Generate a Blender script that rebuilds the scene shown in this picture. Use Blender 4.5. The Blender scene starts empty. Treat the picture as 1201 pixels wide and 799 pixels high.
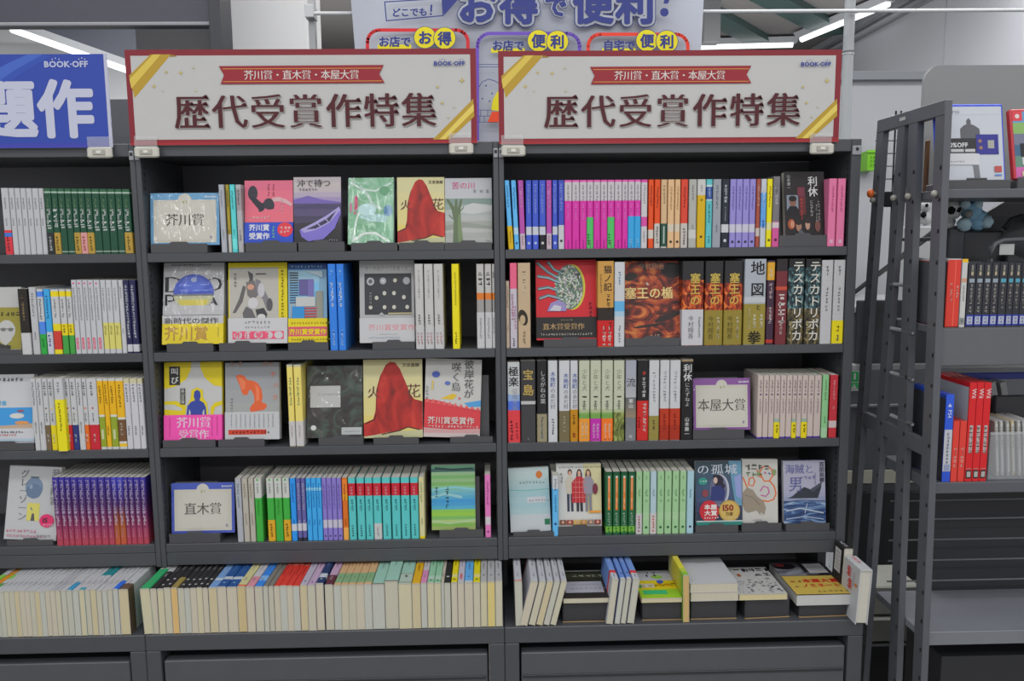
import bpy, math, random
from mathutils import Matrix, Vector

random.seed(7)
SC = bpy.context.scene
COL = SC.collection

# ------------------------------------------------------------------ camera
CX, CY, CZ = -0.01955, -1.80298, 1.35
PITCH, YAW, ROLL, FPX = 0.12359, 0.02495, 0.0100, 953.485
IW, IH = 1201.0, 799.0
cp, sp = math.cos(PITCH), math.sin(PITCH)
cyw, syw = math.cos(YAW), math.sin(YAW)
cr, sr = math.cos(ROLL), math.sin(ROLL)
FWD = Vector((syw * cp, cyw * cp, -sp))
UP0 = Vector((syw * sp, cyw * sp, cp))
RT0 = Vector((cyw, -syw, 0.0))
RIGHT = cr * RT0 - sr * UP0
UP = sr * RT0 + cr * UP0
cam_d = bpy.data.cameras.new('camera')
cam_d.sensor_fit = 'HORIZONTAL'
cam_d.sensor_width = 36.0
cam_d.lens = 36.0 * FPX / IW
cam_d.clip_start = 0.02
cam_d.clip_end = 60
cam = bpy.data.objects.new('camera', cam_d)
COL.objects.link(cam)
cam.matrix_world = Matrix(((RIGHT.x, UP.x, -FWD.x, CX), (RIGHT.y, UP.y, -FWD.y, CY), (RIGHT.z, UP.z, -FWD.z, CZ), (0, 0, 0, 1)))
SC.camera = cam

# ------------------------------------------------------------------ light
SC.view_settings.view_transform = 'Standard'
SC.view_settings.look = 'None'
SC.view_settings.gamma = 1.0
SC.view_settings.use_curve_mapping = False
SC.view_settings.exposure = 0.0
wd = bpy.data.worlds.new('shop_air')
SC.world = wd
wd.use_nodes = True
wd.node_tree.nodes['Background'].inputs['Color'].default_value = (0.95, 0.97, 1.0, 1)
wd.node_tree.nodes['Background'].inputs['Strength'].default_value = 0.60


def lamp(name, loc, size, power, rot=(0, 0, 0), col=(1.0, 0.995, 0.99)):
    d = bpy.data.lights.new(name, 'AREA')
    d.shape = 'RECTANGLE'
    d.size, d.size_y = size
    d.energy = power
    d.color = col
    o = bpy.data.objects.new(name, d)
    COL.objects.link(o)
    o.location = loc
    o.rotation_euler = rot
    return o


# added fill rows, and rows of fluorescent tubes over the aisle the photograph is taken from
lamp('ceiling_rows_and_fill', (0.2, -1.35, 2.82), (5.5, 0.35), 38)
lamp('ceiling_rows_and_fill', (0.2, -3.2, 2.82), (5.5, 0.35), 72)
lamp('ceiling_rows_and_fill', (0.2, -5.2, 2.82), (6.5, 0.35), 90)  # fill row added for more frontal light on the deck
lamp('ceiling_rows_and_fill', (0.2, 0.30, 2.82), (5.5, 0.35), 48)  # fill row added to brighten the pillar and partition
lamp('ceiling_rows_and_fill', (0.3, 2.2, 2.82), (6.0, 0.35), 70)
# added upward fill that brightens the ceiling, with no fixture of its own
lamp('ceiling_fill', (0.4, 3.2, 2.15), (6.0, 2.5), 36, (math.pi, 0, 0))


# ------------------------------------------------------------------ pixel helpers (photo pixel -> point on a real plane)
def proj(X, Y, Z):
    v = Vector((X - CX, Y - CY, Z - CZ))
    d = v.dot(FWD)
    return IW / 2 + FPX * v.dot(RIGHT) / d, IH / 2 - FPX * v.dot(UP) / d


def ray(px, py):
    return FWD + RIGHT * ((px - IW / 2) / FPX) + UP * ((IH / 2 - py) / FPX)


CAM = Vector((CX, CY, CZ))


def at(px, py, Y=0.0):
    d = ray(px, py)
    return CAM + d * ((Y - CY) / d.y)


def at_z(px, py, Z):
    d = ray(px, py)
    return CAM + d * ((Z - CZ) / d.z)


def at_x(px, py, X):
    d = ray(px, py)
    return CAM + d * ((X - CX) / d.x)


def x_at(px, Y, Z):
    X = (px - 585) / 535.0
    for _ in range(7):
        X += (px - proj(X, Y, Z)[0]) / 535.0
    return X


# ------------------------------------------------------------------ materials
_mats = {}
ALB = 1.08


def lin(c):
    return c / 12.92 if c <= 0.04045 else ((c + 0.055) / 1.055) ** 2.4


def rgb(h, paper=True):
    h = h.lstrip('#')
    if len(h) == 3:
        h = ''.join(c * 2 for c in h)
    c = [int(h[i:i + 2], 16) / 255.0 for i in (0, 2, 4)]
    q = min(1.0, max(0.0, (min(c) - 0.36) / 0.36)) if paper else 0.0      # whites and creams are uncoated, slightly grey paper
    k = ALB * (1 - 0.23 * q * q * (3 - 2 * q))
    return tuple(min(0.86, lin(x) * k) for x in c)


def mat(h, kind='paper'):
    key = (h, kind)
    if key in _mats:
        return _mats[key]
    m = bpy.data.materials.new(kind + '_' + h.lstrip('#'))
    m.use_nodes = True
    nt = m.node_tree
    b = nt.nodes['Principled BSDF']
    c = rgb(h, kind not in ('wall', 'metal', 'glow'))
    tex = nt.nodes.new('ShaderNodeTexNoise')
    tc = nt.nodes.new('ShaderNodeTexCoord')
    mix = nt.nodes.new('ShaderNodeMix')
    mix.data_type = 'RGBA'
    nt.links.new(tc.outputs['Object'], tex.inputs['Vector'])
    a = {'paper': 0.03, 'gloss': 0.02, 'metal': 0.07, 'pages': 0.10, 'plastic': 0.02, 'wall': 0.04, 'fur': 0.2, 'foil': 0.25}.get(kind, 0.03)
    mix.inputs[6].default_value = tuple(x * (1 - a) for x in c) + (1,)
    mix.inputs[7].default_value = tuple(min(0.9, x * (1 + a)) for x in c) + (1,)
    nt.links.new(tex.outputs['Fac'], mix.inputs[0])
    nt.links.new(mix.outputs[2], b.inputs['Base Color'])
    tex.inputs['Scale'].default_value = {'metal': 35, 'pages': 30, 'wall': 3, 'fur': 60}.get(kind, 25)
    b.inputs['Roughness'].default_value = {'paper': 0.5, 'gloss': 0.22, 'metal': 0.42, 'pages': 0.9, 'plastic': 0.35, 'wall': 0.8, 'fur': 0.95, 'foil': 0.3, 'chrome': 0.25}.get(kind, 0.5)
    b.inputs['Specular IOR Level'].default_value = {'paper': 0.35, 'pages': 0.1, 'wall': 0.2, 'fur': 0.1, 'metal': 0.45}.get(kind, 0.5)
    if kind == 'chrome':
        b.inputs['Metallic'].default_value = 0.9
    if kind == 'foil':
        b.inputs['Metallic'].default_value = 0.25
    if kind == 'pages':           # the edges of many leaves: fine stripes across the thickness
        mp = nt.nodes.new('ShaderNodeMapping')
        mp.inputs['Scale'].default_value = (60, 2, 2)
        nt.links.new(tc.outputs['Object'], mp.inputs['Vector'])
        nt.links.new(mp.outputs['Vector'], tex.inputs['Vector'])
        tex.inputs['Scale'].default_value = 9
    if kind == 'metal':           # powder coat
        bp = nt.nodes.new('ShaderNodeBump')
        t2 = nt.nodes.new('ShaderNodeTexNoise')
        t2.inputs['Scale'].default_value = 900
        nt.links.new(tc.outputs['Object'], t2.inputs['Vector'])
        nt.links.new(t2.outputs['Fac'], bp.inputs['Height'])
        bp.inputs['Strength'].default_value = 0.08
        bp.inputs['Distance'].default_value = 0.001
        nt.links.new(bp.outputs['Normal'], b.inputs['Normal'])
    if kind == 'clear':
        b.inputs['Alpha'].default_value = 0.16
        b.inputs['Roughness'].default_value = 0.1
    if kind in ('wrap', 'film'):  # shrink-wrap film: clear, crinkled, glossy
        out = nt.nodes['Material Output']
        tr, gl, mx = nt.nodes.new('ShaderNodeBsdfTransparent'), nt.nodes.new('ShaderNodeBsdfGlossy'), nt.nodes.new('ShaderNodeMixShader')
        gl.inputs['Roughness'].default_value = 0.07
        mx.inputs[0].default_value = 0.028 if kind == 'wrap' else 0.018
        bp, wv, mp = nt.nodes.new('ShaderNodeBump'), nt.nodes.new('ShaderNodeTexNoise'), nt.nodes.new('ShaderNodeMapping')
        mp.inputs['Scale'].default_value = (26, 1, 7)
        wv.inputs['Scale'].default_value = 1.0
        wv.inputs['Distortion'].default_value = 1.2
        nt.links.new(tc.outputs['Object'], mp.inputs['Vector'])
        nt.links.new(mp.outputs['Vector'], wv.inputs['Vector'])
        nt.links.new(wv.outputs['Fac'], bp.inputs['Height'])
        bp.inputs['Strength'].default_value = 0.9
        bp.inputs['Distance'].default_value = 0.012
        nt.links.new(bp.outputs['Normal'], gl.inputs['Normal'])
        nt.links.new(tr.outputs[0], mx.inputs[1])
        nt.links.new(gl.outputs[0], mx.inputs[2])
        nt.links.new(mx.outputs[0], out.inputs['Surface'])
    if kind == 'frosted':
        b.inputs['Alpha'].default_value = 0.24
        b.inputs['Roughness'].default_value = 0.35
    if kind == 'glow':
        b.inputs['Emission Color'].default_value = (0.96, 0.98, 1, 1)
        b.inputs['Emission Strength'].default_value = 1.6
    _mats[key] = m
    return m


def print_mat(name, stops, scale=(30, 30, 30), distort=1.5, detail=4.0):
    """a mottled printed picture: noise through a colour ramp"""
    key = (name, 'print')
    if key in _mats:
        return _mats[key]
    m = mat(stops[len(stops) // 2][1], 'paper').copy()
    m.name = 'print_' + name
    nt = m.node_tree
    b = nt.nodes['Principled BSDF']
    for l in list(b.inputs['Base Color'].links):
        nt.links.remove(l)
    tc, mp, nz, cr_ = nt.nodes.new('ShaderNodeTexCoord'), nt.nodes.new('ShaderNodeMapping'), nt.nodes.new('ShaderNodeTexNoise'), nt.nodes.new('ShaderNodeValToRGB')
    mp.inputs['Scale'].default_value = scale
    nz.inputs['Scale'].default_value = 1.0
    nz.inputs['Detail'].default_value = detail
    nz.inputs['Distortion'].default_value = distort
    nt.links.new(tc.outputs['Object'], mp.inputs['Vector'])
    nt.links.new(mp.outputs['Vector'], nz.inputs['Vector'])
    nt.links.new(nz.outputs['Fac'], cr_.inputs['Fac'])
    el = cr_.color_ramp.elements
    while len(el) < len(stops):
        el.new(0.5)
    for e, (p, c) in zip(el, stops):
        e.position = p
        e.color = rgb(c) + (1,)
    nt.links.new(cr_.outputs['Color'], b.inputs['Base Color'])
    _mats[key] = m
    return m


def M(h):
    return mat(h) if isinstance(h, str) else h


METAL = mat('#434549', 'metal')
METAL_DARK = mat('#2c2d31', 'metal')
PANEL_BLACK = mat('#56565a', 'metal')
STAND = mat('#454548', 'plastic')
HOLE = mat('#0b0b0c', 'plastic')


# ------------------------------------------------------------------ mesh builder
class MB:
    def __init__(self):
        self.v, self.f, self.m, self.sm = [], [], [], []

    def add(self, verts, faces, m, smooth=False):
        b = len(self.v)
        self.v += [tuple(p) for p in verts]
        for f in faces:
            self.f.append([b + i for i in f])
            self.m.append(M(m))
            self.sm.append(smooth)

    def quad(self, a, b, c, d, m):
        self.add([a, b, c, d], [(0, 1, 2, 3)], m)

    def poly(self, pts, m):
        self.add(pts, [tuple(range(len(pts)))], m)

    def box(self, x0, x1, y0, y1, z0, z1, m):
        v = [(x0, y0, z0), (x1, y0, z0), (x1, y1, z0), (x0, y1, z0), (x0, y0, z1), (x1, y0, z1), (x1, y1, z1), (x0, y1, z1)]
        self.add(v, [(0, 3, 2, 1), (4, 5, 6, 7), (0, 1, 5, 4), (1, 2, 6, 5), (2, 3, 7, 6), (3, 0, 4, 7)], m)

    def bbox(self, x0, x1, y0, y1, z0, z1, m, r=0.0015):
        """box with chamfered long edges"""
        x0, x1 = min(x0, x1), max(x0, x1)
        r = min(r, (x1 - x0) / 3, (y1 - y0) / 3, (z1 - z0) / 3)
        vs, fs = [], []
        for z, i in ((z0, r), (z0 + r, 0), (z1 - r, 0), (z1, r)):
            for x, y in ((x0 + i + r, y0 + i), (x1 - i - r, y0 + i), (x1 - i, y0 + i + r), (x1 - i, y1 - i - r),
                         (x1 - i - r, y1 - i), (x0 + i + r, y1 - i), (x0 + i, y1 - i - r), (x0 + i, y0 + i + r)):
                vs.append((x, y, z))
        for k in range(3):
            for j in range(8):
                a, b2 = k * 8 + j, k * 8 + (j + 1) % 8
                fs.append((a, b2, b2 + 8, a + 8))
        fs.append(tuple(reversed(range(8))))
        fs.append(tuple(range(24, 32)))
        self.add(vs, fs, m)

    def tube(self, pts, r, m, n=8, smooth=True):
        pts = [Vector(p) for p in pts]
        rings = []
        for i, p in enumerate(pts):
            t = (pts[min(i + 1, len(pts) - 1)] - pts[max(i - 1, 0)]).normalized()
            a = t.cross(Vector((0, 0, 1)))
            if a.length < 1e-3:
                a = t.cross(Vector((0, 1, 0)))
            a.normalize()
            b = t.cross(a)
            rr = r[i] if isinstance(r, (list, tuple)) else r
            rings.append([p + (a * math.cos(q) + b * math.sin(q)) * rr for q in [2 * math.pi * k / n for k in range(n)]])
        v = [p for g in rings for p in g]
        f = []
        for i in range(len(pts) - 1):
            for k in range(n):
                f.append((i * n + k, i * n + (k + 1) % n, (i + 1) * n + (k + 1) % n, (i + 1) * n + k))
        f.append(tuple(range(n)))
        f.append(tuple(reversed(range((len(pts) - 1) * n, len(pts) * n))))
        self.add(v, f, m, smooth)

    def blob(self, c, r, m, nu=14, nv=9, bump=0.0, seed=0):
        rnd = random.Random(seed)
        v, f = [], []
        for j in range(nv + 1):
            th = math.pi * j / nv
            for i in range(nu):
                ph = 2 * math.pi * i / nu
                k = 1 + bump * (rnd.random() - 0.5)
                v.append((c[0] + r[0] * k * math.sin(th) * math.cos(ph), c[1] + r[1] * k * math.sin(th) * math.sin(ph), c[2] + r[2] * k * math.cos(th)))
        for j in range(nv):
            for i in range(nu):
                f.append((j * nu + i, (j + 1) * nu + i, (j + 1) * nu + (i + 1) % nu, j * nu + (i + 1) % nu))
        self.add(v, f, m, True)

    def build(self, name, parent=None):
        me = bpy.data.meshes.new(name)
        me.from_pydata(self.v, [], self.f)
        idx = {}
        for mm in self.m:
            if mm not in idx:
                idx[mm] = len(idx)
                me.materials.append(mm)
        me.polygons.foreach_set('material_index', [idx[mm] for mm in self.m])
        me.polygons.foreach_set('use_smooth', self.sm)
        me.update()
        o = bpy.data.objects.new(name, me)
        COL.objects.link(o)
        if parent:
            o.parent = parent
        return o


LABELS = {}


def tag(o, label, cat, group=None):
    o['label'], o['category'] = label, cat
    if group:
        o['group'] = group
    LABELS.setdefault(label.lower(), []).append(o.name)
    return o


def thing(name, label, cat, loc=(0, 0, 0), group=None):
    o = bpy.data.objects.new(name, None)
    o.empty_display_size = 0.02
    COL.objects.link(o)
    o.location = loc
    return tag(o, label, cat, group)


def structure(o):
    o['kind'] = 'structure'
    return o


# ------------------------------------------------------------------ lettering
_glyphs = {}
SMEAR = {'r': [(0, 0)], 'm': [(0, 0), (-0.020, 0), (0.020, 0), (-0.011, 0), (0.011, 0)], 'n': [(0, 0), (-0.008, 0), (0.008, 0)],
         'b': [(0, 0), (0.017, 0), (-0.017, 0), (0, 0.014), (0, -0.014)]}
for _k, _r in (('x', 0.036), ('w', 0.095), ('o', 0.118)):
    SMEAR[_k] = [(0, 0)] + [(_r * math.cos(2 * math.pi * i / 12), _r * math.sin(2 * math.pi * i / 12)) for i in range(12)]
    if _r > 0.05:
        SMEAR[_k] += [(_r * 0.55 * math.cos(2 * math.pi * i / 7), _r * 0.55 * math.sin(2 * math.pi * i / 7)) for i in range(7)]


def tri_area(pts, f):
    return sum(pts[f[i]][0] * pts[f[(i + 1) % len(f)]][1] - pts[f[(i + 1) % len(f)]][0] * pts[f[i]][1] for i in range(len(f))) / 2


def glyph(ch, style='r'):
    """one character as (copies of its points, faces, advance): r regular, b bold, x heavy, o and w outlines, m and n thick-and-thin with small serifs"""
    key = (ch, style)
    if key in _glyphs:
        return _glyphs[key]
    cu = bpy.data.curves.new('lettering', 'FONT')
    cu.body = ch
    cu.resolution_u = 2
    o = bpy.data.objects.new('lettering', cu)
    COL.objects.link(o)
    me = bpy.data.meshes.new_from_object(o.evaluated_get(bpy.context.evaluated_depsgraph_get()))
    pts = [(v.co.x, v.co.y) for v in me.vertices]
    faces = [list(p.vertices) for p in me.polygons]
    bpy.data.objects.remove(o)
    bpy.data.curves.remove(cu)
    bpy.data.meshes.remove(me)
    faces = [f if tri_area(pts, f) > 0 else f[::-1] for f in faces]
    adv = 1.0 if ord(ch) > 0x2fff else (max(p[0] for p in pts) + 0.06 if pts else 0.3)
    if style in 'mn':
        cnt = {(f[i], f[(i + 1) % len(f)]) for f in faces for i in range(len(f))}
        nrm, serif = {}, []
        bnd = [e for e in sorted(cnt) if (e[1], e[0]) not in cnt]
        nxt, prv = dict(bnd), {b: a for a, b in bnd}
        for a, b in sorted(cnt):
            if (b, a) in cnt:
                continue
            dx, dy = pts[b][0] - pts[a][0], pts[b][1] - pts[a][1]
            L = math.hypot(dx, dy)
            if L < 1e-6:
                continue
            n = (dy / L, -dx / L)
            nrm.setdefault(a, []).append(n)
            nrm.setdefault(b, []).append(n)
            if n[0] > 0.97 and 0.045 < L < 0.10 and pts[prv[a]][0] < pts[a][0] - 0.10 and pts[nxt[b]][0] < pts[b][0] - 0.03:
                serif.append((max(pts[a][0], pts[b][0]), max(pts[a][1], pts[b][1]), min(pts[a][1], pts[b][1])))
        oy = -0.020
        tot = sum(abs(tri_area(pts, f)) for f in faces)
        for _ in range(5):
            new = list(pts)
            for i, ns in nrm.items():
                sy = sum(n[1] for n in ns)
                sx = sum(n[0] for n in ns)
                q = max(0.6, (sx * sx + sy * sy) / len(ns))
                new[i] = (pts[i][0], pts[i][1] + oy * sy / q)
            bad = sum(-tri_area(new, f) for f in faces if tri_area(new, f) < 0)
            if bad < 0.004 * tot:
                break
            oy *= 0.65
        pts = new
        faces = [f for f in faces if tri_area(pts, f) > 0]
        for x, yt, yb in serif:
            b = len(pts)
            yt, yb = yt + oy, yb - oy
            pts += [(x - 0.11, yt - 0.004), (x + 0.015, yb), (x - 0.022, yt + 0.050)]
            faces.append([b, b + 1, b + 2])
    copies = [[(p[0] + dx, p[1] + dy) for p in pts] for dx, dy in SMEAR[style]]
    _glyphs[key] = (copies, faces, adv)
    return _glyphs[key]


class Art:
    """printing on a flat face: origin at the lower left corner, u to the right, v up, in fractions of width and height"""

    def __init__(self, mb, org, ux, uy, W, H, step=0.00012):
        self.mb, self.o, self.ux, self.uy, self.W, self.H = mb, Vector(org), Vector(ux), Vector(uy), W, H
        self.n = self.ux.cross(self.uy)
        self.k, self.step = 0, step

    def P(self, u, v, k=None):
        return self.o + self.ux * (u * self.W) + self.uy * (v * self.H) + self.n * (self.step * (self.k if k is None else k))

    def up(self):
        self.k += 1
        return self

    def poly(self, pts, m):
        self.up()
        self.mb.poly([self.P(u, v) for u, v in pts], m)

    def rect(self, u0, v0, u1, v1, m):
        self.poly([(u0, v0), (u1, v0), (u1, v1), (u0, v1)], m)

    def rects(self, lst, m):
        self.up()
        for u0, v0, u1, v1 in lst:
            self.mb.poly([self.P(u0, v0), self.P(u1, v0), self.P(u1, v1), self.P(u0, v1)], m)

    def ell(self, u, v, ru, rv, m, n=20, rot=0.0):
        c, s = math.cos(rot), math.sin(rot)
        pts = []
        for i in range(n):
            a, b = ru * self.W * math.cos(2 * math.pi * i / n), rv * self.H * math.sin(2 * math.pi * i / n)
            pts.append((u + (a * c - b * s) / self.W, v + (a * s + b * c) / self.H))
        self.poly(pts, m)

    def line(self, pts, w, m):
        """polyline, w in fractions of height"""
        self.up()
        q = [Vector((u * self.W, v * self.H)) for u, v in pts]
        w = w * self.H / 2
        L, R = [], []
        for i, p in enumerate(q):
            t = (q[min(i + 1, len(q) - 1)] - q[max(i - 1, 0)]).normalized()
            n = Vector((-t.y, t.x))
            L.append(p + n * w)
            R.append(p - n * w)
        for i in range(len(q) - 1):
            self.mb.poly([self.P(a.x / self.W, a.y / self.H) for a in (R[i], R[i + 1], L[i + 1], L[i])], m)

    def stripes(self, u0, v0, u1, v1, cols, vertical=True):
        self.up()
        n = len(cols)
        for i, c in enumerate(cols):
            a, b = i / n, (i + 1) / n
            if vertical:
                self.mb.poly([self.P(u0, v0 + (v1 - v0) * a), self.P(u1, v0 + (v1 - v0) * a), self.P(u1, v0 + (v1 - v0) * b), self.P(u0, v0 + (v1 - v0) * b)], c)
            else:
                self.mb.poly([self.P(u0 + (u1 - u0) * a, v0), self.P(u0 + (u1 - u0) * b, v0), self.P(u0 + (u1 - u0) * b, v1), self.P(u0 + (u1 - u0) * a, v1)], c)

    def text(self, s, u, v, size, m, style='r', vertical=False, pitch=1.0, center=False, sx=1.0, rot=0.0):
        """u,v: lower left of the line (or top centre of a column); size in fractions of H"""
        self.up()
        S = size * self.H
        if center and not vertical:
            u -= sum((glyph(c, style)[2] if c != ' ' else 0.4) * pitch for c in s) * S * sx / self.W / 2
        x, y = u * self.W, v * self.H
        cR, sR = math.cos(rot), math.sin(rot)
        for c in s:
            if c == ' ':
                if vertical:
                    y -= S * 0.5
                else:
                    x += S * sx * 0.4
                continue
            copies, faces, adv = glyph(c, style)
            if vertical:
                y -= S * pitch
            for ci, pts in enumerate(copies):
                if vertical:
                    if c in 'ー―':
                        pts = [(0.12 + q[1], 0.38 - (q[0] - 0.5)) for q in pts]
                    out = [(x + (q[0] - 0.5 * adv) * S * sx, y + (q[1] + 0.12) * S) for q in pts]
                else:
                    out = [(x + (q[0] * cR - q[1] * sR) * S * sx, y + (q[0] * sR + q[1] * cR + 0.12) * S) for q in pts]
                self.mb.add([self.P(a / self.W, b / self.H) + self.n * (ci * 7e-6) for a, b in out], faces, m)
            if not vertical:
                x += adv * S * sx * pitch * cR
                y += adv * S * pitch * sR
        return x / self.W

    def scrib(self, u, v, size, m, n=6, vertical=False, pitch=1.15, seed=None):
        """print too small to read: little clusters of strokes"""
        self.up()
        rnd = random.Random(int(u * 3331 + v * 7717 + n * 13) if seed is None else seed)
        S = size * self.H
        x, y = u * self.W, v * self.H
        for _ in range(n):
            if vertical:
                y -= S * pitch
            for _k in range(3):
                if rnd.random() < 0.6:
                    yy = y + S * rnd.uniform(0.1, 0.8)
                    a, b = S * rnd.uniform(0.0, 0.25), S * rnd.uniform(0.7, 0.95)
                    q = [(x + a, yy), (x + b, yy), (x + b, yy + S * 0.17), (x + a, yy + S * 0.17)]
                else:
                    xx = x + S * rnd.uniform(0.15, 0.7)
                    q = [(xx, y + S * 0.05), (xx + S * 0.17, y + S * 0.05), (xx + S * 0.17, y + S * 0.9), (xx, y + S * 0.9)]
                if vertical:
                    q = [(p - S / 2, r) for p, r in q]
                self.mb.poly([self.P(p / self.W, r / self.H) for p, r in q], m)
            if not vertical:
                x += S * pitch


# ------------------------------------------------------------------ books
CREAM, PAGEW = '#cfcbb8', '#d8d6cc'


def band_color(st, v):
    c = st['base']
    for v0, v1, col in st.get('bands', ()):
        if v0 <= v < v1:
            c = col
    return c


def shell(mb, t, H, d, cols, z0=0.0, off=0.0, ct=0.0006, rnd_=0.0022):
    """U-shaped wrap: spine towards -y, boards along y. cols = [(va, vb, colour)] over H"""
    h = t / 2 + off
    r = min(rnd_, t * 0.3)
    prof = [(-h, d + off), (-h, r - off), (-h + r * 0.4, r * 0.35 - off), (-h + r, -off), (h - r, -off), (h - r * 0.4, r * 0.35 - off), (h, r - off), (h, d + off)]
    n = len(prof)
    zs = [z0 + cols[0][0] * H] + [z0 + vb * H for _, vb, _ in cols]
    base = len(mb.v)
    mb.v += [(x, y, z) for z in zs for x, y in prof]
    for k, (_, _, c) in enumerate(cols):
        for i in range(n - 1):
            q = base + k * n + i
            mb.f.append([q, q + 1, q + n + 1, q + n]); mb.m.append(M(c)); mb.sm.append(False)
    # board edges at top, bottom and fore-edge
    a, b = z0 + cols[0][0] * H, z0 + cols[-1][1] * H
    w = cols[-1][2] if ct > 0.001 or off else '#bdbaae'
    for z, c in ((a, cols[0][2] if ct > 0.001 or off else '#bdbaae'), (b, w)):
        mb.quad((-h, r, z), (-h + ct, r, z), (-h + ct, d, z), (-h, d, z), c)
        mb.quad((h - ct, r, z), (h, r, z), (h, d, z), (h - ct, d, z), c)
        mb.poly([(x, y, z) for x, y in prof[1:7]] + [(h - ct, r + ct, z), (-h + ct, r + ct, z)], c)
    for s in (-1, 1):
        mb.quad((s * h, d, a), (s * (h - ct), d, a), (s * (h - ct), d, b), (s * h, d, b), w)
        mb.quad((s * (h - ct), r, a), (s * (h - ct), d, a), (s * (h - ct), d, b), (s * (h - ct), r, b), w)


def cuts(st, lo, hi):
    ks = sorted({lo, hi} | {x for v0, v1, _ in st.get('bands', ()) for x in (v0, v1) if lo < x < hi})
    return [(a, b, band_color(st, (a + b) / 2)) for a, b in zip(ks, ks[1:])]


def spine_text(mb, st, t, H, entries, y, zref=0.0, Href=None):
    art = Art(mb, (-t / 2, y, 0), (1, 0, 0), (0, 0, 1), t, H)
    for e in entries:
        vt, mm, what, col = e[:4]
        style = e[4] if len(e) > 4 else 'r'
        uo = e[5] if len(e) > 5 else 0.5
        if isinstance(what, int):
            mm *= 1.3
        mm = min(mm, t * 1000 * 0.95)
        if what not in ('dot', 'box'):
            room = vt * H * 1000 - 1.0
            if isinstance(what, int):
                what = min(what, int(room / min(mm, t * 800)))
                if what < 1:
                    continue
            else:
                mm = min(mm, room / len(what) / 1.02)
        if what == 'dot':
            art.ell(uo, vt, mm / 2000 / t, mm / 2000 / H, col, 10)
        elif what == 'box':
            art.rect(0.5 - mm / 2000 / t, vt - e[4] / H / 1000, 0.5 + mm / 2000 / t, vt, col)
        elif isinstance(what, int):
            art.scrib(uo, vt, min(mm, t * 800) / 1000 / H, col, what, True, 1.0, seed=int(what * 37 + mm * 101 + vt * 1009) & 255)
        else:
            art.text(what, uo, vt, mm / 1000 / H, col, style, True, 1.02)


def make_book(st, t, H, label, group, name='paperback_book', pages=None):
    """standing book, spine at y = 0 facing -y, base at z = 0"""
    root = thing(name, label, 'book', group=group)
    d = st.get('d', 0.105)
    hard = st.get('hard', False)
    lip = 0.003 if hard else 0.0007
    ct = 0.0018 if hard else 0.0006
    mb = MB()
    shell(mb, t, H, d, cuts(st, 0.0, 1.0), ct=ct, rnd_=0.003 if hard else 0.002)
    spine_text(mb, st, t, H, st.get('tx', ()), -0.00015)
    if st.get('leaf'):
        la = Art(mb, (-t / 2, -0.0003, 0), (1, 0, 0), (0, 0, 1), t, H)
        la.ell(0.40, 0.36, 0.36, 0.095, '#2c241e', 20, 0.25)
        la.ell(0.36, 0.335, 0.22, 0.055, '#b09a78', 16)
    mb.build('cover', root)
    pb = MB()
    pb.box(-t / 2 + ct, t / 2 - ct, 0.0025, d - lip, lip, H - lip, mat(pages or st.get('pages', PAGEW), 'pages'))
    pb.build('page_block', root)
    if 'obi' in st:
        ob = MB()
        v1, bands, tx = st['obi']
        shell(ob, t, H, d * 0.98, [(max(0.004, a), b, c) for a, b, c in bands], off=0.0004, ct=0.0003)
        spine_text(ob, st, t, H * v1, tx, -0.0007)
        ob.build('paper_band', root)
    return root


def make_face_book(w, H, t, art_fn, side, label, group, name='paperback_book', pages=PAGEW, band=None, spine_art=None, wrap=False):
    """front cover at y = 0 facing -y, spine at +x, base at z = 0"""
    root = thing(name, label, 'book', group=group)
    ct = 0.0006
    mb = MB()
    base = M(side)
    mb.box(-w / 2, w / 2, 0, ct, 0, H, base)
    mb.box(-w / 2, w / 2, t - ct, t, 0, H, base)
    mb.box(w / 2 - ct, w / 2, ct, t - ct, 0, H, base)
    art_fn(Art(mb, (-w / 2, -0.00015, 0), (1, 0, 0), (0, 0, 1), w, H))
    if spine_art:
        spine_art(Art(mb, (w / 2 + 0.0002, 0, 0), (0, 1, 0), (0, 0, 1), t, H))
    mb.build('cover', root)
    pb = MB()
    pb.box(-w / 2 + 0.001, w / 2 - ct, ct, t - ct, 0.0007, H - 0.0007, mat(pages, 'pages'))
    pb.build('page_block', root)
    if band:
        bh, bcol, bfn = band
        ob = MB()
        off = 0.003
        ob.box(-w / 2 - 0.0003, w / 2 + 0.0006, -off, -off + 0.0004, 0.0003, bh * H, M(bcol))
        ob.box(w / 2 + 0.0001, w / 2 + 0.0006, -off, t, 0.0003, bh * H, M(bcol))
        ob.box(-w / 2 - 0.0006, -w / 2 - 0.0001, -off, t, 0.0003, bh * H, M(bcol))
        bfn(Art(ob, (-w / 2, -off - 0.00015, 0), (1, 0, 0), (0, 0, 1), w, bh * H))
        ob.build('paper_band', root)
    if wrap:
        wb_ = MB()
        wb_.quad((-w / 2, -0.0042, 0), (w / 2, -0.0042, 0), (w / 2, -0.0042, H), (-w / 2, -0.0042, H), mat('#ffffff', 'wrap'))
        wb_.build('shrink_wrap', root)
    return root


ORD = ('first second third fourth fifth sixth seventh eighth ninth tenth eleventh twelfth thirteenth fourteenth fifteenth sixteenth '
       'seventeenth eighteenth nineteenth twentieth').split()
CARD = 'zero one two three four five six seven eight nine ten eleven twelve thirteen fourteen fifteen sixteen seventeen eighteen nineteen twenty'.split()


def plural(s):
    s = s.replace(' with a ', ' with ').replace(' with an ', ' with ')
    for a in ('paperback', 'hardback', 'book', 'case'):
        if a in s:
            return s.replace(a, a + 's', 1)
    return s + 's'

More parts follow.
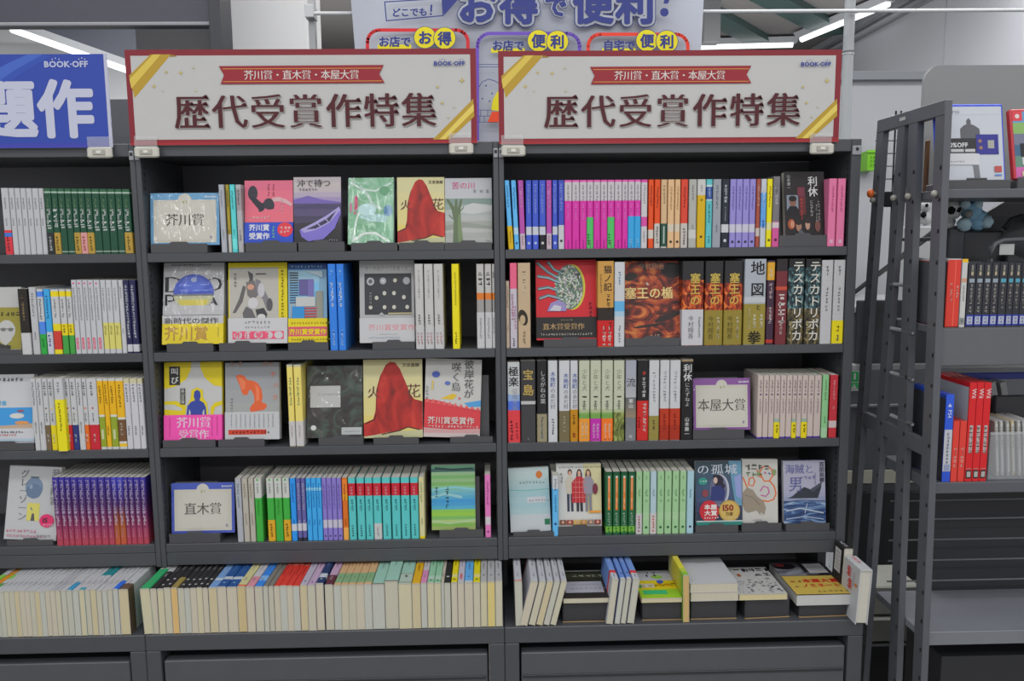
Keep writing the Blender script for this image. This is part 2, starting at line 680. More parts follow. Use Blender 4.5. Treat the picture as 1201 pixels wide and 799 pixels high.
# ------------------------------------------------------------------ the shop around the shelves
WALL_W = mat('#c9cbd0', 'wall')
WALL_G = mat('#a6a8ae', 'wall')
mb = MB(); mb.box(-7, 4.2, -4.5, 8.5, -0.06, 0.0, mat('#7d7a76', 'wall')); structure(mb.build('floor'))
mb = MB(); mb.box(-7, 2.9, 0.45, 8.5, 2.95, 3.0, mat('#8f8d8c', 'wall')); structure(mb.build('ceiling'))
mb = MB(); mb.box(2.75, 2.9, 0.3, 8.5, 0, 2.95, WALL_G)
for yy in (1.4, 2.32, 3.24):
    mb.box(2.746, 2.7502, yy, yy + 0.008, 0, 2.9, mat('#9b9da3', 'wall'))
structure(mb.build('wall_right'))
mb = MB(); mb.box(-7, 2.9, 8.3, 8.5, 0, 2.95, mat('#a9a9aa', 'wall')); structure(mb.build('wall_back'))
mb = MB()
for z, w in ((2.86, 0.02), (2.80, 0.012)):
    mb.box(2.71, 2.752, 0.5, 8.3, z, z + w, mat('#6f7176', 'metal'))
structure(mb.build('trim_1'))
# white wall pillar and the low white partition with its rail
mb = MB(); mb.box(-0.883, -0.617, 1.0, 1.24, 0, 2.95, mat('#f2f4f8', 'wall')); structure(mb.build('wall_pillar'))
mb = MB(); mb.box(1.12, 2.75, 1.62, 1.68, 0, 1.985, mat('#b2b3b8', 'wall')); structure(mb.build('wall_partition'))
mb = MB(); mb.bbox(1.10, 2.75, 1.59, 1.71, 1.985, 2.02, mat('#8d9095', 'wall')); structure(mb.build('trim_2'))

# ceiling beams, fixtures
for a, b, w in (((842, 25), (890, 51), 0.09), ((905, 2), (963, 33), 0.10)):
    p, q = at_z(a[0], a[1], 2.9), at_z(b[0], b[1], 2.9)
    d = (q - p).normalized(); n = Vector((-d.y, d.x, 0)) * w
    mb = MB()
    vs = [p - n - d * 2, q - n + d * 0.3, q + n + d * 0.3, p + n - d * 2]
    mb.add([(v.x, v.y, 2.90) for v in vs] + [(v.x, v.y, 2.95) for v in vs], [(0, 3, 2, 1), (4, 5, 6, 7), (0, 1, 5, 4), (1, 2, 6, 5), (2, 3, 7, 6), (3, 0, 4, 7)], mat('#47605c', 'metal'))
    structure(mb.build('ceiling_beam'))


def tube_light(p, q, label):
    r = thing('fluorescent_light', label, 'ceiling light', p, 'fluorescent lights under the ceiling')
    q = Vector(q) - Vector(p)
    d = q.normalized(); n = Vector((-d.y, d.x, 0))
    mb = MB()
    sec = [n * -0.06 + Vector((0, 0, 0.05)), n * 0.06 + Vector((0, 0, 0.05)), n * 0.03 + Vector((0, 0, 0.01)), n * -0.03 + Vector((0, 0, 0.01))]
    mb.add([s for s in sec] + [q + s for s in sec], [(0, 1, 5, 4), (1, 2, 6, 5), (2, 3, 7, 6), (3, 0, 4, 7), (3, 2, 1, 0), (4, 5, 6, 7)], mat('#b9bcc0', 'metal'))
    mb.build('housing', r)
    mb = MB(); mb.tube([d * 0.03, q - d * 0.03], 0.024, mat('#f4f7fb', 'glow')); mb.build('tube', r)
    return r


tube_light(at_z(812, 55, 2.88), at_z(934, 52, 2.88), 'white fluorescent tube running level just above the right award sign')
tube_light(at_z(938, 47, 2.88), at_z(1045, 3, 2.88), 'white fluorescent tube slanting up along the wall beside the white pole')
tube_light(at(8, 31, 3.0), at(158, 84, 3.0) , 'white fluorescent tube seen slanting behind the blue sign')
# small grey box hanging under the ceiling
p = at_z(835, 16, 2.8)
mb = MB(); mb.bbox(p.x - 0.05, p.x + 0.06, p.y, p.y + 0.1, 2.62, 2.95, mat('#9b9c9e', 'plastic'), 0.006); tag(mb.build('ceiling_duct'), 'small pale grey duct hanging from the ceiling right of the banner', 'duct')

# tall dark frame behind the blue sign
r = thing('dark_partition_frame', 'tall dark grey frame with an opening behind the blue sign', 'frame', (-1.5, 0.5, 0))
DK = mat('#3d3e48', 'metal')
mb = MB(); mb.bbox(-0.90, 0.764, 0, 0.06, 1.937, 2.75, DK); mb.build('top_panel', r)
mb = MB(); mb.bbox(0.735, 0.766, -0.02, 0.08, 0.0, 2.75, mat('#2e2f36', 'metal')); mb.build('post', r)
mb = MB(); mb.bbox(-0.90, 0.735, 0, 0.06, 0.0, 1.74, mat('#4d4f55', 'metal')); mb.build('lower_panel', r)
mb = MB(); mb.bbox(-0.90, 0.735, -0.01, 0.0, 1.93, 1.939, mat('#85868a', 'metal')); mb.build('rail', r)
# things seen through its opening: a pale board, a dark duct panel and the bright wall
a, b = at(158, 28, 1.2), at(259, 120, 1.2)
mb = MB(); mb.bbox(a.x, b.x + 0.02, 1.2, 1.23, 0.0, a.z + 0.05, mat('#98989a', 'wall')); tag(mb.build('display_board'), 'plain grey board standing behind the dark frame, left of the white pillar', 'board')
q = [at(-40, 28, 3.14), at(162, 28, 3.14), at(162, 92, 3.14), at(8, 28, 3.14)]
mb = MB()
mb.add([tuple(v) for v in q[:1] + q[1:]] + [(v.x, 3.2, v.z) for v in q], [(0, 1, 2, 3), (7, 6, 5, 4), (1, 5, 6, 2), (2, 6, 7, 3), (0, 4, 5, 1), (3, 7, 4, 0)], mat('#565a66', 'metal'))
tag(mb.build('ceiling_baffle'), 'dark slanting ceiling panel above the tube behind the blue sign', 'panel')
a, b = at(-60, 20, 3.4), at(300, 150, 3.4)
mb = MB(); mb.box(a.x, b.x, 3.4, 3.5, 0, 2.95, mat('#d4d6d8', 'wall')); structure(mb.build('wall_left'))

# white rod that carries the banner, and the white pole
rz = 1.962
mb = MB(); mb.tube([(-0.50, 0.50, rz), (1.9, 0.50, rz + 0.004)], 0.0050, mat('#d9dbdd', 'plastic'), 10)
tag(mb.build('banner_rod'), 'thin white rod carrying the advertising banner above the bookcases', 'rod')
mb = MB(); pc = at(991, 90, 0.55)
mb.tube([(pc.x, 0.535, 0), (pc.x, 0.535, 2.95)], 0.0145, mat('#c9cdd0', 'plastic'), 14)
mb.tube([(pc.x, 0.535, 1.855), (pc.x, 0.535, 1.865)], 0.016, mat('#8e9193', 'plastic'), 14)
tag(mb.build('white_pole'), 'white upright pole rising behind the right award sign', 'pole')
mb = MB(); pq = at(367, 40, 0.53)
mb.bbox(pq.x - 0.009, pq.x + 0.009, 0.52, 0.54, 0, 2.95, mat('#a4a6a8', 'plastic'))
mb.bbox(pq.x - 0.012, pq.x + 0.012, 0.49, 0.54, rz - 0.012, rz + 0.022, mat('#c4c6c8', 'plastic'))
tag(mb.build('grey_upright'), 'slim grey upright holding the banner rod beside the white pillar', 'upright')

# ------------------------------------------------------------------ banner
YB = 0.468
root = thing('advertising_banner', 'white advertising banner with navy lettering hanging above the award signs', 'banner', (0, YB, 1.6))
O = Vector((0, YB, 1.6))


def bp(px, py):
    return at(px, py, YB) - O


mb = MB()
cols = 24
top, bot = 1.61, 0.0
rows = []
pl, pr = (407, 415, 424), (829, 822, 812)


def edge(arr, t):
    return arr[0] + (arr[1] - arr[0]) * min(1, t * 2) if t < 0.5 else arr[1] + (arr[2] - arr[1]) * (t - 0.5) * 2


vs, fs = [], []
NR = 9
for j in range(NR + 1):
    t = j / NR
    py = -45 + t * 212
    for i in range(cols + 1):
        px = edge(pl, t) + (edge(pr, t) - edge(pl, t)) * i / cols
        q = bp(px, py)
        q.y = 0.006 * math.sin(i * 0.9 + j * 0.35) * (1 if 2 < i < cols - 2 else 2.2) + 0.010
        vs.append(q)
for j in range(NR):
    for i in range(cols):
        a = j * (cols + 1) + i
        fs.append((a, a + cols + 1, a + cols + 2, a + 1))
mb.add(vs, fs, mat('#b6bac6', 'paper'), True)
cloth = mb.build('cloth', root)
mb = MB()
NAVY, YEL = '#2b3478', '#d8c916'
_l = [0]


def lay():
    _l[0] += 1
    return Vector((0, -0.0075 - 0.00035 * _l[0], 0))


def bpoly(pts, m):
    k = lay()
    mb.poly([bp(x, y) + k for x, y in pts], m)


def bline(pts, w, m):
    k = lay()
    q = [Vector(p) for p in pts]
    for i in range(len(q) - 1):
        t = (q[i + 1] - q[i]).normalized()
        n = Vector((-t.y, t.x)) * w / 2
        a, b = q[i] - t * w * 0.3, q[i + 1] + t * w * 0.3
        mb.poly([bp(*p) + k for p in (a + n, b + n, b - n, a - n)], m)


def btext(s, x, y, size, m, style='b', adv=1.0, rot=0.0):
    """x,y: pixel of the lower left corner of the first cell"""
    k = lay()
    for c in s:
        copies, faces, a = glyph(c, style)
        for ci, pts in enumerate(copies):
            out = []
            for u, v in pts:
                X, Y = u * size, (v + 0.12) * size
                out.append(bp(x + X * math.cos(rot), y - Y - X * math.sin(rot)) + k + Vector((0, -9e-6 * ci, 0)))
            mb.add(out, faces, m)
        x += size * adv * a * math.cos(rot)
        y -= size * adv * a * math.sin(rot)


def ring(x0, x1, y0, y1, r, col, w=4):
    pts = []
    for cx, cy, a0 in ((x0 + r, y0 + r, 180), (x1 - r, y0 + r, 270)):
        for i in range(7):
            a = math.radians(a0 + 15 * i)
            pts.append((cx + r * math.cos(a), cy + r * math.sin(a)))
    bline([(x0, y1)] + pts + [(x1, y1)], w, col)


def disc(x, y, r, m, n=22):
    bpoly([(x + r * math.cos(2 * math.pi * i / n), y + r * math.sin(2 * math.pi * i / n)) for i in range(n)], m)


# big line, its outline behind it
big = [('お', 536, 47), ('得', 586, 45), ('で', 638, 27), ('便', 671, 48), ('利', 721, 46)]
for stl, colr in (('o', NAVY), ('w', '#b6bac6')):
    for c, x, s in big:
        btext(c, x, 30 if c != 'で' else 22, s, colr, stl)
for c, x, s in big:
    btext(c, x, 30 if c != 'で' else 22, s, NAVY, 'x')
disc(778, 16, 5, NAVY)
bpoly([(777, 6), (782, 6), (792, -16), (781, -16)], NAVY)
bline([(452, 4), (519, 0), (520, 20), (454, 26), (452, 4)], 1.3, NAVY)
bpoly([(521, 20), (519, -3), (540, -3), (536, 3)], NAVY)
btext('どこでも', 460, 22, 10.5, NAVY, 'x', 1.0, 0.03)
bline([(506.5, 8), (506, 15)], 2.2, NAVY); disc(505.8, 18.2, 1.3, NAVY)
RED1, PUR, RED2 = '#c8242c', '#6a4bb0', '#dc3a26'
ring(432, 549, 37, 120, 14, RED1); ring(560, 679, 41, 165, 15, PUR); ring(689, 805, 42, 120, 14, RED2)
for s, x, y in (('お店で', 445, 57), ('お店で', 577, 61.5), ('自宅で', 706, 61.5)):
    bpoly([(x - 1, y + 2), (x + 38, y + 2), (x + 38, y - 3), (x - 1, y - 3)], YEL)
    btext(s, x, y, 12.6, NAVY, 'x')
for x, y, c in ((499, 46, 'お'), (522, 47, '得'), (631, 50, '便'), (653, 51, '利'), (757, 50, '便'), (780, 51, '利')):
    disc(x, y, 13.2, NAVY); disc(x, y, 12.5, YEL)
    btext(c, x - 8.2, y + 8.5, 16.5, NAVY, 'x')
# line drawing in the middle box
bline([(562, 78), (584, 78)], 0.7, NAVY); bline([(562, 81), (584, 81)], 0.7, NAVY)
bline([(562, 104), (566, 98), (573, 95), (580, 97), (585, 100)], 0.8, NAVY)
for y in (131, 138, 145):
    bline([(561, y), (584, y)], 0.6, NAVY)
for x, y in ((564, 131), (572, 131), (568, 138), (577, 138), (563, 138)):
    bline([(x, y), (x, y + 7)], 0.6, NAVY)
bpoly([(576, 131), (578, 119), (583, 110), (590, 108), (590, 133)], YEL)
bpoly([(572, 145), (577, 133), (590, 133), (590, 145)], '#dd4420')
for x, y in ((570, 103), (577, 112), (566, 118), (574, 121)):
    disc(x, y, 1.0, NAVY, 8)
mb.build('printing', root)

# ------------------------------------------------------------------ bookcases
PITCH_X = 0.78177
ZS = [1.3279, 1.1083, 0.8907, 0.6677]
ZD, LIP, PD = 0.5045, 0.0198, 0.1099
HB, HT = 1.535, 1.562
DEPTH = 0.24


def bookcase(x0, x1, lw, rw, label):
    r = thing('bookcase', label, 'bookcase', (x0, 0, 0), 'grey steel bookcases standing in one run')
    w = x1 - x0
    for i, (a, b) in enumerate(((0.0, lw), (w - rw, w))):
        s = MB()
        s.bbox(a + 0.0003, b - 0.0003, 0, DEPTH + 0.01, ZS[3] - LIP - 0.034, HT, METAL, 0.001)
        s.bbox(a + 0.0003, b - 0.0003, 0.10, DEPTH + 0.01, ZD + 0.0003, ZS[3] - LIP - 0.0335, METAL, 0.001)
        xi = b if i == 0 else a
        e = 0.0002 if i == 0 else -0.0002
        z = ZS[3] - 0.04
        while z < HB - 0.02:
            for y in (0.013, 0.20):
                q = [(xi + e, y, z), (xi + e, y + 0.005, z), (xi + e, y + 0.005, z + 0.007), (xi + e, y, z + 0.007)]
                s.poly(q if i == 0 else q[::-1], HOLE)
            z += 0.0147
        # bracket where the header hooks in
        s.bbox(a + 0.001, b - 0.001, -0.0035, 0.0, HB - 0.008, HB + 0.012, mat('#8b8d92', 'metal'), 0.001)
        sx = (a + b) / 2
        s.add([(sx - 0.003, -0.0037, HB + 0.001), (sx + 0.003, -0.0037, HB + 0.001), (sx + 0.003, -0.0037, HB + 0.008), (sx - 0.003, -0.0037, HB + 0.008)], [(0, 1, 2, 3)], HOLE)
        s.build('side_panel', r)
    s = MB(); s.box(lw, w - rw, DEPTH, DEPTH + 0.01, 0.3, HB, PANEL_BLACK)
    for z in ZS:
        pass
    s.build('back_panel', r)
    s = MB(); s.bbox(lw, w - rw, 0.001, DEPTH, HB, HT, METAL, 0.001); s.build('header', r)
    for z in ZS:
        s = MB(); s.bbox(lw + 0.0005, w - rw - 0.0005, 0.0, DEPTH - 0.0005, z - LIP, z, METAL, 0.0012)
        s.build('shelf', r)
    s = MB(); s.bbox(lw + 0.0005, w - rw - 0.0005, 0.0008, 0.016, ZS[3] - LIP - 0.031, ZS[3] - LIP - 0.0008, METAL, 0.0012)
    s.build('valance', r)
    s = MB(); s.bbox(0.0004, w - 0.0004, -PD, DEPTH, ZD - 0.037, ZD, METAL, 0.0016); s.build('base_deck', r)
    for a, b in ((0.0004, 0.032), (w - 0.034, w - 0.0004)):
        s = MB(); s.bbox(a, b, -PD, DEPTH, 0.0, ZD - 0.0375, METAL, 0.0014); s.build('base_post', r)
    dr = MB(); dr.bbox(0.036, w - 0.038, -PD + 0.004, -PD + 0.03, 0.20, ZD - 0.062, mat('#4a4b50', 'metal'), 0.002)
    dr.bbox(0.036, w - 0.038, -PD + 0.03, DEPTH - 0.03, 0.20, ZD - 0.068, METAL_DARK, 0.002)
    d0 = dr.build('drawer', r)
    g = MB(); g.bbox(0.040, w - 0.042, -PD + 0.001, -PD + 0.006, 0.385, 0.392, METAL_DARK, 0.001); g.build('pull_edge', d0)
    s = MB(); s.bbox(0.032, w - 0.034, -PD + 0.05, DEPTH - 0.02, 0.02, 0.19, METAL_DARK, 0.002); s.build('plinth', r)
    return r


bookcase(-2 * PITCH_X, -PITCH_X, 0.012, 0.012, 'dark grey steel bookcase under the blue sign, end of the run')
bookcase(-PITCH_X, 0.0, 0.012, 0.012, 'dark grey steel bookcase in the middle, between the blue-sign and game-side bookcases')
bookcase(0.0, PITCH_X + 0.016, 0.012, 0.022, 'dark grey steel bookcase standing beside the open game rack')

# ------------------------------------------------------------------ signs on top of the bookcases
SIGN_Y = -0.0085


def logo(a, u, v, s, col):
    k = s * a.H / a.W
    u1 = a.text('BOOK', u, v, s, col, 'x', sx=1.08, pitch=1.0)
    a.ell(u1 + 0.10 * k, v + 0.46 * s, 0.10 * k, 0.10 * s, col, 10)
    u2 = a.text('OFF', u1 + 0.26 * k, v, s, col, 'x', sx=1.08, pitch=1.0)
    for c, w in ((u + (u1 - u) * 0.47, 0.42), (u1 + (u2 - u1) * 0.68, 0.36)):
        for q in (-1, 0, 1):
            a.ell(c + q * w * k, v + s * (1.05 + (0.13 if q == 0 else 0.0)), 0.085 * k, 0.085 * s, col, 8)


def award_art(a):
    def uv(px, py):
        return (px - 148) / 411.0, (169.5 - py) / 111.5

    W1, H1 = 411.0, 111.5
    a.rect(0, 0, 1, 1, '#7a1e29')
    a.stripes(0, 0, 1, 0.05, ['#98242c', '#88202a'])
    a.rect(6.5 / W1, 6.5 / H1, 1 - 7 / W1, 1 - 7 / H1, '#c6c5c3')
    P = lambda *q: [uv(*p) for p in q]
    # gold ribbons across two corners, a pale streak along each
    a.poly(P((178, 63.5), (202, 63.5), (156.5, 114), (151.5, 88)), '#a98a2a')
    a.poly(P((181, 63.5), (190, 63.5), (153.5, 103), (151.8, 92)), '#c9b04a')
    a.poly(P((203, 63.5), (209, 66), (200, 66.5)), '#8a6f1c')
    a.poly(P((506, 165), (526, 165), (556, 138), (555, 117)), '#a98a2a')
    a.poly(P((514, 164.8), (521, 164.8), (555.7, 131), (555.3, 123)), '#d0bb58')
    for x, y, s in ((212, 85, 3), (180, 100.5, 3), (228, 106, 2), (195, 84, 2.5), (227, 79, 2), (190, 106, 1.5), (542, 95.5, 3.6), (518, 122, 2.6), (525, 139, 2), (513, 103, 2.4), (532, 127, 1.6)):
        a.poly(P((x, y - s), (x + s * .3, y - s * .3), (x + s, y), (x + s * .3, y + s * .3), (x, y + s), (x - s * .3, y + s * .3), (x - s, y), (x - s * .3, y - s * .3)), '#b3a468' if s > 2.1 else '#c6bd97')
    a.poly(P((257, 77.5), (450, 77), (444.5, 87.5), (450.5, 98), (258, 98.5), (262.5, 88)), '#8a1f2a')
    a.rects([uv(261, 81.2) + uv(447, 80.4), uv(261, 96) + uv(447.5, 95.2)], '#c08a3c')
    a.text('芥川賞・直木賞・本屋大賞', *uv(285.5, 94), 12 / H1, '#e2ddd6', 'n', pitch=0.955)
    for dx, col, st in ((1.0, '#aaa49e', 'm'), (0, '#471019', 'm')):
        for i, c in enumerate('歴代受賞作特集'):
            a.text(c, *uv(201.5 + 44.6 * i + dx, 152.2 - i * 0.15 + dx), 43 / H1, col, st)
    logo(a, *uv(509, 79), 6.9 / H1, '#2a3a86')


def sign(x0, x1, z0, z1, art, label, back='#d6d6d6'):
    r = thing('shelf_sign', label, 'sign', ((x0 + x1) / 2, SIGN_Y, z0), 'printed signs on the bookcase tops')
    w, h = x1 - x0, z1 - z0
    mb = MB()
    mb.box(-w / 2, w / 2, 0, 0.004, 0, h, M(back))
    mb.build('board', r)
    m2 = MB()
    art(Art(m2, (-w / 2, -0.0002, 0), (1, 0, 0), (0, 0, 1), w, h))
    m2.build('printed_face', r)
    return r


sign(-0.785, -0.0455, 1.5575, 1.7545, award_art, 'cream award sign with red border above the middle bookcase')
sign(0.0015, 0.742, 1.5545, 1.7490, award_art, 'cream award sign with red border above the bookcase beside the game rack')
FX1 = at(131.8, 172, SIGN_Y).x
FX0 = FX1 - 0.74
FZ0, FZ1 = at(60, 173.5, SIGN_Y).z, at(60, 63.5, SIGN_Y).z


def topic_art(a):
    def uv(px, py):
        q = at(px, py, SIGN_Y)
        return (q.x - FX0) / (FX1 - FX0), (q.z - FZ0) / (FZ1 - FZ0)

    a.rect(0, 0, 0.992, 1, '#2c439c')
    a.poly([uv(-8, 100), uv(18, 82), uv(40, 70), uv(50, 64), uv(32, 64), uv(10, 74), uv(-12, 86)], '#3f5fb4')
    a.poly([uv(-8, 112), uv(20, 90), uv(60, 66), uv(50, 64), uv(18, 82), uv(-8, 100)], '#2f4aa4')
    a.rect(0, 0, 0.992, 0.05, '#3a3f9e')
    h = (FZ1 - FZ0)
    px = 110.0
    a.text('題', *uv(-22, 163), 71 / px, '#c9cce0', 'x', sx=0.98)
    a.text('作', *uv(46.5, 163), 71 / px, '#c9cce0', 'x', sx=0.96)
    logo(a, *uv(52, 80), 9.6 / px, '#c4cae6')


sign(FX0, FX1, FZ0, FZ1, topic_art, 'blue sign with large white lettering above the end bookcase', '#c6c8dc')


def clip(px, py, label):
    q = at(px, py, -0.012)
    r = thing('sign_clip', label, 'clip', (q.x, -0.0125, q.z), 'clips holding the signs')
    mb = MB(); mb.bbox(-0.026, 0.026, -0.0075, 0.0025, -0.011, 0.012, mat('#cfcdc2', 'plastic'), 0.003)
    mb.bbox(-0.013, 0.013, -0.0095, -0.007, -0.005, 0.006, mat('#a9a79c', 'plastic'), 0.001)
    mb.bbox(-0.005, 0.005, -0.0105, -0.009, -0.002, 0.004, mat('#e4e2da', 'plastic'), 0.0008)
    mb.build('clip_body', r)
    mb = MB(); mb.bbox(-0.026, 0.022, -0.0015, -0.0003, 0.012, 0.034, mat('#f2f4f4', 'clear'), 0.0005)
    mb.build('clear_plate', r)


clip(118, 179.5, 'white plastic clip under the corner of the blue sign')
clip(173, 179.0, 'white plastic clip under the left corner of the middle award sign')
clip(541, 175.0, 'white plastic clip under the right corner of the middle award sign')
clip(602, 177.5, 'white plastic clip under the left corner of the award sign nearest the pole')
clip(963, 175.0, 'white plastic clip under the right corner of the award sign nearest the pole')

# ------------------------------------------------------------------ spine styles
K, WT, GR = '#2a2a2c', '#d4d4d6', '#77777a'


def tt(col=K, mm=5, n=8, n2=4, v=0.92, v2=0.34, mm2=None):
    return [(v, mm, n, col), (v2, mm2 or mm * 0.8, n2, col)]


def S(desc, base, bands=(), tx=(), obi=None, **kw):
    st = dict(desc=desc, base=base, bands=list(bands), tx=list(tx), **kw)
    if obi:
        st['obi'] = obi
    return st


def OB(v1, col, tx=(), extra=()):
    """paper band from the foot up to v1"""
    ks = sorted({0.0, v1} | {x for a, b, _ in extra for x in (a, b)})
    bands = []
    for a, b in zip(ks, ks[1:]):
        c = col
        for p, q, e in extra:
            if p <= (a + b) / 2 < q:
                c = e
        bands.append((a, b, c))
    return (v1, bands, list(tx))


def grad(stops, n=16):
    out = []
    for i in range(n):
        v = (i + 0.5) / n
        for (a, ca), (b, cb) in zip(stops, stops[1:]):
            if a <= v <= b:
                k = (v - a) / (b - a)
                c = '#' + ''.join('%02x' % int(int(ca[j:j + 2], 16) * (1 - k) + int(cb[j:j + 2], 16) * k) for j in (1, 3, 5))
                out.append((i / n, (i + 1) / n, c))
                break
    return out


TAN = 0.128
ST = {}
# end bookcase
ST['f_white'] = S('white slim paperback', '#c6c7ca', tx=tt('#8b8d92', 4, 5, 4, 0.86, 0.55))
ST['f_white_obi'] = S('white slim paperback with a red band', '#c6c7ca', tx=tt('#8b8d92', 4, 5, 4, 0.86, 0.55), obi=OB(0.37, '#c8343f', [(0.75, 5, 6, '#6b2a2e')], [(0.27, 0.33, '#3a6ec0')]))
GRN = [(0.0, 0.03, '#1d4a35'), (0.03, 0.045, '#a9b5a8'), (0.93, 0.955, '#a9c0ae'), (0.955, 1.0, '#2c5a3e')]
GTX = [(0.90, 5, 4, '#6f8a63'), (0.70, 9, '美人', '#d2d6d4', 'b')]
GTX = [(0.90, 5, 5, '#62805c'), (0.70, 9.5, 4, '#cdd2d0')]
ST['f_green'] = S('dark green paperback', '#1f4a36', GRN, GTX)
for k, col, tcol, nm in (('blk', '#26282a', '#cfd0d0', 'black'), ('gold', '#a88a3a', '#5a4414', 'gold'), ('pink', '#d79a98', '#a33c44', 'pink')):
    ST['f_green_' + k] = S('dark green paperback with a %s band' % nm, '#1f4a36', GRN, GTX, OB(0.33, col, [(0.85, 5, 7, tcol)]))
ST['f2_a'] = S('white paperback with a black upper spine', '#cfcfd0', [(0.33, 1.0, '#26221f')], tx=[(0.92, 5, 9, '#8d7a55')], d=TAN)
ST['f2_b'] = S('pale grey paperback', '#c4c5c7', tx=tt('#808287', 4.5, 9, 4), d=TAN)
ST['f2_c'] = S('white paperback with blue and green blocks', '#c9cbce', [(0, 0.31, '#2c9a40'), (0.31, 0.5, '#4a80d4'), (0.88, 0.96, '#4a7cd8')], tx=[(0.85, 4.5, 8, '#555'), (0.25, 4, 4, '#1d5a2a')], d=TAN)
ST['f2_d'] = S('light blue paperback with a white foot', '#3a9ad0', [(0, 0.34, '#ccd0da')], tx=[(0.9, 4.5, 9, '#1e5c92'), (0.3, 5, 4, '#27408a')], d=TAN)
ST['f2_e'] = S('white and yellow paperback with a red foot', '#cdced0', [(0, 0.07, '#d6c820'), (0.07, 0.36, '#bd3a30'), (0.36, 0.47, '#d8c41c'), (0.89, 0.97, '#d8c41c')], tx=[(0.85, 4.5, 7, GR)], d=TAN)
ST['f2_f'] = S('white and yellow paperback with a green foot', '#cdced0', [(0, 0.29, '#3f9440'), (0.29, 0.47, '#d8c41c'), (0.89, 0.97, '#d8c41c')], tx=[(0.85, 4.5, 7, GR), (0.45, 4.5, 3, '#6a6420')], d=TAN)
ST['f2_g'] = S('tall white paperback with a pink tag', '#cbccd0', tx=[(0.955, 4, 'dot', '#c8346a'), (0.9, 4, 14, '#888b92'), (0.22, 5.0, 'box', '#cf5a72', 26), (0.2, 3.6, 5, '#e3c2cb')], d=TAN)
ST['f2_h'] = S('tall white paperback with a pale yellow foot', '#cbccd0', [(0.06, 0.42, '#c9c26a')], tx=[(0.9, 4, 10, '#9a9ca2'), (0.38, 4, 4, '#85804a')], d=TAN)
ST['f2_i'] = S('tall plain white paperback', '#cbccd0', tx=tt('#8d8f94', 3.6, 6, 3), d=TAN)
ST['f2_j'] = S('tall navy paperback with white lettering', '#23244a', [(0.02, 0.12, '#cfd0d6')], tx=[(0.93, 5, 18, '#c9cbd4')], d=TAN)
ST['f3_w'] = S('white paperback', '#cccdcf', tx=tt('#6d6f75', 4.5, 9, 6, 0.95, 0.4), d=TAN)
for k, col, nm in (('brn', '#6c5a42', 'brown'), ('yel', '#d6c41a', 'yellow'), ('red', '#b82430', 'red'), ('nvy', '#2a3570', 'navy'), ('org', '#d4641f', 'orange')):
    ST['f3_' + k] = S('white paperback with a %s foot' % nm, '#cccdcf', [(0, 0.35, col)], tx=[(0.95, 5, 5, '#55575c'), (0.585, 4, 'dot', col), (0.52, 4, 4, '#6d6f75'), (0.22, 4, 4, '#d8d8d8')], d=TAN)
ST['f3_big'] = S('white paperback in a large yellow band', '#cccdcf', tx=[(0.95, 5, 4, '#6d6f75')], obi=OB(0.71, '#d8cc18', [(0.94, 5, 10, '#8b831a')]), d=TAN)
ST['f3_yg'] = S('yellow paperback with a green label', '#d6a61a', [(0, 0.035, '#d0d0ce'), (0.035, 0.46, '#86962a'), (0.46, 0.49, '#dcdcd4'), (0.965, 1, '#d4d4d0')], tx=[(0.9, 4.5, 7, '#7a5c10'), (0.28, 5, 'box', '#c9d0a4', 22)], d=TAN)
ST['f3_y'] = S('plain yellow paperback', '#d6a61a', [(0, 0.035, '#d0d0ce'), (0.965, 1, '#d4d4d0')], tx=tt('#8a6a10', 4.5, 8, 5), d=TAN)
ST['f3_yb'] = S('yellow paperback with a brown label', '#d6a61a', [(0, 0.035, '#d0d0ce'), (0.035, 0.08, '#d6b020'), (0.08, 0.11, '#d8d8d0'), (0.11, 0.42, '#6a4a30'), (0.42, 0.45, '#dcdcd4'), (0.965, 1, '#d4d4d0')], tx=[(0.92, 4.5, 9, '#7a5c10'), (0.38, 5, 5, '#cfc4b4')], d=TAN)
ST['f3_p'] = S('white paperback with a cream head', '#d0d0d4', [(0.93, 1, '#cfc8a4')], tx=tt('#5f626c', 4.5, 7, 5), d=TAN)
PG = grad([(0, '#a8404e'), (0.2, '#943858'), (0.42, '#6a2a55'), (0.62, '#45285f'), (0.85, '#3a2c78'), (1, '#3c349a')])
PGO = grad([(0, '#b2503a'), (0.2, '#a5582c'), (0.40, '#8a4434'), (0.62, '#45286a'), (0.85, '#3f3c9a'), (1, '#4648b8')])
PT = [(0.965, 6.2, 12, '#c6b8d6'), (0.42, 5.4, 3, '#d6b6c4'), (0.25, 3.5, 5, '#d08aa0')]
ST['f4'] = S('purple and red paperback', '#3a2c78', PG, PT, d=TAN)
ST['f4o'] = S('purple and orange paperback', '#3a2c78', PGO, PT, d=TAN)

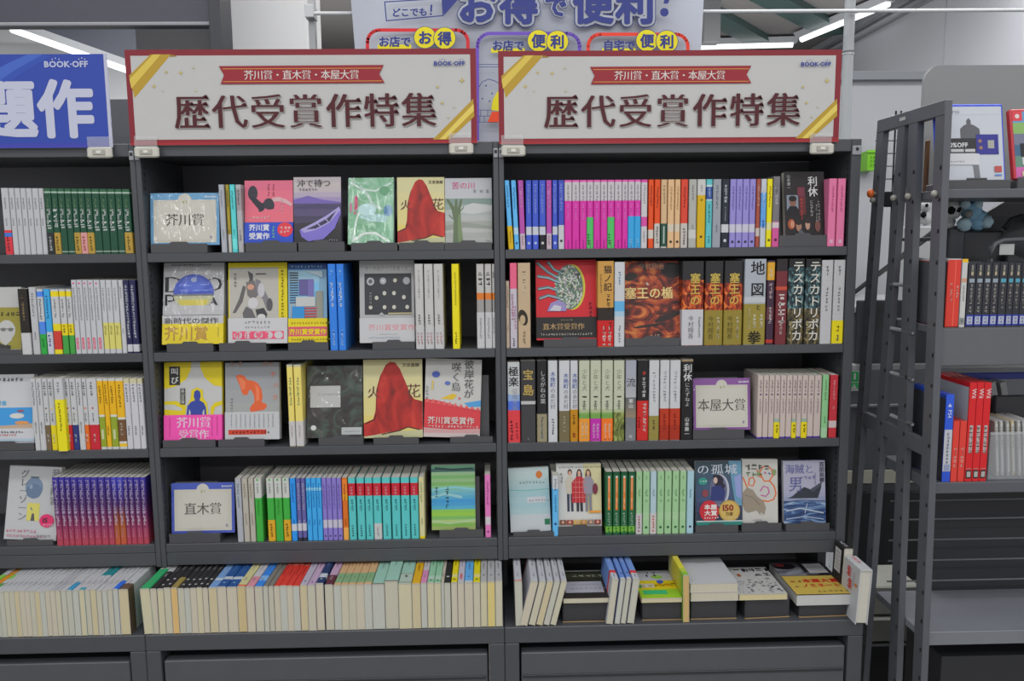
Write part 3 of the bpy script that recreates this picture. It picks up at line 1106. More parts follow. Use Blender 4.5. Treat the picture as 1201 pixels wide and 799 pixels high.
# middle bookcase
ST['l1a'] = S('pale grey paperback', '#b5b9c2', tx=tt('#7c8088', 4, 7, 5))
ST['l1b'] = S('thin mustard paperback', '#9c8a2e', [(0, 0.27, '#c9c8c0')], tx=tt('#4a431a', 3.5, 8, 3))
ST['l1c'] = S('cyan paperback', '#58c4c4', [(0.05, 0.2, '#6cd4d0')], tx=tt('#2a6a72', 4, 8, 3))
ST['l1d'] = S('grey and white paperback', '#b9b7ba', [(0.62, 0.94, '#a29a9c')], tx=tt('#5f5a60', 5, 5, 5))
ST['l2blue'] = S('bright blue paperback', '#2e76d0', tx=[(0.93, 5, 2, '#8fc0ee'), (0.79, 7, 6, '#cfe0f2'), (0.24, 4.5, 6, '#b8d4f0')], d=TAN)
ST['l2white'] = S('thick white paperback', '#c9c8c6', tx=[(0.93, 5.6, 'ゲーテはすべてを言った', '#4d4d50', 'r'), (0.42, 5, 4, '#66666a')], obi=OB(0.27, '#cac9ca', [(0.72, 5.0, 4, '#d09aa0', 'r', 0.3), (0.72, 5.0, 4, '#d09aa0', 'r', 0.7), (0.1, 3.5, 2, '#777')]), d=TAN)
ST['l2yel'] = S('thin yellow paperback', '#d8ca14', tx=[(0.9, 4, 14, '#9c9216'), (0.2, 4.5, 5, '#4a4612')], d=TAN)
ST['l2orange'] = S('white paperback with an orange ribbon print', '#b9b6b2', [(0.43, 0.58, '#9c9a98'), (0.58, 0.66, '#c8702a'), (0.66, 0.99, '#c2c0bc')], tx=[(0.91, 8, '旅の冬', '#332f2e', 'b')], obi=OB(0.43, '#cacacc', [(0.85, 4.5, 8, '#9a9a9e')]), d=TAN)
ST['l2orange']['tx'] = [(0.91, 8, 3, '#332f2e')]
ST['l3y'] = S('pale yellow paperback with a white band', '#d8c76a', [(0.975, 1.0, '#c9c6a8')], tx=[(0.85, 5, 10, '#6f8a5a')], obi=OB(0.31, '#cfcdcc', [(0.85, 3.6, 6, '#b8a0a0')]), d=TAN)
ST['l4grey'] = S('light grey paperback', '#b4b7bf', tx=tt('#5c7a8a', 5, 4, 5, 0.93, 0.72))
ST['l4beige'] = S('pale beige paperback', '#bcb7aa', tx=tt('#8d8474', 4.5, 6, 6, 0.92, 0.45))
ST['l4grn'] = S('white and green paperback', '#3a9f3c', [(0.69, 1.0, '#cfd2cc')], tx=[(0.975, 5, 'dot', '#3f9a3c'), (0.92, 4.5, 4, '#8d908a'), (0.66, 4.5, 6, '#2e8030')])
ST['l4grng'] = S('white and green paperback with a gold band', '#3a9f3c', [(0.69, 1.0, '#cfd2cc')], tx=[(0.975, 5, 'dot', '#3f9a3c'), (0.92, 4.5, 4, '#8d908a')], obi=OB(0.34, '#c99a24', [(0.85, 5, 5, '#4a360c')]))
ST['l4b'] = S('bright blue paperback with a white label', '#2a8ad8', [(0.16, 0.27, '#cfd6de')], tx=tt('#1a5ca8', 4.5, 8, 2))
ST['l4v'] = S('slate violet paperback with a white label', '#5c5a94', [(0.16, 0.28, '#d0d0d8'), (0.0, 0.05, '#2c2c3c')], tx=tt('#c2c0d8', 4, 12, 2))
ST['l4lb'] = S('sky blue paperback', '#3a9cd8', [(0.8, 0.85, '#8fd0ee')], tx=tt('#1f6cb0', 4.5, 10, 3))
ST['l4p'] = S('violet paperback with a white label', '#8274be', [(0.2, 0.33, '#cac6d8')], tx=[(0.9, 4, 11, '#5c4c9c'), (0.07, 4, 'dot', '#2c2840')])
ST['l4o'] = S('orange paperback', '#c8661e', [(0.0, 0.2, '#d89a4a'), (0.64, 0.74, '#d8941c'), (0.74, 0.97, '#d87a2c')], tx=tt('#8a3a0c', 4, 8, 4))
ST['l4t'] = S('turquoise paperback with a red title block', '#52b4b4', [(0.71, 0.91, '#b81f30')], tx=[(0.88, 6, 3, '#d89aa0'), (0.66, 5.5, 4, '#2c6c74'), (0.24, 4.5, 5, '#2c5c64')])
ST['l4tw'] = S('turquoise paperback with red block and white foot', '#52b4b4', [(0.0, 0.26, '#c9cccc'), (0.71, 0.91, '#b81f30')], tx=[(0.88, 6, 3, '#d89aa0'), (0.66, 5.5, 4, '#2c6c74'), (0.2, 4, 4, '#999')])
ST['l4c'] = S('cream paperback with a yellow foot', '#d4cf9c', [(0, 0.04, '#d4c010')], tx=tt('#8a8458', 4, 9, 4))
ST['l4pk'] = S('pink paperback with a white label', '#d274b0', [(0.2, 0.33, '#d6ccd4')], tx=[(0.9, 4.5, 10, '#a03c7c'), (0.09, 5, 'dot', '#7c2c5c')])

# bookcase beside the game rack
ST['r_lby'] = S('light blue paperback with a yellow band', '#5aa8dc', tx=tt('#2c6ca0', 4, 9, 0), obi=OB(0.34, '#c9a414', [(0.8, 4, 5, '#9a7c10')]))
ST['r_lb'] = S('light blue paperback', '#5aa8dc', [(0.22, 0.32, '#b8d8ec')], tx=[(0.9, 4, 9, '#2c6ca0'), (0.09, 5, 'dot', '#274a80')])
ST['r_mag'] = S('mauve paperback with a white foot', '#a84a9c', [(0.0, 0.23, '#cbb8c4')], tx=[(0.95, 5, 8, '#d09ac8'), (0.2, 4, 4, '#9a7a90')])
ST['r_blu'] = S('blue paperback with a white label', '#3c52b8', [(0.21, 0.33, '#ccd0dc')], tx=[(0.95, 5, 10, '#8a9ae0'), (0.09, 6, 'dot', '#b8c4ee')])
ST['r_blk'] = S('blue paperback with a black foot', '#3c52b8', [(0, 0.34, '#1c1d20'), (0.21, 0.33, '#ccd0dc')], tx=[(0.95, 5, 10, '#8a9ae0'), (0.09, 6, 'dot', '#d0d0d0')])
ST['r_blw'] = S('blue paperback with a white foot', '#3c4aac', [(0.0, 0.35, '#cbccd2')], tx=[(0.95, 5, 9, '#8a9ae0'), (0.12, 6, 'dot', '#333')])
PKB = [(0.70, 0.97, '#cdc8cc'), (0.97, 1.0, '#cf5aa4')]
PKT = [(0.93, 4.5, 6, '#8a848a'), (0.66, 4, 7, '#d870c0'), (0.13, 3.5, 4, '#8c1c6c')]
ST['r_pk'] = S('pink and white paperback', '#c62e98', PKB, PKT)
ST['r_pkg'] = S('pink and white paperback with a green band', '#c62e98', PKB, PKT, OB(0.46, '#48b05c', [(0.5, 5, 4, '#1f5c34', 'r', 0.25)]))
ST['r_pkb'] = S('pink and white paperback with a blue band', '#c62e98', PKB, PKT, OB(0.47, '#3296cc', [(0.3, 4, 4, '#7cc4e4')]))
ST['r_pw'] = S('white paperback with a pink stripe', '#cfcccf', [(0.32, 0.46, '#c24a94'), (0.96, 1, '#c84a9c')], tx=[(0.93, 4, 8, '#9c969c'), (0.26, 4, 5, '#9c969c')])
ST['r_or'] = S('orange paperback with a white label', '#d24a1c', [(0.14, 0.27, '#d6cfc6')], tx=tt('#8a2c0c', 4.5, 8, 0))
ST['r_orw'] = S('orange paperback with a white foot', '#d24a1c', [(0.0, 0.36, '#cfcac2')], tx=[(0.9, 4.5, 8, '#8a2c0c'), (0.32, 5, 6, '#5c5a54')])
ST['r_bg'] = S('beige paperback with a dark green foot', '#c9aa82', [(0.0, 0.02, '#cfcac2'), (0.02, 0.36, '#21493c')], tx=[(0.92, 4.5, 7, '#8c7450'), (0.32, 3, 'box', '#b8c4b8', 38)])
ST['r_be'] = S('beige paperback', '#d6b084', [(0.24, 0.35, '#d8ccb8')], tx=[(0.9, 4, 10, '#9a7a4c'), (0.09, 6, 'dot', '#3a2c1c')])
ST['r_red'] = S('red paperback with a white foot', '#c8402c', [(0.0, 0.36, '#cbc4be')], tx=[(0.9, 4.5, 8, '#8c2014'), (0.3, 5, 6, '#55504c')])
ST['r_gw'] = S('pale grey paperback', '#b4b4ae', [(0.14, 0.26, '#cfcfca')], tx=tt('#7c7c76', 4.5, 6, 2))
ST['r_mu'] = S('white and mustard paperback', '#c4a010', [(0.77, 1.0, '#cfcecb')], tx=[(0.92, 4, 3, '#8c8a84'), (0.70, 5, 'dot', '#7a640c'), (0.16, 5.5, 'dot', '#3a300c')])
ST['r_te'] = S('teal paperback with a navy block', '#56b0b4', [(0.69, 0.71, '#c4dadc'), (0.71, 0.89, '#2a4a8c'), (0.89, 0.92, '#c4dadc')], tx=[(0.87, 5, 3, '#b4cce8'), (0.64, 4.5, 7, '#2c6a74'), (0.17, 4, 3, '#2c6a74')])
ST['r_gy'] = S('grey paperback', '#9a9ea6', tx=tt('#666a72', 4.5, 9, 4))
ST['r_nv'] = S('black paperback with a white label', '#1f2730', [(0.22, 0.34, '#d0d2d4')], tx=[(0.92, 6, 5, '#c4cad0'), (0.6, 3.5, 7, '#8a929a'), (0.1, 7, 'dot', '#cfd2d4')])
ST['r_lv'] = S('lavender paperback with a white label', '#9086c8', [(0.22, 0.34, '#cfcbdc')], tx=[(0.9, 4, 10, '#5c5298'), (0.08, 6, 'dot', '#2c2846')])
ST['r_br'] = S('thin brown paperback', '#9a4c3c', [(0.16, 0.28, '#d0c4bc')], tx=tt('#d6b4a8', 4, 9, 0))
ST['r_wb'] = S('white and blue paperback', '#c9ced6', [(0.30, 0.8, '#5a94d0')], tx=[(0.9, 4, 9, '#e0e6ee'), (0.4, 5, 3, '#1f4a9c')])
ST['r_yl'] = S('bright yellow paperback', '#d8cc10', [(0.25, 0.36, '#dcd89c')], tx=[(0.9, 4, 9, '#a04a10'), (0.1, 6, 'dot', '#5a540c')])
ST['r_gp'] = S('grey paperback with a pink foot', '#6e6b6e', [(0, 0.36, '#c0508c'), (0.27, 0.35, '#d8c8d0')], tx=[(0.9, 6, 6, '#c8c8ca'), (0.1, 7, 'dot', '#5a1c3c')])
ST['r_pp'] = S('plain pink paperback', '#d8749c', tx=[(0.9, 4.5, 10, '#b04878'), (0.1, 7, 'box', '#e8b8cc', 8)])
# second shelf
ST['r2a'] = S('short beige paperback', '#b7a592', tx=tt('#8a7866', 4, 9, 3))
ST['r2b'] = S('pink and white hardback', '#c9c2cc', [(0.7, 1.0, '#d25c7c')], tx=[(0.64, 5, 9, '#9c5a7c', 'r', 0.35), (0.5, 5, 8, '#b07898', 'r', 0.7), (0.12, 4, 4, '#444')], d=TAN)
ST['r2c'] = S('beige hardback with a dark leaf emblem', '#b9a284', tx=[(0.93, 7, 6, '#d6c8ae'), (0.2, 6, 4, '#7a6a50')], d=TAN, leaf=True)
ST['r2mask'] = S('gold hardback with a red band', '#b88a44', [(0.30, 0.46, '#2b2320')], tx=[(0.955, 14, '臘ノ記', '#2c2018', 'b', 0.6), (0.62, 7, 4, '#4c3a20', 'r', 0.68), (0.85, 4, 8, '#8a6830', 'r', 0.2)], obi=OB(0.31, '#b81c1c', [(0.8, 7, 5, '#e8d0c8', 'b', 0.42), (0.8, 7, 5, '#e8d0c8', 'b', 0.76), (0.94, 5, 2, '#2a1010', 'r', 0.8)]), d=TAN)
ST['r2mask']['tx'][0] = (0.955, 19, '猫ノ記', '#2c2018', 'b', 0.62)
ST['r2wave'] = S('white hardback with a blue brush mark', '#cfd0d2', [(0.36, 0.42, '#a8c8dc'), (0.42, 0.54, '#5aa0cc')], tx=[(0.9, 5, 5, '#5c84b0'), (0.25, 5, 6, '#7c8088')], d=TAN)
FIREM = print_mat('fire', [(0.30, '#231a18'), (0.44, '#6a2418'), (0.52, '#a03a1c'), (0.60, '#c8662a'), (0.70, '#d89050')], (55, 55, 38), 2.2, 6)
TEALM = print_mat('teal_night', [(0.36, '#17191a'), (0.48, '#263438'), (0.56, '#3f636a'), (0.66, '#8a9a94')], (70, 70, 40), 2.5, 6)
DUSKM = print_mat('olive_night', [(0.36, '#17181a'), (0.48, '#3a3628'), (0.58, '#6a5c3c'), (0.68, '#8a8058')], (70, 70, 40), 2.5, 6)
GRASSM = print_mat('grass', [(0.35, '#3f4424'), (0.48, '#6a7438'), (0.58, '#8a9450'), (0.7, '#b0b080')], (120, 60, 40), 1.5, 4)
FIRE = grad([(0, '#8c3a1c'), (0.40, '#c4681c'), (0.48, '#d06c24'), (0.60, '#b43a20'), (0.72, '#5a2c22'), (0.80, '#2a2726'), (1, '#29282a')], 24)
ST['r2w'] = S('dark fiery hardback with a white band', '#29282a', [(0, 0.78, FIREM)], [(0.865, 24, '塞王の', '#b8a04a', 'b', 0.6)], OB(0.43, '#cbcbcf', [(0.84, 13, '今村翔吾', '#55555a', 'r', 0.42), (0.80, 4.5, 8, '#7a7a80', 'r', 0.82)]), d=TAN)
ST['r2o'] = S('dark fiery hardback with an olive band', '#29282a', [(0, 0.74, FIREM)], [(0.865, 24, '塞王の', '#b8a04a', 'b', 0.55)], OB(0.42, '#86762e', [(0.84, 13, '今村翔吾', '#4c4418', 'r', 0.34), (0.82, 5.5, 7, '#d6d0b8', 'b', 0.75)]), d=TAN)
ST['r2map'] = S('silver hardback with an olive band', '#aeb4bc', [(0.5, 0.56, '#c4c8cc')], [(0.985, 33, '地', '#1c1d20', 'b', 0.6), (0.735, 32, '図', '#1c1d20', 'b', 0.6)], OB(0.48, '#8a7c34', [(0.99, 13, 'と', '#1c1a10', 'b', 0.66), (0.36, 32, '拳', '#1c1a10', 'b'), (0.75, 6, 4, '#e0dcc8', 'b', 0.5), (0.75, 6, 4, '#e0dcc8', 'b', 0.82), (0.9, 3, 12, '#d0caa8', 'r', 0.25)]), d=TAN)
ST['r2thin'] = S('gold and purple paperback', '#3a2638', [(0.77, 0.98, '#c9962c'), (0.02, 0.06, '#a83028'), (0.3, 0.45, '#5c3440')], [(0.9, 7, 2, '#e4d8b8'), (0.74, 7, 4, '#c8b0b4'), (0.45, 6, 5, '#d6d0cc')], d=TAN)
ST['r2red'] = S('dark red hardback with white lettering', '#6a2a30', [(0.86, 1.0, '#2a2428'), (0.64, 0.68, '#b84a34')], [(0.60, 11, 'らくい', '#d8ccc8', 'b', 0.5), (0.28, 6, 4, '#c8b8b4')], d=TAN)
ST['r2red']['tx'][0] = (0.60, 13, 4, '#d8ccc8', 'b', 0.55)
TES = grad([(0, '#4a4236'), (0.3, '#5c5038'), (0.45, '#35515a'), (0.7, '#2c4850'), (0.8, '#24282a'), (1, '#1d1e20')], 14)
ST['r2tes'] = S('black hardback with large white lettering', '#1d1e20', [(0, 0.42, DUSKM), (0.42, 0.9, TEALM)], [(0.985, 25.5, 'テスカトリポカ', '#d8d6cc', 'b', 0.60), (0.28, 6, 4, '#b4a878', 'b', 0.2)], d=TAN)
ST['r2pl'] = S('plain white hardback', '#c8c8ca', tx=[(0.93, 5.5, 3, '#55565a'), (0.68, 6, 7, '#9a9a9e')], d=TAN)
ST['r2py'] = S('plain white hardback with a yellow band', '#c8c8ca', tx=[(0.93, 5.5, 3, '#55565a'), (0.68, 6, 7, '#9a9a9e')], obi=OB(0.28, '#d6c614', [(0.8, 6, 2, '#4a4410'), (0.4, 6, 2, '#3c4a5c')]), d=TAN)
# third shelf
ST['r3a'] = S('white and blue hardback with a red band', '#c4c8c8', [(0.4, 0.52, '#4a68c0'), (0.52, 0.6, '#8ca4cc')], [(0.95, 23, '極楽', '#1c1c20', 'b', 0.5), (0.68, 13, '征夷大将', '#8c9098', 'r', 0.6)], OB(0.405, '#c93a40', [(0.7, 6, 8, '#3c1418', 'b', 0.3), (0.62, 6, 5, '#a02830', 'r', 0.75)]), d=TAN)
ST['r3b'] = S('black hardback with gold title', '#353436', [(0.0, 0.45, '#3a3a3c'), (0.47, 0.51, '#c0c0c0')], [(0.90, 25, '宝', '#a8904c', 'b'), (0.72, 27, '島', '#a8904c', 'b'), (0.06, 4, 2, '#b0b0b0')], d=TAN)
ST['r3c'] = S('black paperback with an olive band', '#1e1e20', tx=[(0.88, 12.5, 'しろがねの葉', '#c4c4c4', 'r', 0.6)], obi=OB(0.35, '#8a8268', [(0.9, 5, 9, '#5c6a78')]), d=TAN)
ST['r3d'] = S('white paperback with blue lettering', '#cfd1d5', tx=[(0.87, 12, '木挽町', '#48588c', 'b'), (0.67, 12, 'のあだ討', '#5c606c', 'r'), (0.3, 5, 6, '#55585e')], d=TAN)
ST['r3e'] = S('white hardback with an olive brown band', '#cfd1d5', tx=[(0.85, 12, '木挽町', '#48588c', 'b', 0.65), (0.65, 11, 'のあだ討', '#5c606c', 'r', 0.65)], obi=OB(0.385, '#6a6044', [(0.85, 5, 6, '#c4bc9c')]), d=TAN)
ST['r3f'] = S('white hardback with a golden band', '#cfd1d5', tx=[(0.85, 12, '木挽町', '#48588c', 'b', 0.6), (0.65, 11, 'のあだ討', '#5c606c', 'r', 0.6)], obi=OB(0.40, '#b07a14', [(0.85, 5, 4, '#5c3c08'), (0.3, 6, 2, '#8c2c14')]), d=TAN)
SP = [(0.28, 0.34, '#6a9448'), (0.34, 0.36, '#7a9c54'), (0.36, 0.40, '#a9b48c')]
SPT = [(0.90, 12.5, '少年と犬', '#6c705c', 'r'), (0.58, 9, 3, '#777a6a')]
ST['r3go'] = S('pale green hardback with an orange band', '#c4c8b0', SP, SPT, OB(0.285, '#d68a2c', [(0.85, 6, 5, '#e8d8b8', 'b', 0.35), (0.85, 6, 5, '#e8d8b8', 'b', 0.7)]), d=TAN)
ST['r3gm'] = S('pale green hardback with a magenta band', '#c4c8b0', SP, SPT, OB(0.285, '#b0289c', [(0.8, 6, 5, '#e0b0d8', 'b', 0.33), (0.8, 6, 5, '#e0b0d8', 'b', 0.7)]), d=TAN)
ST['r3gr'] = S('pale green hardback with a deep orange band', '#c4c8b0', SP, SPT, OB(0.285, '#dc6c20', [(0.8, 6, 5, '#e8c8a8', 'b', 0.33), (0.8, 6, 5, '#e8c8a8', 'b', 0.7)]), d=TAN)
ST['r3gn'] = S('pale green hardback with grass at its foot', '#c4c8b0', [(0, 0.36, GRASSM), (0.36, 0.40, '#a9b48c')], SPT, d=TAN)
ST['r3ry'] = S('grey hardback with a brushed title', '#8c8e92', grad([(0, '#77797c'), (0.28, '#6c6e72'), (0.30, '#8a7a64'), (0.52, '#5c5e60'), (0.54, '#b8babc'), (0.7, '#a9abb4'), (1, '#a4a8b4')], 24), [(0.79, 22, '流', '#2c2c30', 'r'), (0.53, 11, '東山', '#d8d8d8', 'b'), (0.08, 7, 1, '#d8d8d8')], d=TAN)
ST['r3rb'] = S('black hardback with a red lower spine', '#1a1a1c', tx=[(0.87, 8, '火', '#c43a34', 'b', 0.6), (0.79, 7, 'の山谷', '#c8c8c8', 'r', 0.6)], obi=OB(0.5, '#b92420', [(0.95, 6.5, 8, '#e4ccc8', 'b', 0.68), (0.6, 5, 4, '#7a1010', 'r', 0.2)]), d=TAN)
ST['r3rb']['tx'] = [(0.87, 8, 1, '#c43a34', 'b', 0.6), (0.79, 7, 5, '#c8c8c8', 'b', 0.6)]
ST['r3wo'] = S('white hardback with an olive band', '#cdcfd1', tx=[(0.87, 7, 7, '#c0c2c6'), (0.6, 6, 3, '#b4b6ba')], obi=OB(0.31, '#877a3c', [(0.85, 5, 4, '#4c4420')]), d=TAN)
ST['r3wr'] = S('white hardback with a brick red band', '#cdcfd1', tx=[(0.87, 6.5, 7, '#b8bac0'), (0.6, 6, 3, '#b4b6ba')], obi=OB(0.40, '#a83218', [(0.85, 5, 6, '#7a1c0c')], [(0.0, 0.19, '#982a14')]), d=TAN)
ST['r3bk'] = S('black hardback with white brushed title', '#19191b', [(0.975, 1.0, '#8c7a5c')], [(0.95, 20, '利休', '#d2d2d2', 'b', 0.52), (0.72, 11, 'にたずねよ', '#c4c4c4', 'r', 0.52), (0.29, 11, '山本兼一', '#c8c8c8', 'b', 0.52)], d=TAN)
CP = [(0.0, 0.028, '#4c3a8c')]
CPT = [(0.93, 4.2, 5, '#6c5f68'), (0.70, 4.5, 'dot', '#4c4460'), (0.64, 3.8, 7, '#8c7c84')]
ST['r3c1'] = S('cream bunko with a purple foot', '#cfbfb8', CP, CPT)
ST['r3c1']['desc'] = 'cream paperback with a purple foot'
ST['r3cy'] = S('cream paperback with a yellow band', '#cfbfb8', CP, CPT, OB(0.315, '#d6c414', [(0.7, 5, 3, '#4a4410')], [(0.26, 0.315, '#9ab0a0')]))
ST['r3gn2'] = S('thin pale green paperback', '#8cc48c', [(0, 0.16, '#a8d4a8')], tx=tt('#3c7a48', 4, 9, 4))
ST['r3rd'] = S('red paperback with a white label', '#b8303a', [(0.16, 0.27, '#d8c4c4')], tx=tt('#e0a4a8', 4.5, 8, 2, 0.92, 0.52))
# fourth shelf
ST['r4lb'] = S('sky blue paperback with a white head', '#5aa8d8', [(0.78, 1.0, '#cfd2d6')], tx=[(0.95, 4.5, 5, '#55585e'), (0.68, 4.5, 7, '#2c6c9c'), (0.2, 6, 'dot', '#274a78')])
ST['r4g'] = S('dark green paperback with an orange title strip', '#1f5a38', [(0.04, 0.135, '#6aa43c'), (0.95, 1.0, '#174a2c')], tx=[(0.935, 5.2, 'box', '#d8cfc4', 80), (0.90, 5.2, 'box', '#d87228', 76), (0.88, 4, 13, '#f0c49a'), (0.36, 5, 5, '#b4ccb4'), (0.12, 5, 2, '#2c5a24')])
ST['r4lg'] = S('light green paperback', '#9cc494', [(0.23, 0.35, '#a8cca0')], tx=[(0.93, 3.6, 2, '#6a9468'), (0.72, 4.5, 3, '#5c8c60'), (0.55, 4.5, 1, '#5c8c60'), (0.11, 6, 'dot', '#1f5a34')])
ST['r4lgo'] = S('light green paperback with a white band', '#9cc494', tx=[(0.93, 3.6, 2, '#6a9468'), (0.72, 4.5, 3, '#5c8c60')], obi=OB(0.33, '#cfc9cc', [(0.9, 5, 6, '#8c3c44')]))
ST['r4wbo'] = S('pale blue paperback with a white band', '#b4ccd4', tx=[(0.72, 4.5, 3, '#6c8c98')], obi=OB(0.33, '#d2cac8', [(0.9, 5, 6, '#c05040')]))
ST['r4lb2'] = S('pale blue paperback', '#a8ccd8', tx=[(0.72, 4.5, 4, '#5c8c9c'), (0.11, 6, 'dot', '#3a3c4c')])

ROWNAME = {'F': 'end bookcase', 'L': 'middle bookcase', 'R': 'game-side bookcase'}
SHELF = ['top shelf', 'second shelf', 'third shelf', 'fourth shelf', 'base deck']
GROUPN = {'F': 'books in the end bookcase', 'L': 'books in the middle bookcase', 'R': 'books in the bookcase by the game rack'}


def run_labels(keys, where):
    descs = [ST[k]['desc'] for k in keys]
    descs = ['plain ' + d if any(o.startswith(d + ' with') for o in descs) else d for d in descs]
    out = []
    for i, d in enumerate(descs):
        n = descs.count(d)
        if n == 1:
            out.append('%s, %s' % (d, where))
        else:
            out.append('%s of %s %s from left, %s' % (ORD[descs[:i].count(d)], CARD[n], plural(d), where))
    return out


def spine_row(case, k, entries, top, Y=0.004):
    """entries: (x0, x1, style, options); x in photo pixels along the foot of the row; top: pixel line of the heads"""
    z = ZS[k]
    where = '%s, %s' % (SHELF[k], ROWNAME[case])
    labels = run_labels([e[2] for e in entries], where)
    grp = '%s, %s' % (GROUPN[case], SHELF[k])
    (xa, ya), (xb, yb) = top
    for e, lab in zip(entries, labels):
        x0, x1, key = e[:3]
        op = e[3] if len(e) > 3 else {}
        y = Y + op.get('dy', 0.0)
        X0, X1 = x_at(x0, y, z), x_at(x1, y, z)
        t = max(0.004, X1 - X0 - 0.0009)
        xm = (x0 + x1) / 2
        pyt = op.get('yt', ya + (yb - ya) * (xm - xa) / (xb - xa))
        tilt = math.radians(op.get('tilt', 0.0))
        H = (at(xm, pyt, y).z - z) / math.cos(tilt)
        if k:
            H = min(H, ZS[k - 1] - LIP - z - 0.0025)
        st = ST[key]
        r = make_book(st, t, H, lab, grp, 'hardback_book' if 'hardback' in st['desc'] else 'paperback_book', op.get('pages'))
        dz = 0.0002 + abs(math.sin(tilt)) * t / 2
        r.matrix_world = Matrix.Translation(((X0 + X1) / 2, y, z + dz)) @ Matrix.Rotation(tilt, 4, 'Y')


E_ = lambda xs, key: [(a, b, key) for a, b in zip(xs, xs[1:])]
# --- end bookcase
xs = [-8.0, -1.0, 7, 15.8, 22.5, 29.3, 36, 42.8, 50.3, 56.3]
row = [(-12, -4, 'f_green_gold'), (-4, 6.4, 'f_green')]
row = []
row += [(6.8, 15.6, 'f_white_obi')] + E_(xs[3:], 'f_white')
gx = [56.6, 64.9, 72.4, 80.4, 88.3, 95.9, 103.7, 111.9, 120.9, 130, 139, 147.2, 156.6]
gk = ['blk', 'gold', '', '', 'gold', 'pink', 'gold', '', '', '', '', 'gold']
row += [(a, b, 'f_green' + ('_' + k if k else '')) for a, b, k in zip(gx, gx[1:], gk)]
spine_row('F', 0, row, ((0, 220.5), (155, 222)))
row = [(26, 37.5, 'f2_a', {'yt': 339}), (39, 47.6, 'f2_b', {'yt': 337}), (48, 55.6, 'f2_c', {'yt': 339}), (56, 63.6, 'f2_d', {'yt': 339}), (64, 73.6, 'f2_e', {'yt': 339.5}),
       (74, 81.5, 'f2_f', {'yt': 339.5}), (82, 88.6, 'f2_f', {'yt': 339.5})]
row += E_([89, 95.4, 102, 108.4, 115, 122.3], 'f2_g') + E_([122.6, 129, 136, 143.2], 'f2_h') + [(143.5, 149.2, 'f2_i'), (149.6, 156, 'f2_j'), (156.2, 164, 'f2_j')]
spine_row('F', 1, row, ((90, 328.5), (160, 328.5)))
b3 = [41.3, 47.7, 54.8, 61.2, 68.4, 79.5, 86.6, 93.8, 101, 106.2, 118.4, 125.6, 131.6, 139.9, 149.4, 156.6, 165.3, 172.0]
k3 = ['w', 'w', 'brn', 'yel', 'big', 'red', 'nvy', 'w', 'org', 'red', 'yg', 'y', 'yg', 'yb', 'p', 'p', 'p']
spine_row('F', 2, [(a, b, 'f3_' + k, {'dy': -0.012 if k == 'big' else 0.0}) for a, b, k in zip(b3, b3[1:], k3)], ((40, 444), (170, 444)))
b4 = [66.7, 74.5, 81.4, 87.9, 96, 104.2, 111.5, 119.6, 127.8, 135.1, 141.6, 148.9, 154.6, 161.1, 168.5, 175.2]
spine_row('F', 3, [(a, b, 'f4o' if i in (9, 10) else 'f4') for i, (a, b) in enumerate(zip(b4, b4[1:]))], ((66, 560), (176, 560)), 0.004)

# --- middle bookcase
spine_row('L', 0, [(259.8, 266.6, 'l1a'), (268, 272.2, 'l1b'), (272.6, 279, 'l1c'), (279.6, 286.4, 'l1d')], ((260, 216.6), (286, 216.6)), 0.012)
spine_row('L', 1, [(387.4, 396.8, 'l2blue'), (397.4, 406.2, 'l2blue'), (488, 498.2, 'l2white'), (499, 509.6, 'l2white'), (510.2, 521.2, 'l2white'), (531, 539.8, 'l2yel'),
                   (559.8, 568.8, 'l2orange'), (569.5, 577.6, 'l2orange'), (578.0, 581.4, 'l2orange')], ((390, 309.7), (580, 309.7)))
spine_row('L', 2, [(339.7, 347.0, 'l3y'), (347.6, 356.9, 'l3y')], ((339, 428), (357, 428)))
row = [(278.8, 286, 'l4grey'), (286.5, 293.5, 'l4beige'), (294, 300.5, 'l4beige'), (301, 309.5, 'l4grn'), (315, 323.6, 'l4grng'), (324, 333, 'l4grn'), (333.5, 341.8, 'l4grng'),
       (342.4, 349.2, 'l4b'), (349.6, 355, 'l4v'), (355.2, 360.4, 'l4v')] + E_([361, 367, 373, 379.2], 'l4lb') + E_([379.5, 385, 391, 396.8, 402.4], 'l4p') + [(402.9, 409.5, 'l4o')]
tx_ = [(410, 418.7), (419.8, 429), (429.6, 438.6), (439, 448.6), (449.4, 459.4), (460.4, 470.6), (471.4, 481.6), (482.4, 491.7)]
row += [(a, b, 'l4tw' if i == 3 else 'l4t') for i, (a, b) in enumerate(tx_)] + [(492.2, 498.8, 'l4c'), (569.2, 576.2, 'l4pk', {'yt': 557})]
spine_row('L', 3, row, ((280, 561.5), (500, 560)), 0.006)

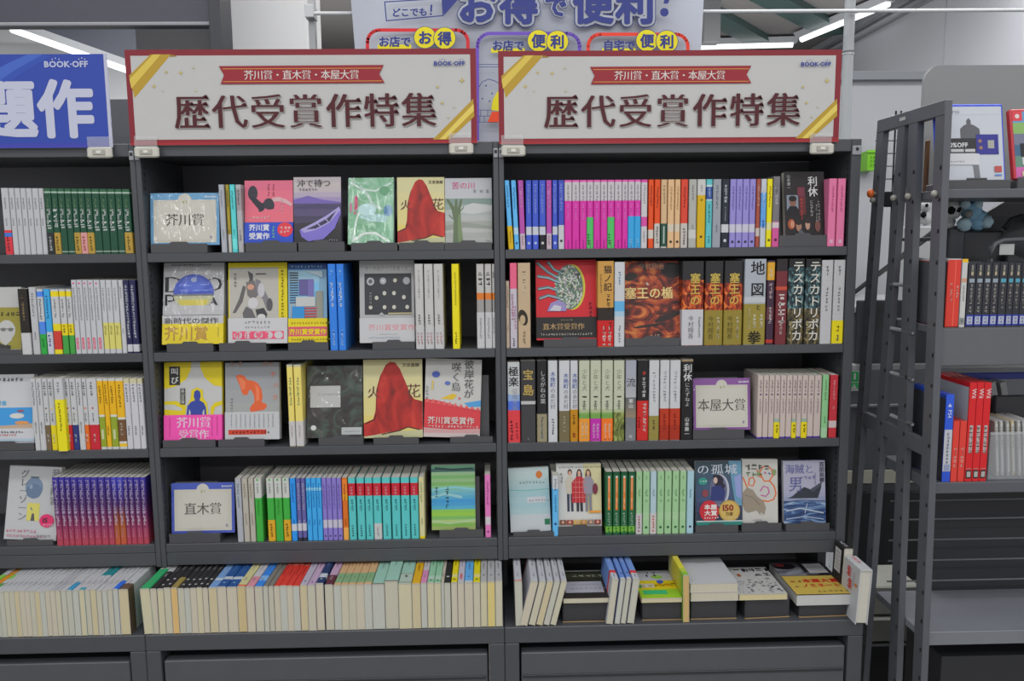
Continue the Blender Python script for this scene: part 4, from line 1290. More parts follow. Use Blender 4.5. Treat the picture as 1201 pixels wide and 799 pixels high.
# --- bookcase beside the game rack
row = [(596.6, 602.6, 'r_lby', {'tilt': -3.2}), (603.5, 609.4, 'r_lb', {'tilt': -2.6}), (610.2, 616.6, 'r_mag', {'tilt': -1.6}), (617, 624, 'r_blu'), (624.6, 632, 'r_blu'), (632.6, 640.4, 'r_blk'),
       (640.9, 647.4, 'r_mag'), (648, 654.2, 'r_blu'), (654.8, 662, 'r_blw')]
px_ = [662, 671, 679.8, 688.2, 696, 704.2, 712.3, 720.5, 729.3, 736.3, 744, 751.2]
row += [(a, b, {3: 'r_pkg', 6: 'r_pkg', 9: 'r_pkb', 10: 'r_pkb'}.get(i, 'r_pk')) for i, (a, b) in enumerate(zip(px_, px_[1:]))]
row += [(751.5, 759, 'r_pw'), (760, 766.4, 'r_or'), (767, 774, 'r_orw'), (774.6, 782, 'r_bg'), (782.5, 790.4, 'r_be'), (790.8, 797.4, 'r_be'), (797.8, 806.2, 'r_red'), (807, 816.4, 'r_gw'), (816.8, 826.8, 'r_mu'),
        (827.2, 834.6, 'r_te'), (835, 845, 'r_gy'), (845.4, 854.4, 'r_nv')] + E_([855, 862.4, 870, 877.8, 885.2], 'r_lv') + [(885.7, 890.6, 'r_br'), (891, 897.8, 'r_wb'), (898.2, 904.6, 'r_yl'), (905, 913.4, 'r_gp', {'yt': 207}),
        (970, 979.4, 'r_pp'), (980.2, 989.8, 'r_pp')]
spine_row('R', 0, row, ((595, 211.8), (990, 209.5)))
spine_row('R', 1, [(593.6, 598.2, 'r2a', {'yt': 330}), (598.6, 607.2, 'r2b'), (607.7, 622.8, 'r2c'), (700.6, 719.8, 'r2mask', {'yt': 306.5}), (720.2, 732.6, 'r2wave'), (799, 824.4, 'r2w'), (825.7, 847, 'r2o'), (848, 869.6, 'r2o'), (871.4, 896.8, 'r2map', {'yt': 304}),
                   (897.8, 906.8, 'r2thin'), (908.4, 921.8, 'r2red', {'yt': 304}), (922.4, 941.4, 'r2tes', {'yt': 304}), (942.2, 960.6, 'r2tes', {'yt': 304}), (961, 974.4, 'r2pl'), (975.2, 988.4, 'r2py')], ((595, 308.7), (990, 305)))
row = [(595.8, 610.4, 'r3a', {'yt': 425}), (611.2, 628.7, 'r3b'), (630, 641.8, 'r3c'), (643, 654.2, 'r3d'), (655.8, 668.4, 'r3e'), (668.8, 677.9, 'r3f'), (679, 691.7, 'r3go'), (692.2, 704.8, 'r3gm'), (705.3, 718.8, 'r3gr'), (719.4, 732.2, 'r3gn'),
       (733.2, 746, 'r3ry'), (746.8, 760, 'r3rb'), (760.6, 772.6, 'r3wo'), (773.4, 784.6, 'r3wr'), (785, 797.4, 'r3wr'), (798, 812, 'r3bk', {'yt': 422})]
bx = [887.2, 894, 900.6, 907.2, 914, 921, 928, 933.4, 939.2, 946.2, 953.5, 962]
row += [(a, b, 'r3cy' if i in (3, 6, 8) else 'r3c1', {'yt': 440.5}) for i, (a, b) in enumerate(zip(bx, bx[1:]))] + [(962.6, 970.4, 'r3gn2', {'yt': 440}), (971.6, 981, 'r3rd', {'yt': 440})]
spine_row('R', 2, row, ((595, 423.5), (990, 422)))
row = [(648, 655.2, 'r4lb', {'yt': 558}), (710, 718.2, 'r4g'), (718.8, 727.2, 'r4g'), (727.8, 736, 'r4g'), (736.6, 744.8, 'r4g'), (745.6, 753, 'r4lgo'), (753.6, 761.8, 'r4lg'), (762.2, 769.8, 'r4wbo'), (770.3, 778.6, 'r4lg'), (779, 787.4, 'r4lg'),
       (788, 796, 'r4lg'), (796.6, 804.4, 'r4lg'), (805, 813.4, 'r4lb2')]
spine_row('R', 3, row, ((648, 554.5), (813, 552.5)), 0.006)

# ------------------------------------------------------------------ face-out books, cards and their stands
def lean_frame(xm, Y, z, lean, yaw=0.0, roll=0.0):
    return Matrix.Translation((xm, Y, z)) @ Matrix.Rotation(math.radians(yaw), 4, 'Z') @ Matrix.Rotation(-math.radians(lean), 4, 'X') @ Matrix.Rotation(math.radians(roll), 4, 'Y')


def plane_size(x0, x1, yb, yt, Y, z, lean):
    xm = (x0 + x1) / 2
    th = math.radians(lean)
    X = x_at(xm, Y, z)
    s = 0.15
    for _ in range(12):
        s += (proj(X, Y + s * math.sin(th), z + s * math.cos(th))[1] - yt) / 530.0
    ym, zm = Y + s / 2 * math.sin(th), z + s / 2 * math.cos(th)
    return x_at(x1, ym, zm) - x_at(x0, ym, zm), s, x_at(xm, Y, z)


def stand(case, k, sx0, sx1, z0, Y, t, lean, H, what, drop=0.0):
    """angled easel stand: ledge, front lip with a raised tab, back rest"""
    z = ZS[k]
    a, b = x_at(sx0, 0.004, z), x_at(sx1, 0.004, z)
    w = b - a
    r = thing('book_stand', 'dark grey stand carrying the %s' % what, 'stand', ((a + b) / 2, 0.0, z), 'dark grey display stands')
    th = math.radians(lean)
    top = z0 - z - t * math.sin(th) - 0.0006 - drop
    mb = MB(); mb.bbox(-w / 2, w / 2, Y - 0.0075, Y + 0.075, 0.0002, max(0.003, top), STAND, 0.001); mb.build('base', r)
    mb = MB()
    hl = z0 - z + 0.003
    y0 = Y - 0.0105
    prof = [(-w / 2, 0.0004), (w / 2, 0.0004), (w / 2, hl), (w * 0.18, hl), (w * 0.13, hl + 0.0045), (-w * 0.13, hl + 0.0045), (-w * 0.18, hl), (-w / 2, hl)]
    n = len(prof)
    mb.add([(x, y0, zz) for x, zz in prof] + [(x, y0 + 0.0025, zz) for x, zz in prof],
           [tuple(range(n)), tuple(range(2 * n - 1, n - 1, -1))] + [(i, i + n, (i + 1) % n + n, (i + 1) % n) for i in range(n)], STAND)
    mb.build('front_lip', r)
    mb = MB()
    hh = H * 0.8
    yb, zb = Y + t * math.cos(th) + 0.0035, max(0.003, top)
    c, s = math.cos(th), math.sin(th)
    sec = [(yb, zb), (yb + hh * s, zb + hh * c), (yb + hh * s + 0.003, zb + hh * c), (yb + 0.003, zb)]
    v = [(x, y, zz) for x in (-w * 0.42, w * 0.42) for y, zz in sec]
    mb.add(v, [(0, 1, 2, 3), (7, 6, 5, 4), (0, 4, 5, 1), (1, 5, 6, 2), (2, 6, 7, 3), (3, 7, 4, 0)], STAND)
    mb.build('back_rest', r)
    return r


def face(case, k, px, st, art, label, short, side='#c8c8c4', lean=8, t=0.014, Y=0.016, yaw=0, roll=0, band=None, pages=PAGEW, kind='paperback_book', spine_art=None, wrap=False):
    x0, x1, yb, yt = px
    z0 = at((x0 + x1) / 2, yb, Y).z
    z0 = max(z0, ZS[k] + 0.008)
    w, H, X = plane_size(x0, x1, yb, yt, Y, z0, lean)
    r = make_face_book(w, H, t, art, side, label, 'face-out books, %s of the %s' % (SHELF[k], ROWNAME[case]), kind, pages, band, spine_art, wrap)
    r.matrix_world = lean_frame(X, Y, z0, lean, yaw, roll)
    if st:
        stand(case, k, st[0], st[1], z0, Y, t, lean, H, short, abs(math.sin(math.radians(roll))) * w / 2)
    return r


PINKRED = '#d8456a'


def a_fish(a):
    a.rect(0, 0, 1, 1, '#cf6478')
    a.stripes(0, 0.34, 1, 1, ['#d06474', '#cd6377', '#cf687c', '#c9647c'])
    a.ell(0.17, 0.80, 0.10, 0.12, '#33333c', 18)
    a.poly([(0.10, 0.74), (0.24, 0.72), (0.36, 0.64), (0.50, 0.70), (0.62, 0.62), (0.60, 0.55), (0.52, 0.54), (0.44, 0.58), (0.38, 0.52), (0.30, 0.50), (0.28, 0.55), (0.16, 0.66)], '#2c2c36')
    a.ell(0.50, 0.63, 0.11, 0.09, '#33333c', 16)
    a.poly([(0.56, 0.72), (0.70, 0.74), (0.86, 0.70), (0.99, 0.63), (0.97, 0.59), (0.84, 0.64), (0.70, 0.67), (0.60, 0.66)], '#d8b0b4')
    a.scrib(0.08, 0.39, 0.05, '#e0b8bc', 6); a.scrib(0.77, 0.72, 0.045, '#dca0a8', 5, True); a.scrib(0.5, 0.95, 0.035, '#8c3c4c', 5, True)
    a.scrib(0.60, 0.95, 0.035, '#8c3c4c', 5, True)


def b_fish(a):
    a.rect(0, 0, 1, 1, '#2848b0')
    a.text('芥川賞', 0.09, 0.60, 0.32, '#d8d8e4', 'x'); a.text('受賞作', 0.09, 0.20, 0.32, '#d8d8e4', 'x')
    a.scrib(0.60, 0.86, 0.13, '#7cc48c', 4, True); a.ell(0.84, 0.65, 0.16, 0.34, '#cc3440', 20)
    a.scrib(0.73, 0.66, 0.16, '#e8c8c8', 3); a.scrib(0.73, 0.48, 0.14, '#e8c8c8', 3)


def a_boat(a):
    a.stripes(0, 0.62, 1, 1, ['#9a8ab0', '#b4a8bc', '#c2b8ba', '#c4bcba', '#bdb4b8'])
    a.stripes(0, 0, 1, 0.62, ['#2c2a2c', '#2e2c30', '#35323a', '#413c4c', '#5a5070', '#4c4662'])
    a.poly([(0, 0.60), (0, 0.66), (0.3, 0.72), (0.6, 0.66), (1, 0.62), (1, 0.60)], '#6c5ca0')
    for i in range(9):
        v = 0.30 + i * 0.03
        a.line([(0.02, v), (0.4, v + 0.05), (0.98, v + 0.02)], 0.006, '#57507a')
    a.poly([(0.12, 0.20), (0.16, 0.10), (0.30, 0.03), (0.62, 0.06), (0.86, 0.22), (1.0, 0.46), (0.96, 0.55), (0.70, 0.42), (0.40, 0.30)], '#7468b8')
    a.poly([(0.14, 0.21), (0.40, 0.30), (0.70, 0.42), (0.96, 0.55), (0.99, 0.50), (0.74, 0.30), (0.46, 0.20), (0.22, 0.16)], '#a9a0d4')
    a.poly([(0.26, 0.21), (0.44, 0.27), (0.70, 0.37), (0.90, 0.49), (0.76, 0.33), (0.46, 0.22)], '#3a3450')
    a.line([(0.50, 0.30), (0.58, 0.24)], 0.014, '#b4acd8'); a.line([(0.66, 0.38), (0.74, 0.31)], 0.014, '#b4acd8')
    a.text('沖で待つ', 0.07, 0.845, 0.125, '#37303a', 'n', sx=1.02); a.scrib(0.12, 0.79, 0.04, '#6c6474', 6)
    a.scrib(0.74, 0.03, 0.03, '#9a94a4', 4)


def a_green(a):
    a.rect(0, 0, 1, 1, '#7cae8c')
    a.rect(0, 0, 1, 1, print_mat('green_wash', [(0.35, '#6c9c78'), (0.48, '#7cae8c'), (0.58, '#98c4a8'), (0.68, '#c4dcd0')], (24, 24, 24), 1.8, 4))
    for p, w, c in (([(0.05, 0.93), (0.3, 0.83), (0.6, 0.80), (0.95, 0.92)], 0.03, '#cfe0d8'), ([(0.25, 0.88), (0.45, 0.72), (0.52, 0.60), (0.75, 0.52)], 0.045, '#b8cfc4'),
                    ([(0.12, 0.08), (0.18, 0.35), (0.26, 0.52)], 0.03, '#d4e4dc'), ([(0.1, 0.05), (0.35, 0.16), (0.6, 0.17), (0.92, 0.03)], 0.035, '#dce6e0'), ([(0.3, 0.45), (0.5, 0.40), (0.85, 0.38)], 0.12, '#a8cfcc')):
        a.line(p, w, c)
    a.ell(0.42, 0.52, 0.2, 0.09, '#bfe0e0', 18); a.ell(0.88, 0.5, 0.1, 0.09, '#4a7a9c', 14); a.ell(0.18, 0.62, 0.035, 0.12, '#b8486c', 12); a.ell(0.06, 0.55, 0.03, 0.08, '#b87890', 12)
    a.scrib(0.16, 0.72, 0.06, '#c25a7c', 4, True); a.ell(0.8, 0.8, 0.12, 0.07, '#5f9470', 14); a.ell(0.5, 0.28, 0.22, 0.06, '#6ca07c', 14)


def a_robe(a):
    a.rect(0, 0, 1, 1, '#c9bf88')
    a.stripes(0, 0.05, 1, 1, ['#c8b868', '#ccc080', '#cfc690', '#cfc898'])
    a.poly([(0, 0), (1, 0), (1, 0.10), (0.85, 0.09), (0.4, 0.08), (0, 0.03)], '#b9b890')
    a.poly([(0.0, 0.02), (0.0, 0.19), (0.16, 0.24), (0.20, 0.35), (0.22, 0.62), (0.28, 0.78), (0.38, 0.93), (0.46, 0.97), (0.54, 0.96), (0.62, 0.88), (0.72, 0.70), (0.80, 0.55), (0.86, 0.49), (1.0, 0.46), (1.0, 0.10), (0.9, 0.10), (0.78, 0.135), (0.62, 0.095), (0.4, 0.07), (0.2, 0.04)], print_mat('robe', [(0.30, '#6c2020'), (0.44, '#942622'), (0.56, '#a82c26'), (0.72, '#b83a2e')], (34, 34, 14), 0.8, 5))
    a.line([(0.02, 0.18), (0.18, 0.235), (0.21, 0.30)], 0.016, '#4c1f1c'); a.line([(0.22, 0.35), (0.22, 0.6), (0.3, 0.8)], 0.008, '#6a2420')
    a.line([(0.3, 0.045), (0.6, 0.09), (0.75, 0.135), (0.95, 0.10)], 0.014, '#4c2420')
    a.text('火', 0.06, 0.50, 0.17, '#5c3a30', 'n'); a.text('花', 0.72, 0.50, 0.19, '#5c3a30', 'n')
    a.text('又吉直樹', 0.66, 0.90, 0.05, '#4c4434', 'b', sx=1.1)


def a_river(a):
    a.rect(0, 0, 1, 1, '#c3c4c8')
    a.stripes(0, 0.0, 1, 0.69, ['#b2b4b0', '#a9aca6', '#b8bab6', '#a3a8a0', '#b6bab8', '#b0b6b4', '#90a098', '#7c8f88'])
    a.poly([(0.3, 0.55), (0.6, 0.62), (1, 0.58), (1, 0.50), (0.6, 0.45), (0.3, 0.48)], '#c8cac8')
    a.poly([(0, 0.28), (0.4, 0.33), (1, 0.26), (1, 0.22), (0.4, 0.25), (0, 0.2)], '#8f948c')
    a.poly([(0.16, 0.02), (0.18, 0.35), (0.14, 0.52), (0.02, 0.68), (0.08, 0.68), (0.2, 0.56), (0.22, 0.68), (0.26, 0.68), (0.27, 0.54), (0.33, 0.68), (0.37, 0.68), (0.33, 0.52), (0.34, 0.30), (0.38, 0.02)], '#5c6a50')
    a.poly([(0.27, 0.02), (0.27, 0.4), (0.33, 0.5), (0.34, 0.3), (0.38, 0.02)], '#6f7f5c')
    a.line([(0.17, 0.38), (0.08, 0.44)], 0.014, '#5c6a50'); a.line([(0.33, 0.5), (0.4, 0.56)], 0.014, '#5c6a50')
    a.text('苦の川', 0.14, 0.83, 0.115, '#c0507c', 'n', sx=1.05)
    a.scrib(0.60, 0.77, 0.06, '#8f9298', 3, pitch=1.6); a.scrib(0.86, 0.03, 0.03, '#88908a', 2)


face('L', 0, (287.5, 344, 286, 211.8), (288, 348), a_fish, 'pink paperback with a dark fish and a blue award band', 'pink fish book', band=(0.335, '#2848b0', b_fish))
face('L', 0, (345, 400.5, 285.5, 207.8), (350, 404), a_boat, 'paperback showing a violet rowing boat on dark water', 'rowing boat book', side='#4c4658')
face('L', 0, (407.8, 461.5, 286.5, 208.6), (412, 466), a_green, 'green paperback with swirling white brushwork', 'green brushwork book', t=0.018, yaw=-3, side='#b4c8b8', wrap=True, lean=11)
face('L', 0, (466.5, 522, 286, 208), (468, 521), a_robe, 'smaller paperback with a red robed figure, top shelf', 'smaller red robe book', t=0.012)
face('L', 0, (522.6, 577.5, 286, 209), (521.6, 577), a_river, 'pale grey paperback with a bare tree by a river', 'bare tree book', t=0.012)


def a_globe(a):
    a.rect(0, 0, 1, 1, '#bdbdbf')
    a.text('D', 0.0, 0.60, 0.29, '#18191d', 'm', sx=1.15); a.text('T', 0.40, 0.60, 0.29, '#18191d', 'r', sx=0.8); a.text('O', 0.70, 0.62, 0.25, '#18191d', 'm', sx=1.0)
    a.text('P', -0.0, 0.42, 0.24, '#18191d', 'r', sx=1.25); a.text('I', 0.46, 0.42, 0.24, '#18191d', 'r'); a.text('A', 0.66, 0.42, 0.24, '#18191d', 'r', sx=1.2)
    n = 22
    def cap(lo, hi):
        pts = []
        for i in range(n):
            th = 2 * math.pi * i / n
            u, v = 0.5 + 0.333 * math.cos(th), 0.625 + 0.233 * math.sin(th)
            pts.append((u, min(hi, max(lo, v))))
        return pts
    a.ell(0.5, 0.625, 0.335, 0.235, '#3c50ac', 30)
    a.ell(0.5, 0.74, 0.2, 0.10, '#4f62bc', 20); a.ell(0.5, 0.79, 0.05, 0.03, '#a9b8e0', 14)
    for u, v in ((0.4, 0.72), (0.66, 0.73), (0.56, 0.66), (0.35, 0.66), (0.7, 0.66)):
        a.ell(u, v, 0.07, 0.006, '#7c98d0', 10)
    a.poly(cap(0.40, 0.615), '#6a6c70'); a.poly(cap(0.40, 0.59), '#b4b492'); a.rect(0, 0.36, 1, 0.475, '#bdbdbf'); a.poly([(0.24, 0.545), (0.76, 0.545), (0.70, 0.475), (0.30, 0.475)], '#bdb04c')
    a.scrib(0.14, 0.955, 0.03, '#4c4c50', 14)


def b_globe(a):
    a.rect(0, 0, 1, 1, '#cdb914')
    a.rect(0, 0.72, 1, 1, '#c4c4c8'); a.scrib(0.05, 0.94, 0.05, '#8c8c90', 20)
    a.text('新時代の傑作', 0.03, 0.70, 0.235, '#2a2820', 'b', sx=1.35, pitch=0.98)
    a.text('芥川賞', 0.03, 0.12, 0.52, '#a87e34', 'b', sx=0.98, pitch=1.0); a.scrib(0.92, 0.58, 0.07, '#8c7a2c', 4, True)


def a_bather(a):
    a.rect(0, 0, 1, 1, '#cbbb18')
    a.rect(0.02, 0, 0.85, 0.94, '#bcb9b0')
    a.poly([(0.33, 0.90), (0.42, 0.86), (0.42, 0.74), (0.33, 0.72), (0.36, 0.80)], '#4f4e50')
    a.poly([(0.30, 0.76), (0.45, 0.78), (0.50, 0.60), (0.42, 0.52), (0.32, 0.60)], '#6b6766')
    a.ell(0.38, 0.70, 0.06, 0.035, '#c8927c', 12)
    a.poly([(0.25, 0.72), (0.30, 0.70), (0.24, 0.52), (0.12, 0.38), (0.07, 0.38), (0.18, 0.55)], '#5b5958')
    a.poly([(0.46, 0.80), (0.54, 0.78), (0.68, 0.56), (0.74, 0.46), (0.66, 0.40), (0.58, 0.55), (0.48, 0.62)], '#77757a')
    a.ell(0.42, 0.50, 0.09, 0.07, '#cfcdd0', 16); a.ell(0.56, 0.66, 0.06, 0.09, '#c6c4c8', 16)
    a.poly([(0.30, 0.46), (0.40, 0.42), (0.46, 0.32), (0.40, 0.28), (0.26, 0.29), (0.24, 0.38)], '#5c5a5c')
    a.poly([(0.46, 0.42), (0.60, 0.44), (0.66, 0.36), (0.62, 0.29), (0.50, 0.28)], '#3c3a3e'); a.ell(0.70, 0.48, 0.05, 0.08, '#504e52', 14)
    a.ell(0.56, 0.33, 0.07, 0.035, '#d4d2d2', 12); a.line([(0.47, 0.86), (0.64, 0.86)], 0.012, '#333')
    a.scrib(0.12, 0.88, 0.04, '#777', 4, True); a.scrib(0.92, 0.92, 0.035, '#6a5c10', 16, True)


def b_bather(a):
    a.rect(0, 0, 1, 1, '#cbcbcd')
    a.scrib(0.27, 0.76, 0.13, '#808084', 7); a.scrib(0.27, 0.58, 0.11, '#9a9a9e', 8)
    a.rect(0.07, 0.17, 0.94, 0.48, '#d4506e')
    for i in range(5):
        a.ell(0.165 + i * 0.172, 0.325, 0.075, 0.145, '#cfcacc', 18)
    a.text('芥川賞受賞', 0.10, 0.20, 0.24, '#d4506e', 'x', sx=1.02, pitch=1.13)


def a_city(a):
    a.rect(0, 0, 1, 1, '#7ea4bc'); a.rect(0, 0.92, 1, 1, '#284a80')
    a.stripes(0.05, 0.25, 0.8, 0.9, ['#8f9aa0', '#96a8b4', '#6fa8cc', '#7ab4d8', '#9cc4d8'])
    for i in range(13):
        a.rect(0.04, 0.50 + i * 0.031, 0.26, 0.517 + i * 0.031, '#3c4450')
    a.rect(0.28, 0.60, 0.64, 0.80, '#5a5488'); a.rect(0.52, 0.58, 0.66, 0.80, '#6e66a0')
    a.rect(0.2, 0.46, 0.7, 0.58, '#c4c6c4'); a.rect(0.72, 0.28, 0.9, 0.65, '#8c8c80'); a.rect(0.1, 0.28, 0.42, 0.46, '#2c80bc')
    for i in range(5):
        a.rect(0.42, 0.29 + i * 0.035, 0.74, 0.305 + i * 0.035, '#b43c48')
    a.poly([(0.45, 0.9), (0.9, 0.82), (0.9, 0.9)], '#b8ccd4'); a.scrib(0.08, 0.94, 0.035, '#8cb0d8', 10)


def b_city(a):
    a.rect(0, 0, 1, 1, '#ccb916'); a.rect(0, 0.28, 1, 0.66, '#c24a64')
    a.text('芥川賞受賞作', 0.02, 0.33, 0.255, '#cdb916', 'x', sx=0.98, pitch=1.0); a.scrib(0.06, 0.76, 0.1, '#8a7c14', 14); a.scrib(0.06, 0.1, 0.1, '#8a7c14', 14)


def a_stamps(a):
    a.rect(0, 0, 1, 1, '#b3b3b3')
    a.text('ゲーテはすべてを言った', 0.10, 0.875, 0.050, '#55565a', 'r', sx=0.95)
    a.rect(0.09, 0.34, 0.95, 0.84, '#35363a')
    for u, v, r, c in ((0.20, 0.745, 0.07, '#b4b6ba'), (0.43, 0.75, 0.06, '#a9abae'), (0.65, 0.755, 0.035, '#c4c0b0'), (0.86, 0.75, 0.065, '#a4a6aa')):
        a.ell(u, v, r, r * 0.7, c, 18)
    a.ell(0.20, 0.745, 0.035, 0.025, '#55565a', 14); a.ell(0.43, 0.75, 0.025, 0.018, '#ccc', 10)
    for u, v in ((0.31, 0.545), (0.455, 0.60), (0.63, 0.60), (0.81, 0.55), (0.20, 0.43), (0.455, 0.43), (0.63, 0.43), (0.87, 0.43)):
        a.ell(u, v, 0.035, 0.026, '#cac8bc', 12)
    a.rect(0.52, 0.36, 0.525, 0.67, '#55565a'); a.scrib(0.20, 0.63, 0.035, '#888', 5, True)
    a.poly([(0.34, 0.335), (0.40, 0.37), (0.46, 0.335)], '#b3b3b3'); a.rect(0.52, 0.345, 0.95, 0.362, '#b4ac84')


def b_stamps(a):
    a.rect(0, 0, 1, 1, '#c6c6c8')
    a.text('芥川賞受賞作', 0.15, 0.48, 0.27, '#c9727c', 'r', sx=1.18); a.scrib(0.36, 0.30, 0.07, '#999', 9); a.scrib(0.16, 0.16, 0.08, '#8a94b0', 14)


face('L', 1, (191, 262.2, 404, 308.4), (195.6, 250), a_globe, 'white hardback with a blue globe and large lettering', 'globe cover book', band=(0.35, '#cdb914', b_globe), t=0.018, wrap=True, lean=11)
face('L', 1, (268.5, 337.5, 403, 308.2), (257, 312), a_bather, 'grey and yellow paperback with a crouching figure', 'crouching figure book', side='#cbbb18', band=(0.315, '#cbcbcd', b_bather))
face('L', 1, (338.8, 384, 402.5, 309), (338, 385), a_city, 'blue paperback with buildings and a striped block', 'buildings cover book', side='#284a80', band=(0.31, '#ccb916', b_city))
face('L', 1, (422.5, 486.5, 402, 305.5), (437, 486.5), a_stamps, 'grey paperback with a black board of stamps', 'black stamps book', band=(0.30, '#c6c6c8', b_stamps), t=0.016)


def a_cry(a):
    a.rect(0, 0, 1, 1, '#c6c6c4')
    a.poly([(0, 1), (0.47, 1), (0.46, 0.9), (0.38, 0.78), (0.2, 0.69), (0, 0.66)], '#c9b61a')
    a.poly([(0.62, 1), (1, 1), (1, 0.68), (0.85, 0.70), (0.7, 0.8), (0.63, 0.92)], '#c9b61a')
    a.poly([(0, 0.50), (0.2, 0.505), (0.38, 0.44), (0.36, 0.32), (0, 0.32)], '#c9b61a'); a.poly([(0, 0.46), (0.18, 0.455), (0.3, 0.41), (0.3, 0.38), (0, 0.40)], '#c6c6c4')
    a.poly([(1, 0.50), (0.88, 0.48), (0.8, 0.42), (0.8, 0.32), (0.84, 0.32), (0.88, 0.42), (1, 0.45)], '#c9b61a')
    a.poly([(0.40, 0.32), (0.40, 0.44), (0.46, 0.55), (0.47, 0.64), (0.57, 0.675), (0.67, 0.64), (0.67, 0.55), (0.74, 0.47), (0.76, 0.32)], '#c9b61a')
    a.poly([(0.38, 0.30), (0.40, 0.44), (0.46, 0.49), (0.53, 0.51), (0.51, 0.56), (0.52, 0.62), (0.57, 0.645), (0.62, 0.62), (0.63, 0.56), (0.61, 0.51), (0.68, 0.48), (0.72, 0.42), (0.73, 0.30)], '#31408e')
    a.poly([(0.42, 0.30), (0.43, 0.40), (0.455, 0.36), (0.45, 0.30)], '#c6c6c4'); a.poly([(0.66, 0.30), (0.66, 0.36), (0.69, 0.40), (0.695, 0.30)], '#c6c6c4')
    a.rect(0.09, 0.71, 0.275, 0.945, '#2c2b2c')
    a.text('叫', 0.115, 0.835, 0.095, '#d8d8d4', 'b', sx=1.05); a.text('び', 0.115, 0.72, 0.10, '#d8d8d4', 'b', sx=1.0)
    a.rect(0.28, 0.46, 0.365, 0.665, '#3c3a36'); a.text('畠山丑雄', 0.322, 0.66, 0.048, '#d4d4d0', 'r', True)


def b_cry(a):
    a.rect(0, 0, 1, 1, '#dc4a9e')
    a.text('芥川賞', 0.21, 0.48, 0.46, '#e2ccd8', 'm', sx=1.0, pitch=0.98); a.text('受賞作', 0.25, 0.04, 0.40, '#e2ccd8', 'm', sx=1.0, pitch=0.98)
    a.scrib(0.10, 0.9, 0.06, '#8c2c64', 11, True); a.scrib(0.92, 0.95, 0.06, '#8c2c64', 11, True); a.scrib(0.83, 0.95, 0.06, '#8c2c64', 11, True)


def a_worm(a):
    a.rect(0, 0, 1, 1, '#9c9e9f')
    a.stripes(0, 0.3, 1, 1, ['#a4a6a4', '#9fa1a2', '#999c9f', '#94979a'])
    a.poly([(0.20, 0.83), (0.28, 0.845), (0.36, 0.82), (0.41, 0.77), (0.50, 0.765), (0.60, 0.73), (0.67, 0.65), (0.69, 0.55), (0.67, 0.48), (0.75, 0.46), (0.77, 0.42), (0.72, 0.385), (0.60, 0.37), (0.47, 0.35), (0.45, 0.40), (0.49, 0.45), (0.54, 0.48), (0.53, 0.57), (0.48, 0.64), (0.44, 0.64), (0.41, 0.58), (0.34, 0.575), (0.30, 0.62), (0.27, 0.70), (0.22, 0.78)], '#cc5a30')
    a.poly([(0.23, 0.82), (0.32, 0.80), (0.38, 0.74), (0.36, 0.66), (0.31, 0.64), (0.28, 0.72)], '#d4714a'); a.poly([(0.55, 0.72), (0.63, 0.66), (0.63, 0.5), (0.57, 0.5), (0.57, 0.6)], '#d87048')
    a.text('ハンチバック'[2], 0.83, 0.80, 0.085, '#cc5a38', 'r'); a.text('バ', 0.88, 0.66, 0.075, '#c8704c', 'r'); a.text('ク', 0.86, 0.50, 0.085, '#c8704c', 'r')
    a.scrib(0.10, 0.95, 0.07, '#a88a80', 2); a.scrib(0.68, 0.95, 0.07, '#b88a78', 2); a.scrib(0.12, 0.55, 0.035, '#7a7c80', 6, True)


def b_worm(a):
    a.rect(0, 0, 1, 1, '#c3c4c6'); a.rect(0.06, 0.18, 0.76, 0.36, '#b83a26')
    a.scrib(0.12, 0.21, 0.11, '#5a1a12', 11)
    for i in range(10):
        a.scrib(0.12 + i * 0.085, 0.93, 0.055, '#7c7e84', 8, True)


def a_dark(a):
    a.rect(0, 0, 1, 1, '#2c2a28')
    a.rect(0, 0, 1, 1, print_mat('night_garden', [(0.34, '#201e1f'), (0.48, '#322d2b'), (0.56, '#34463c'), (0.66, '#55504a')], (22, 22, 22), 2.0, 5))
    a.rect(0.06, 0.42, 0.60, 0.72, '#bcbcba'); a.scrib(0.2, 0.58, 0.035, '#8c8c8c', 8)
    a.ell(0.12, 0.14, 0.05, 0.036, '#d8d8d6', 14); a.rect(0.62, 0.04, 0.98, 0.14, '#b9bcbc'); a.scrib(0.68, 0.07, 0.03, '#777', 6)


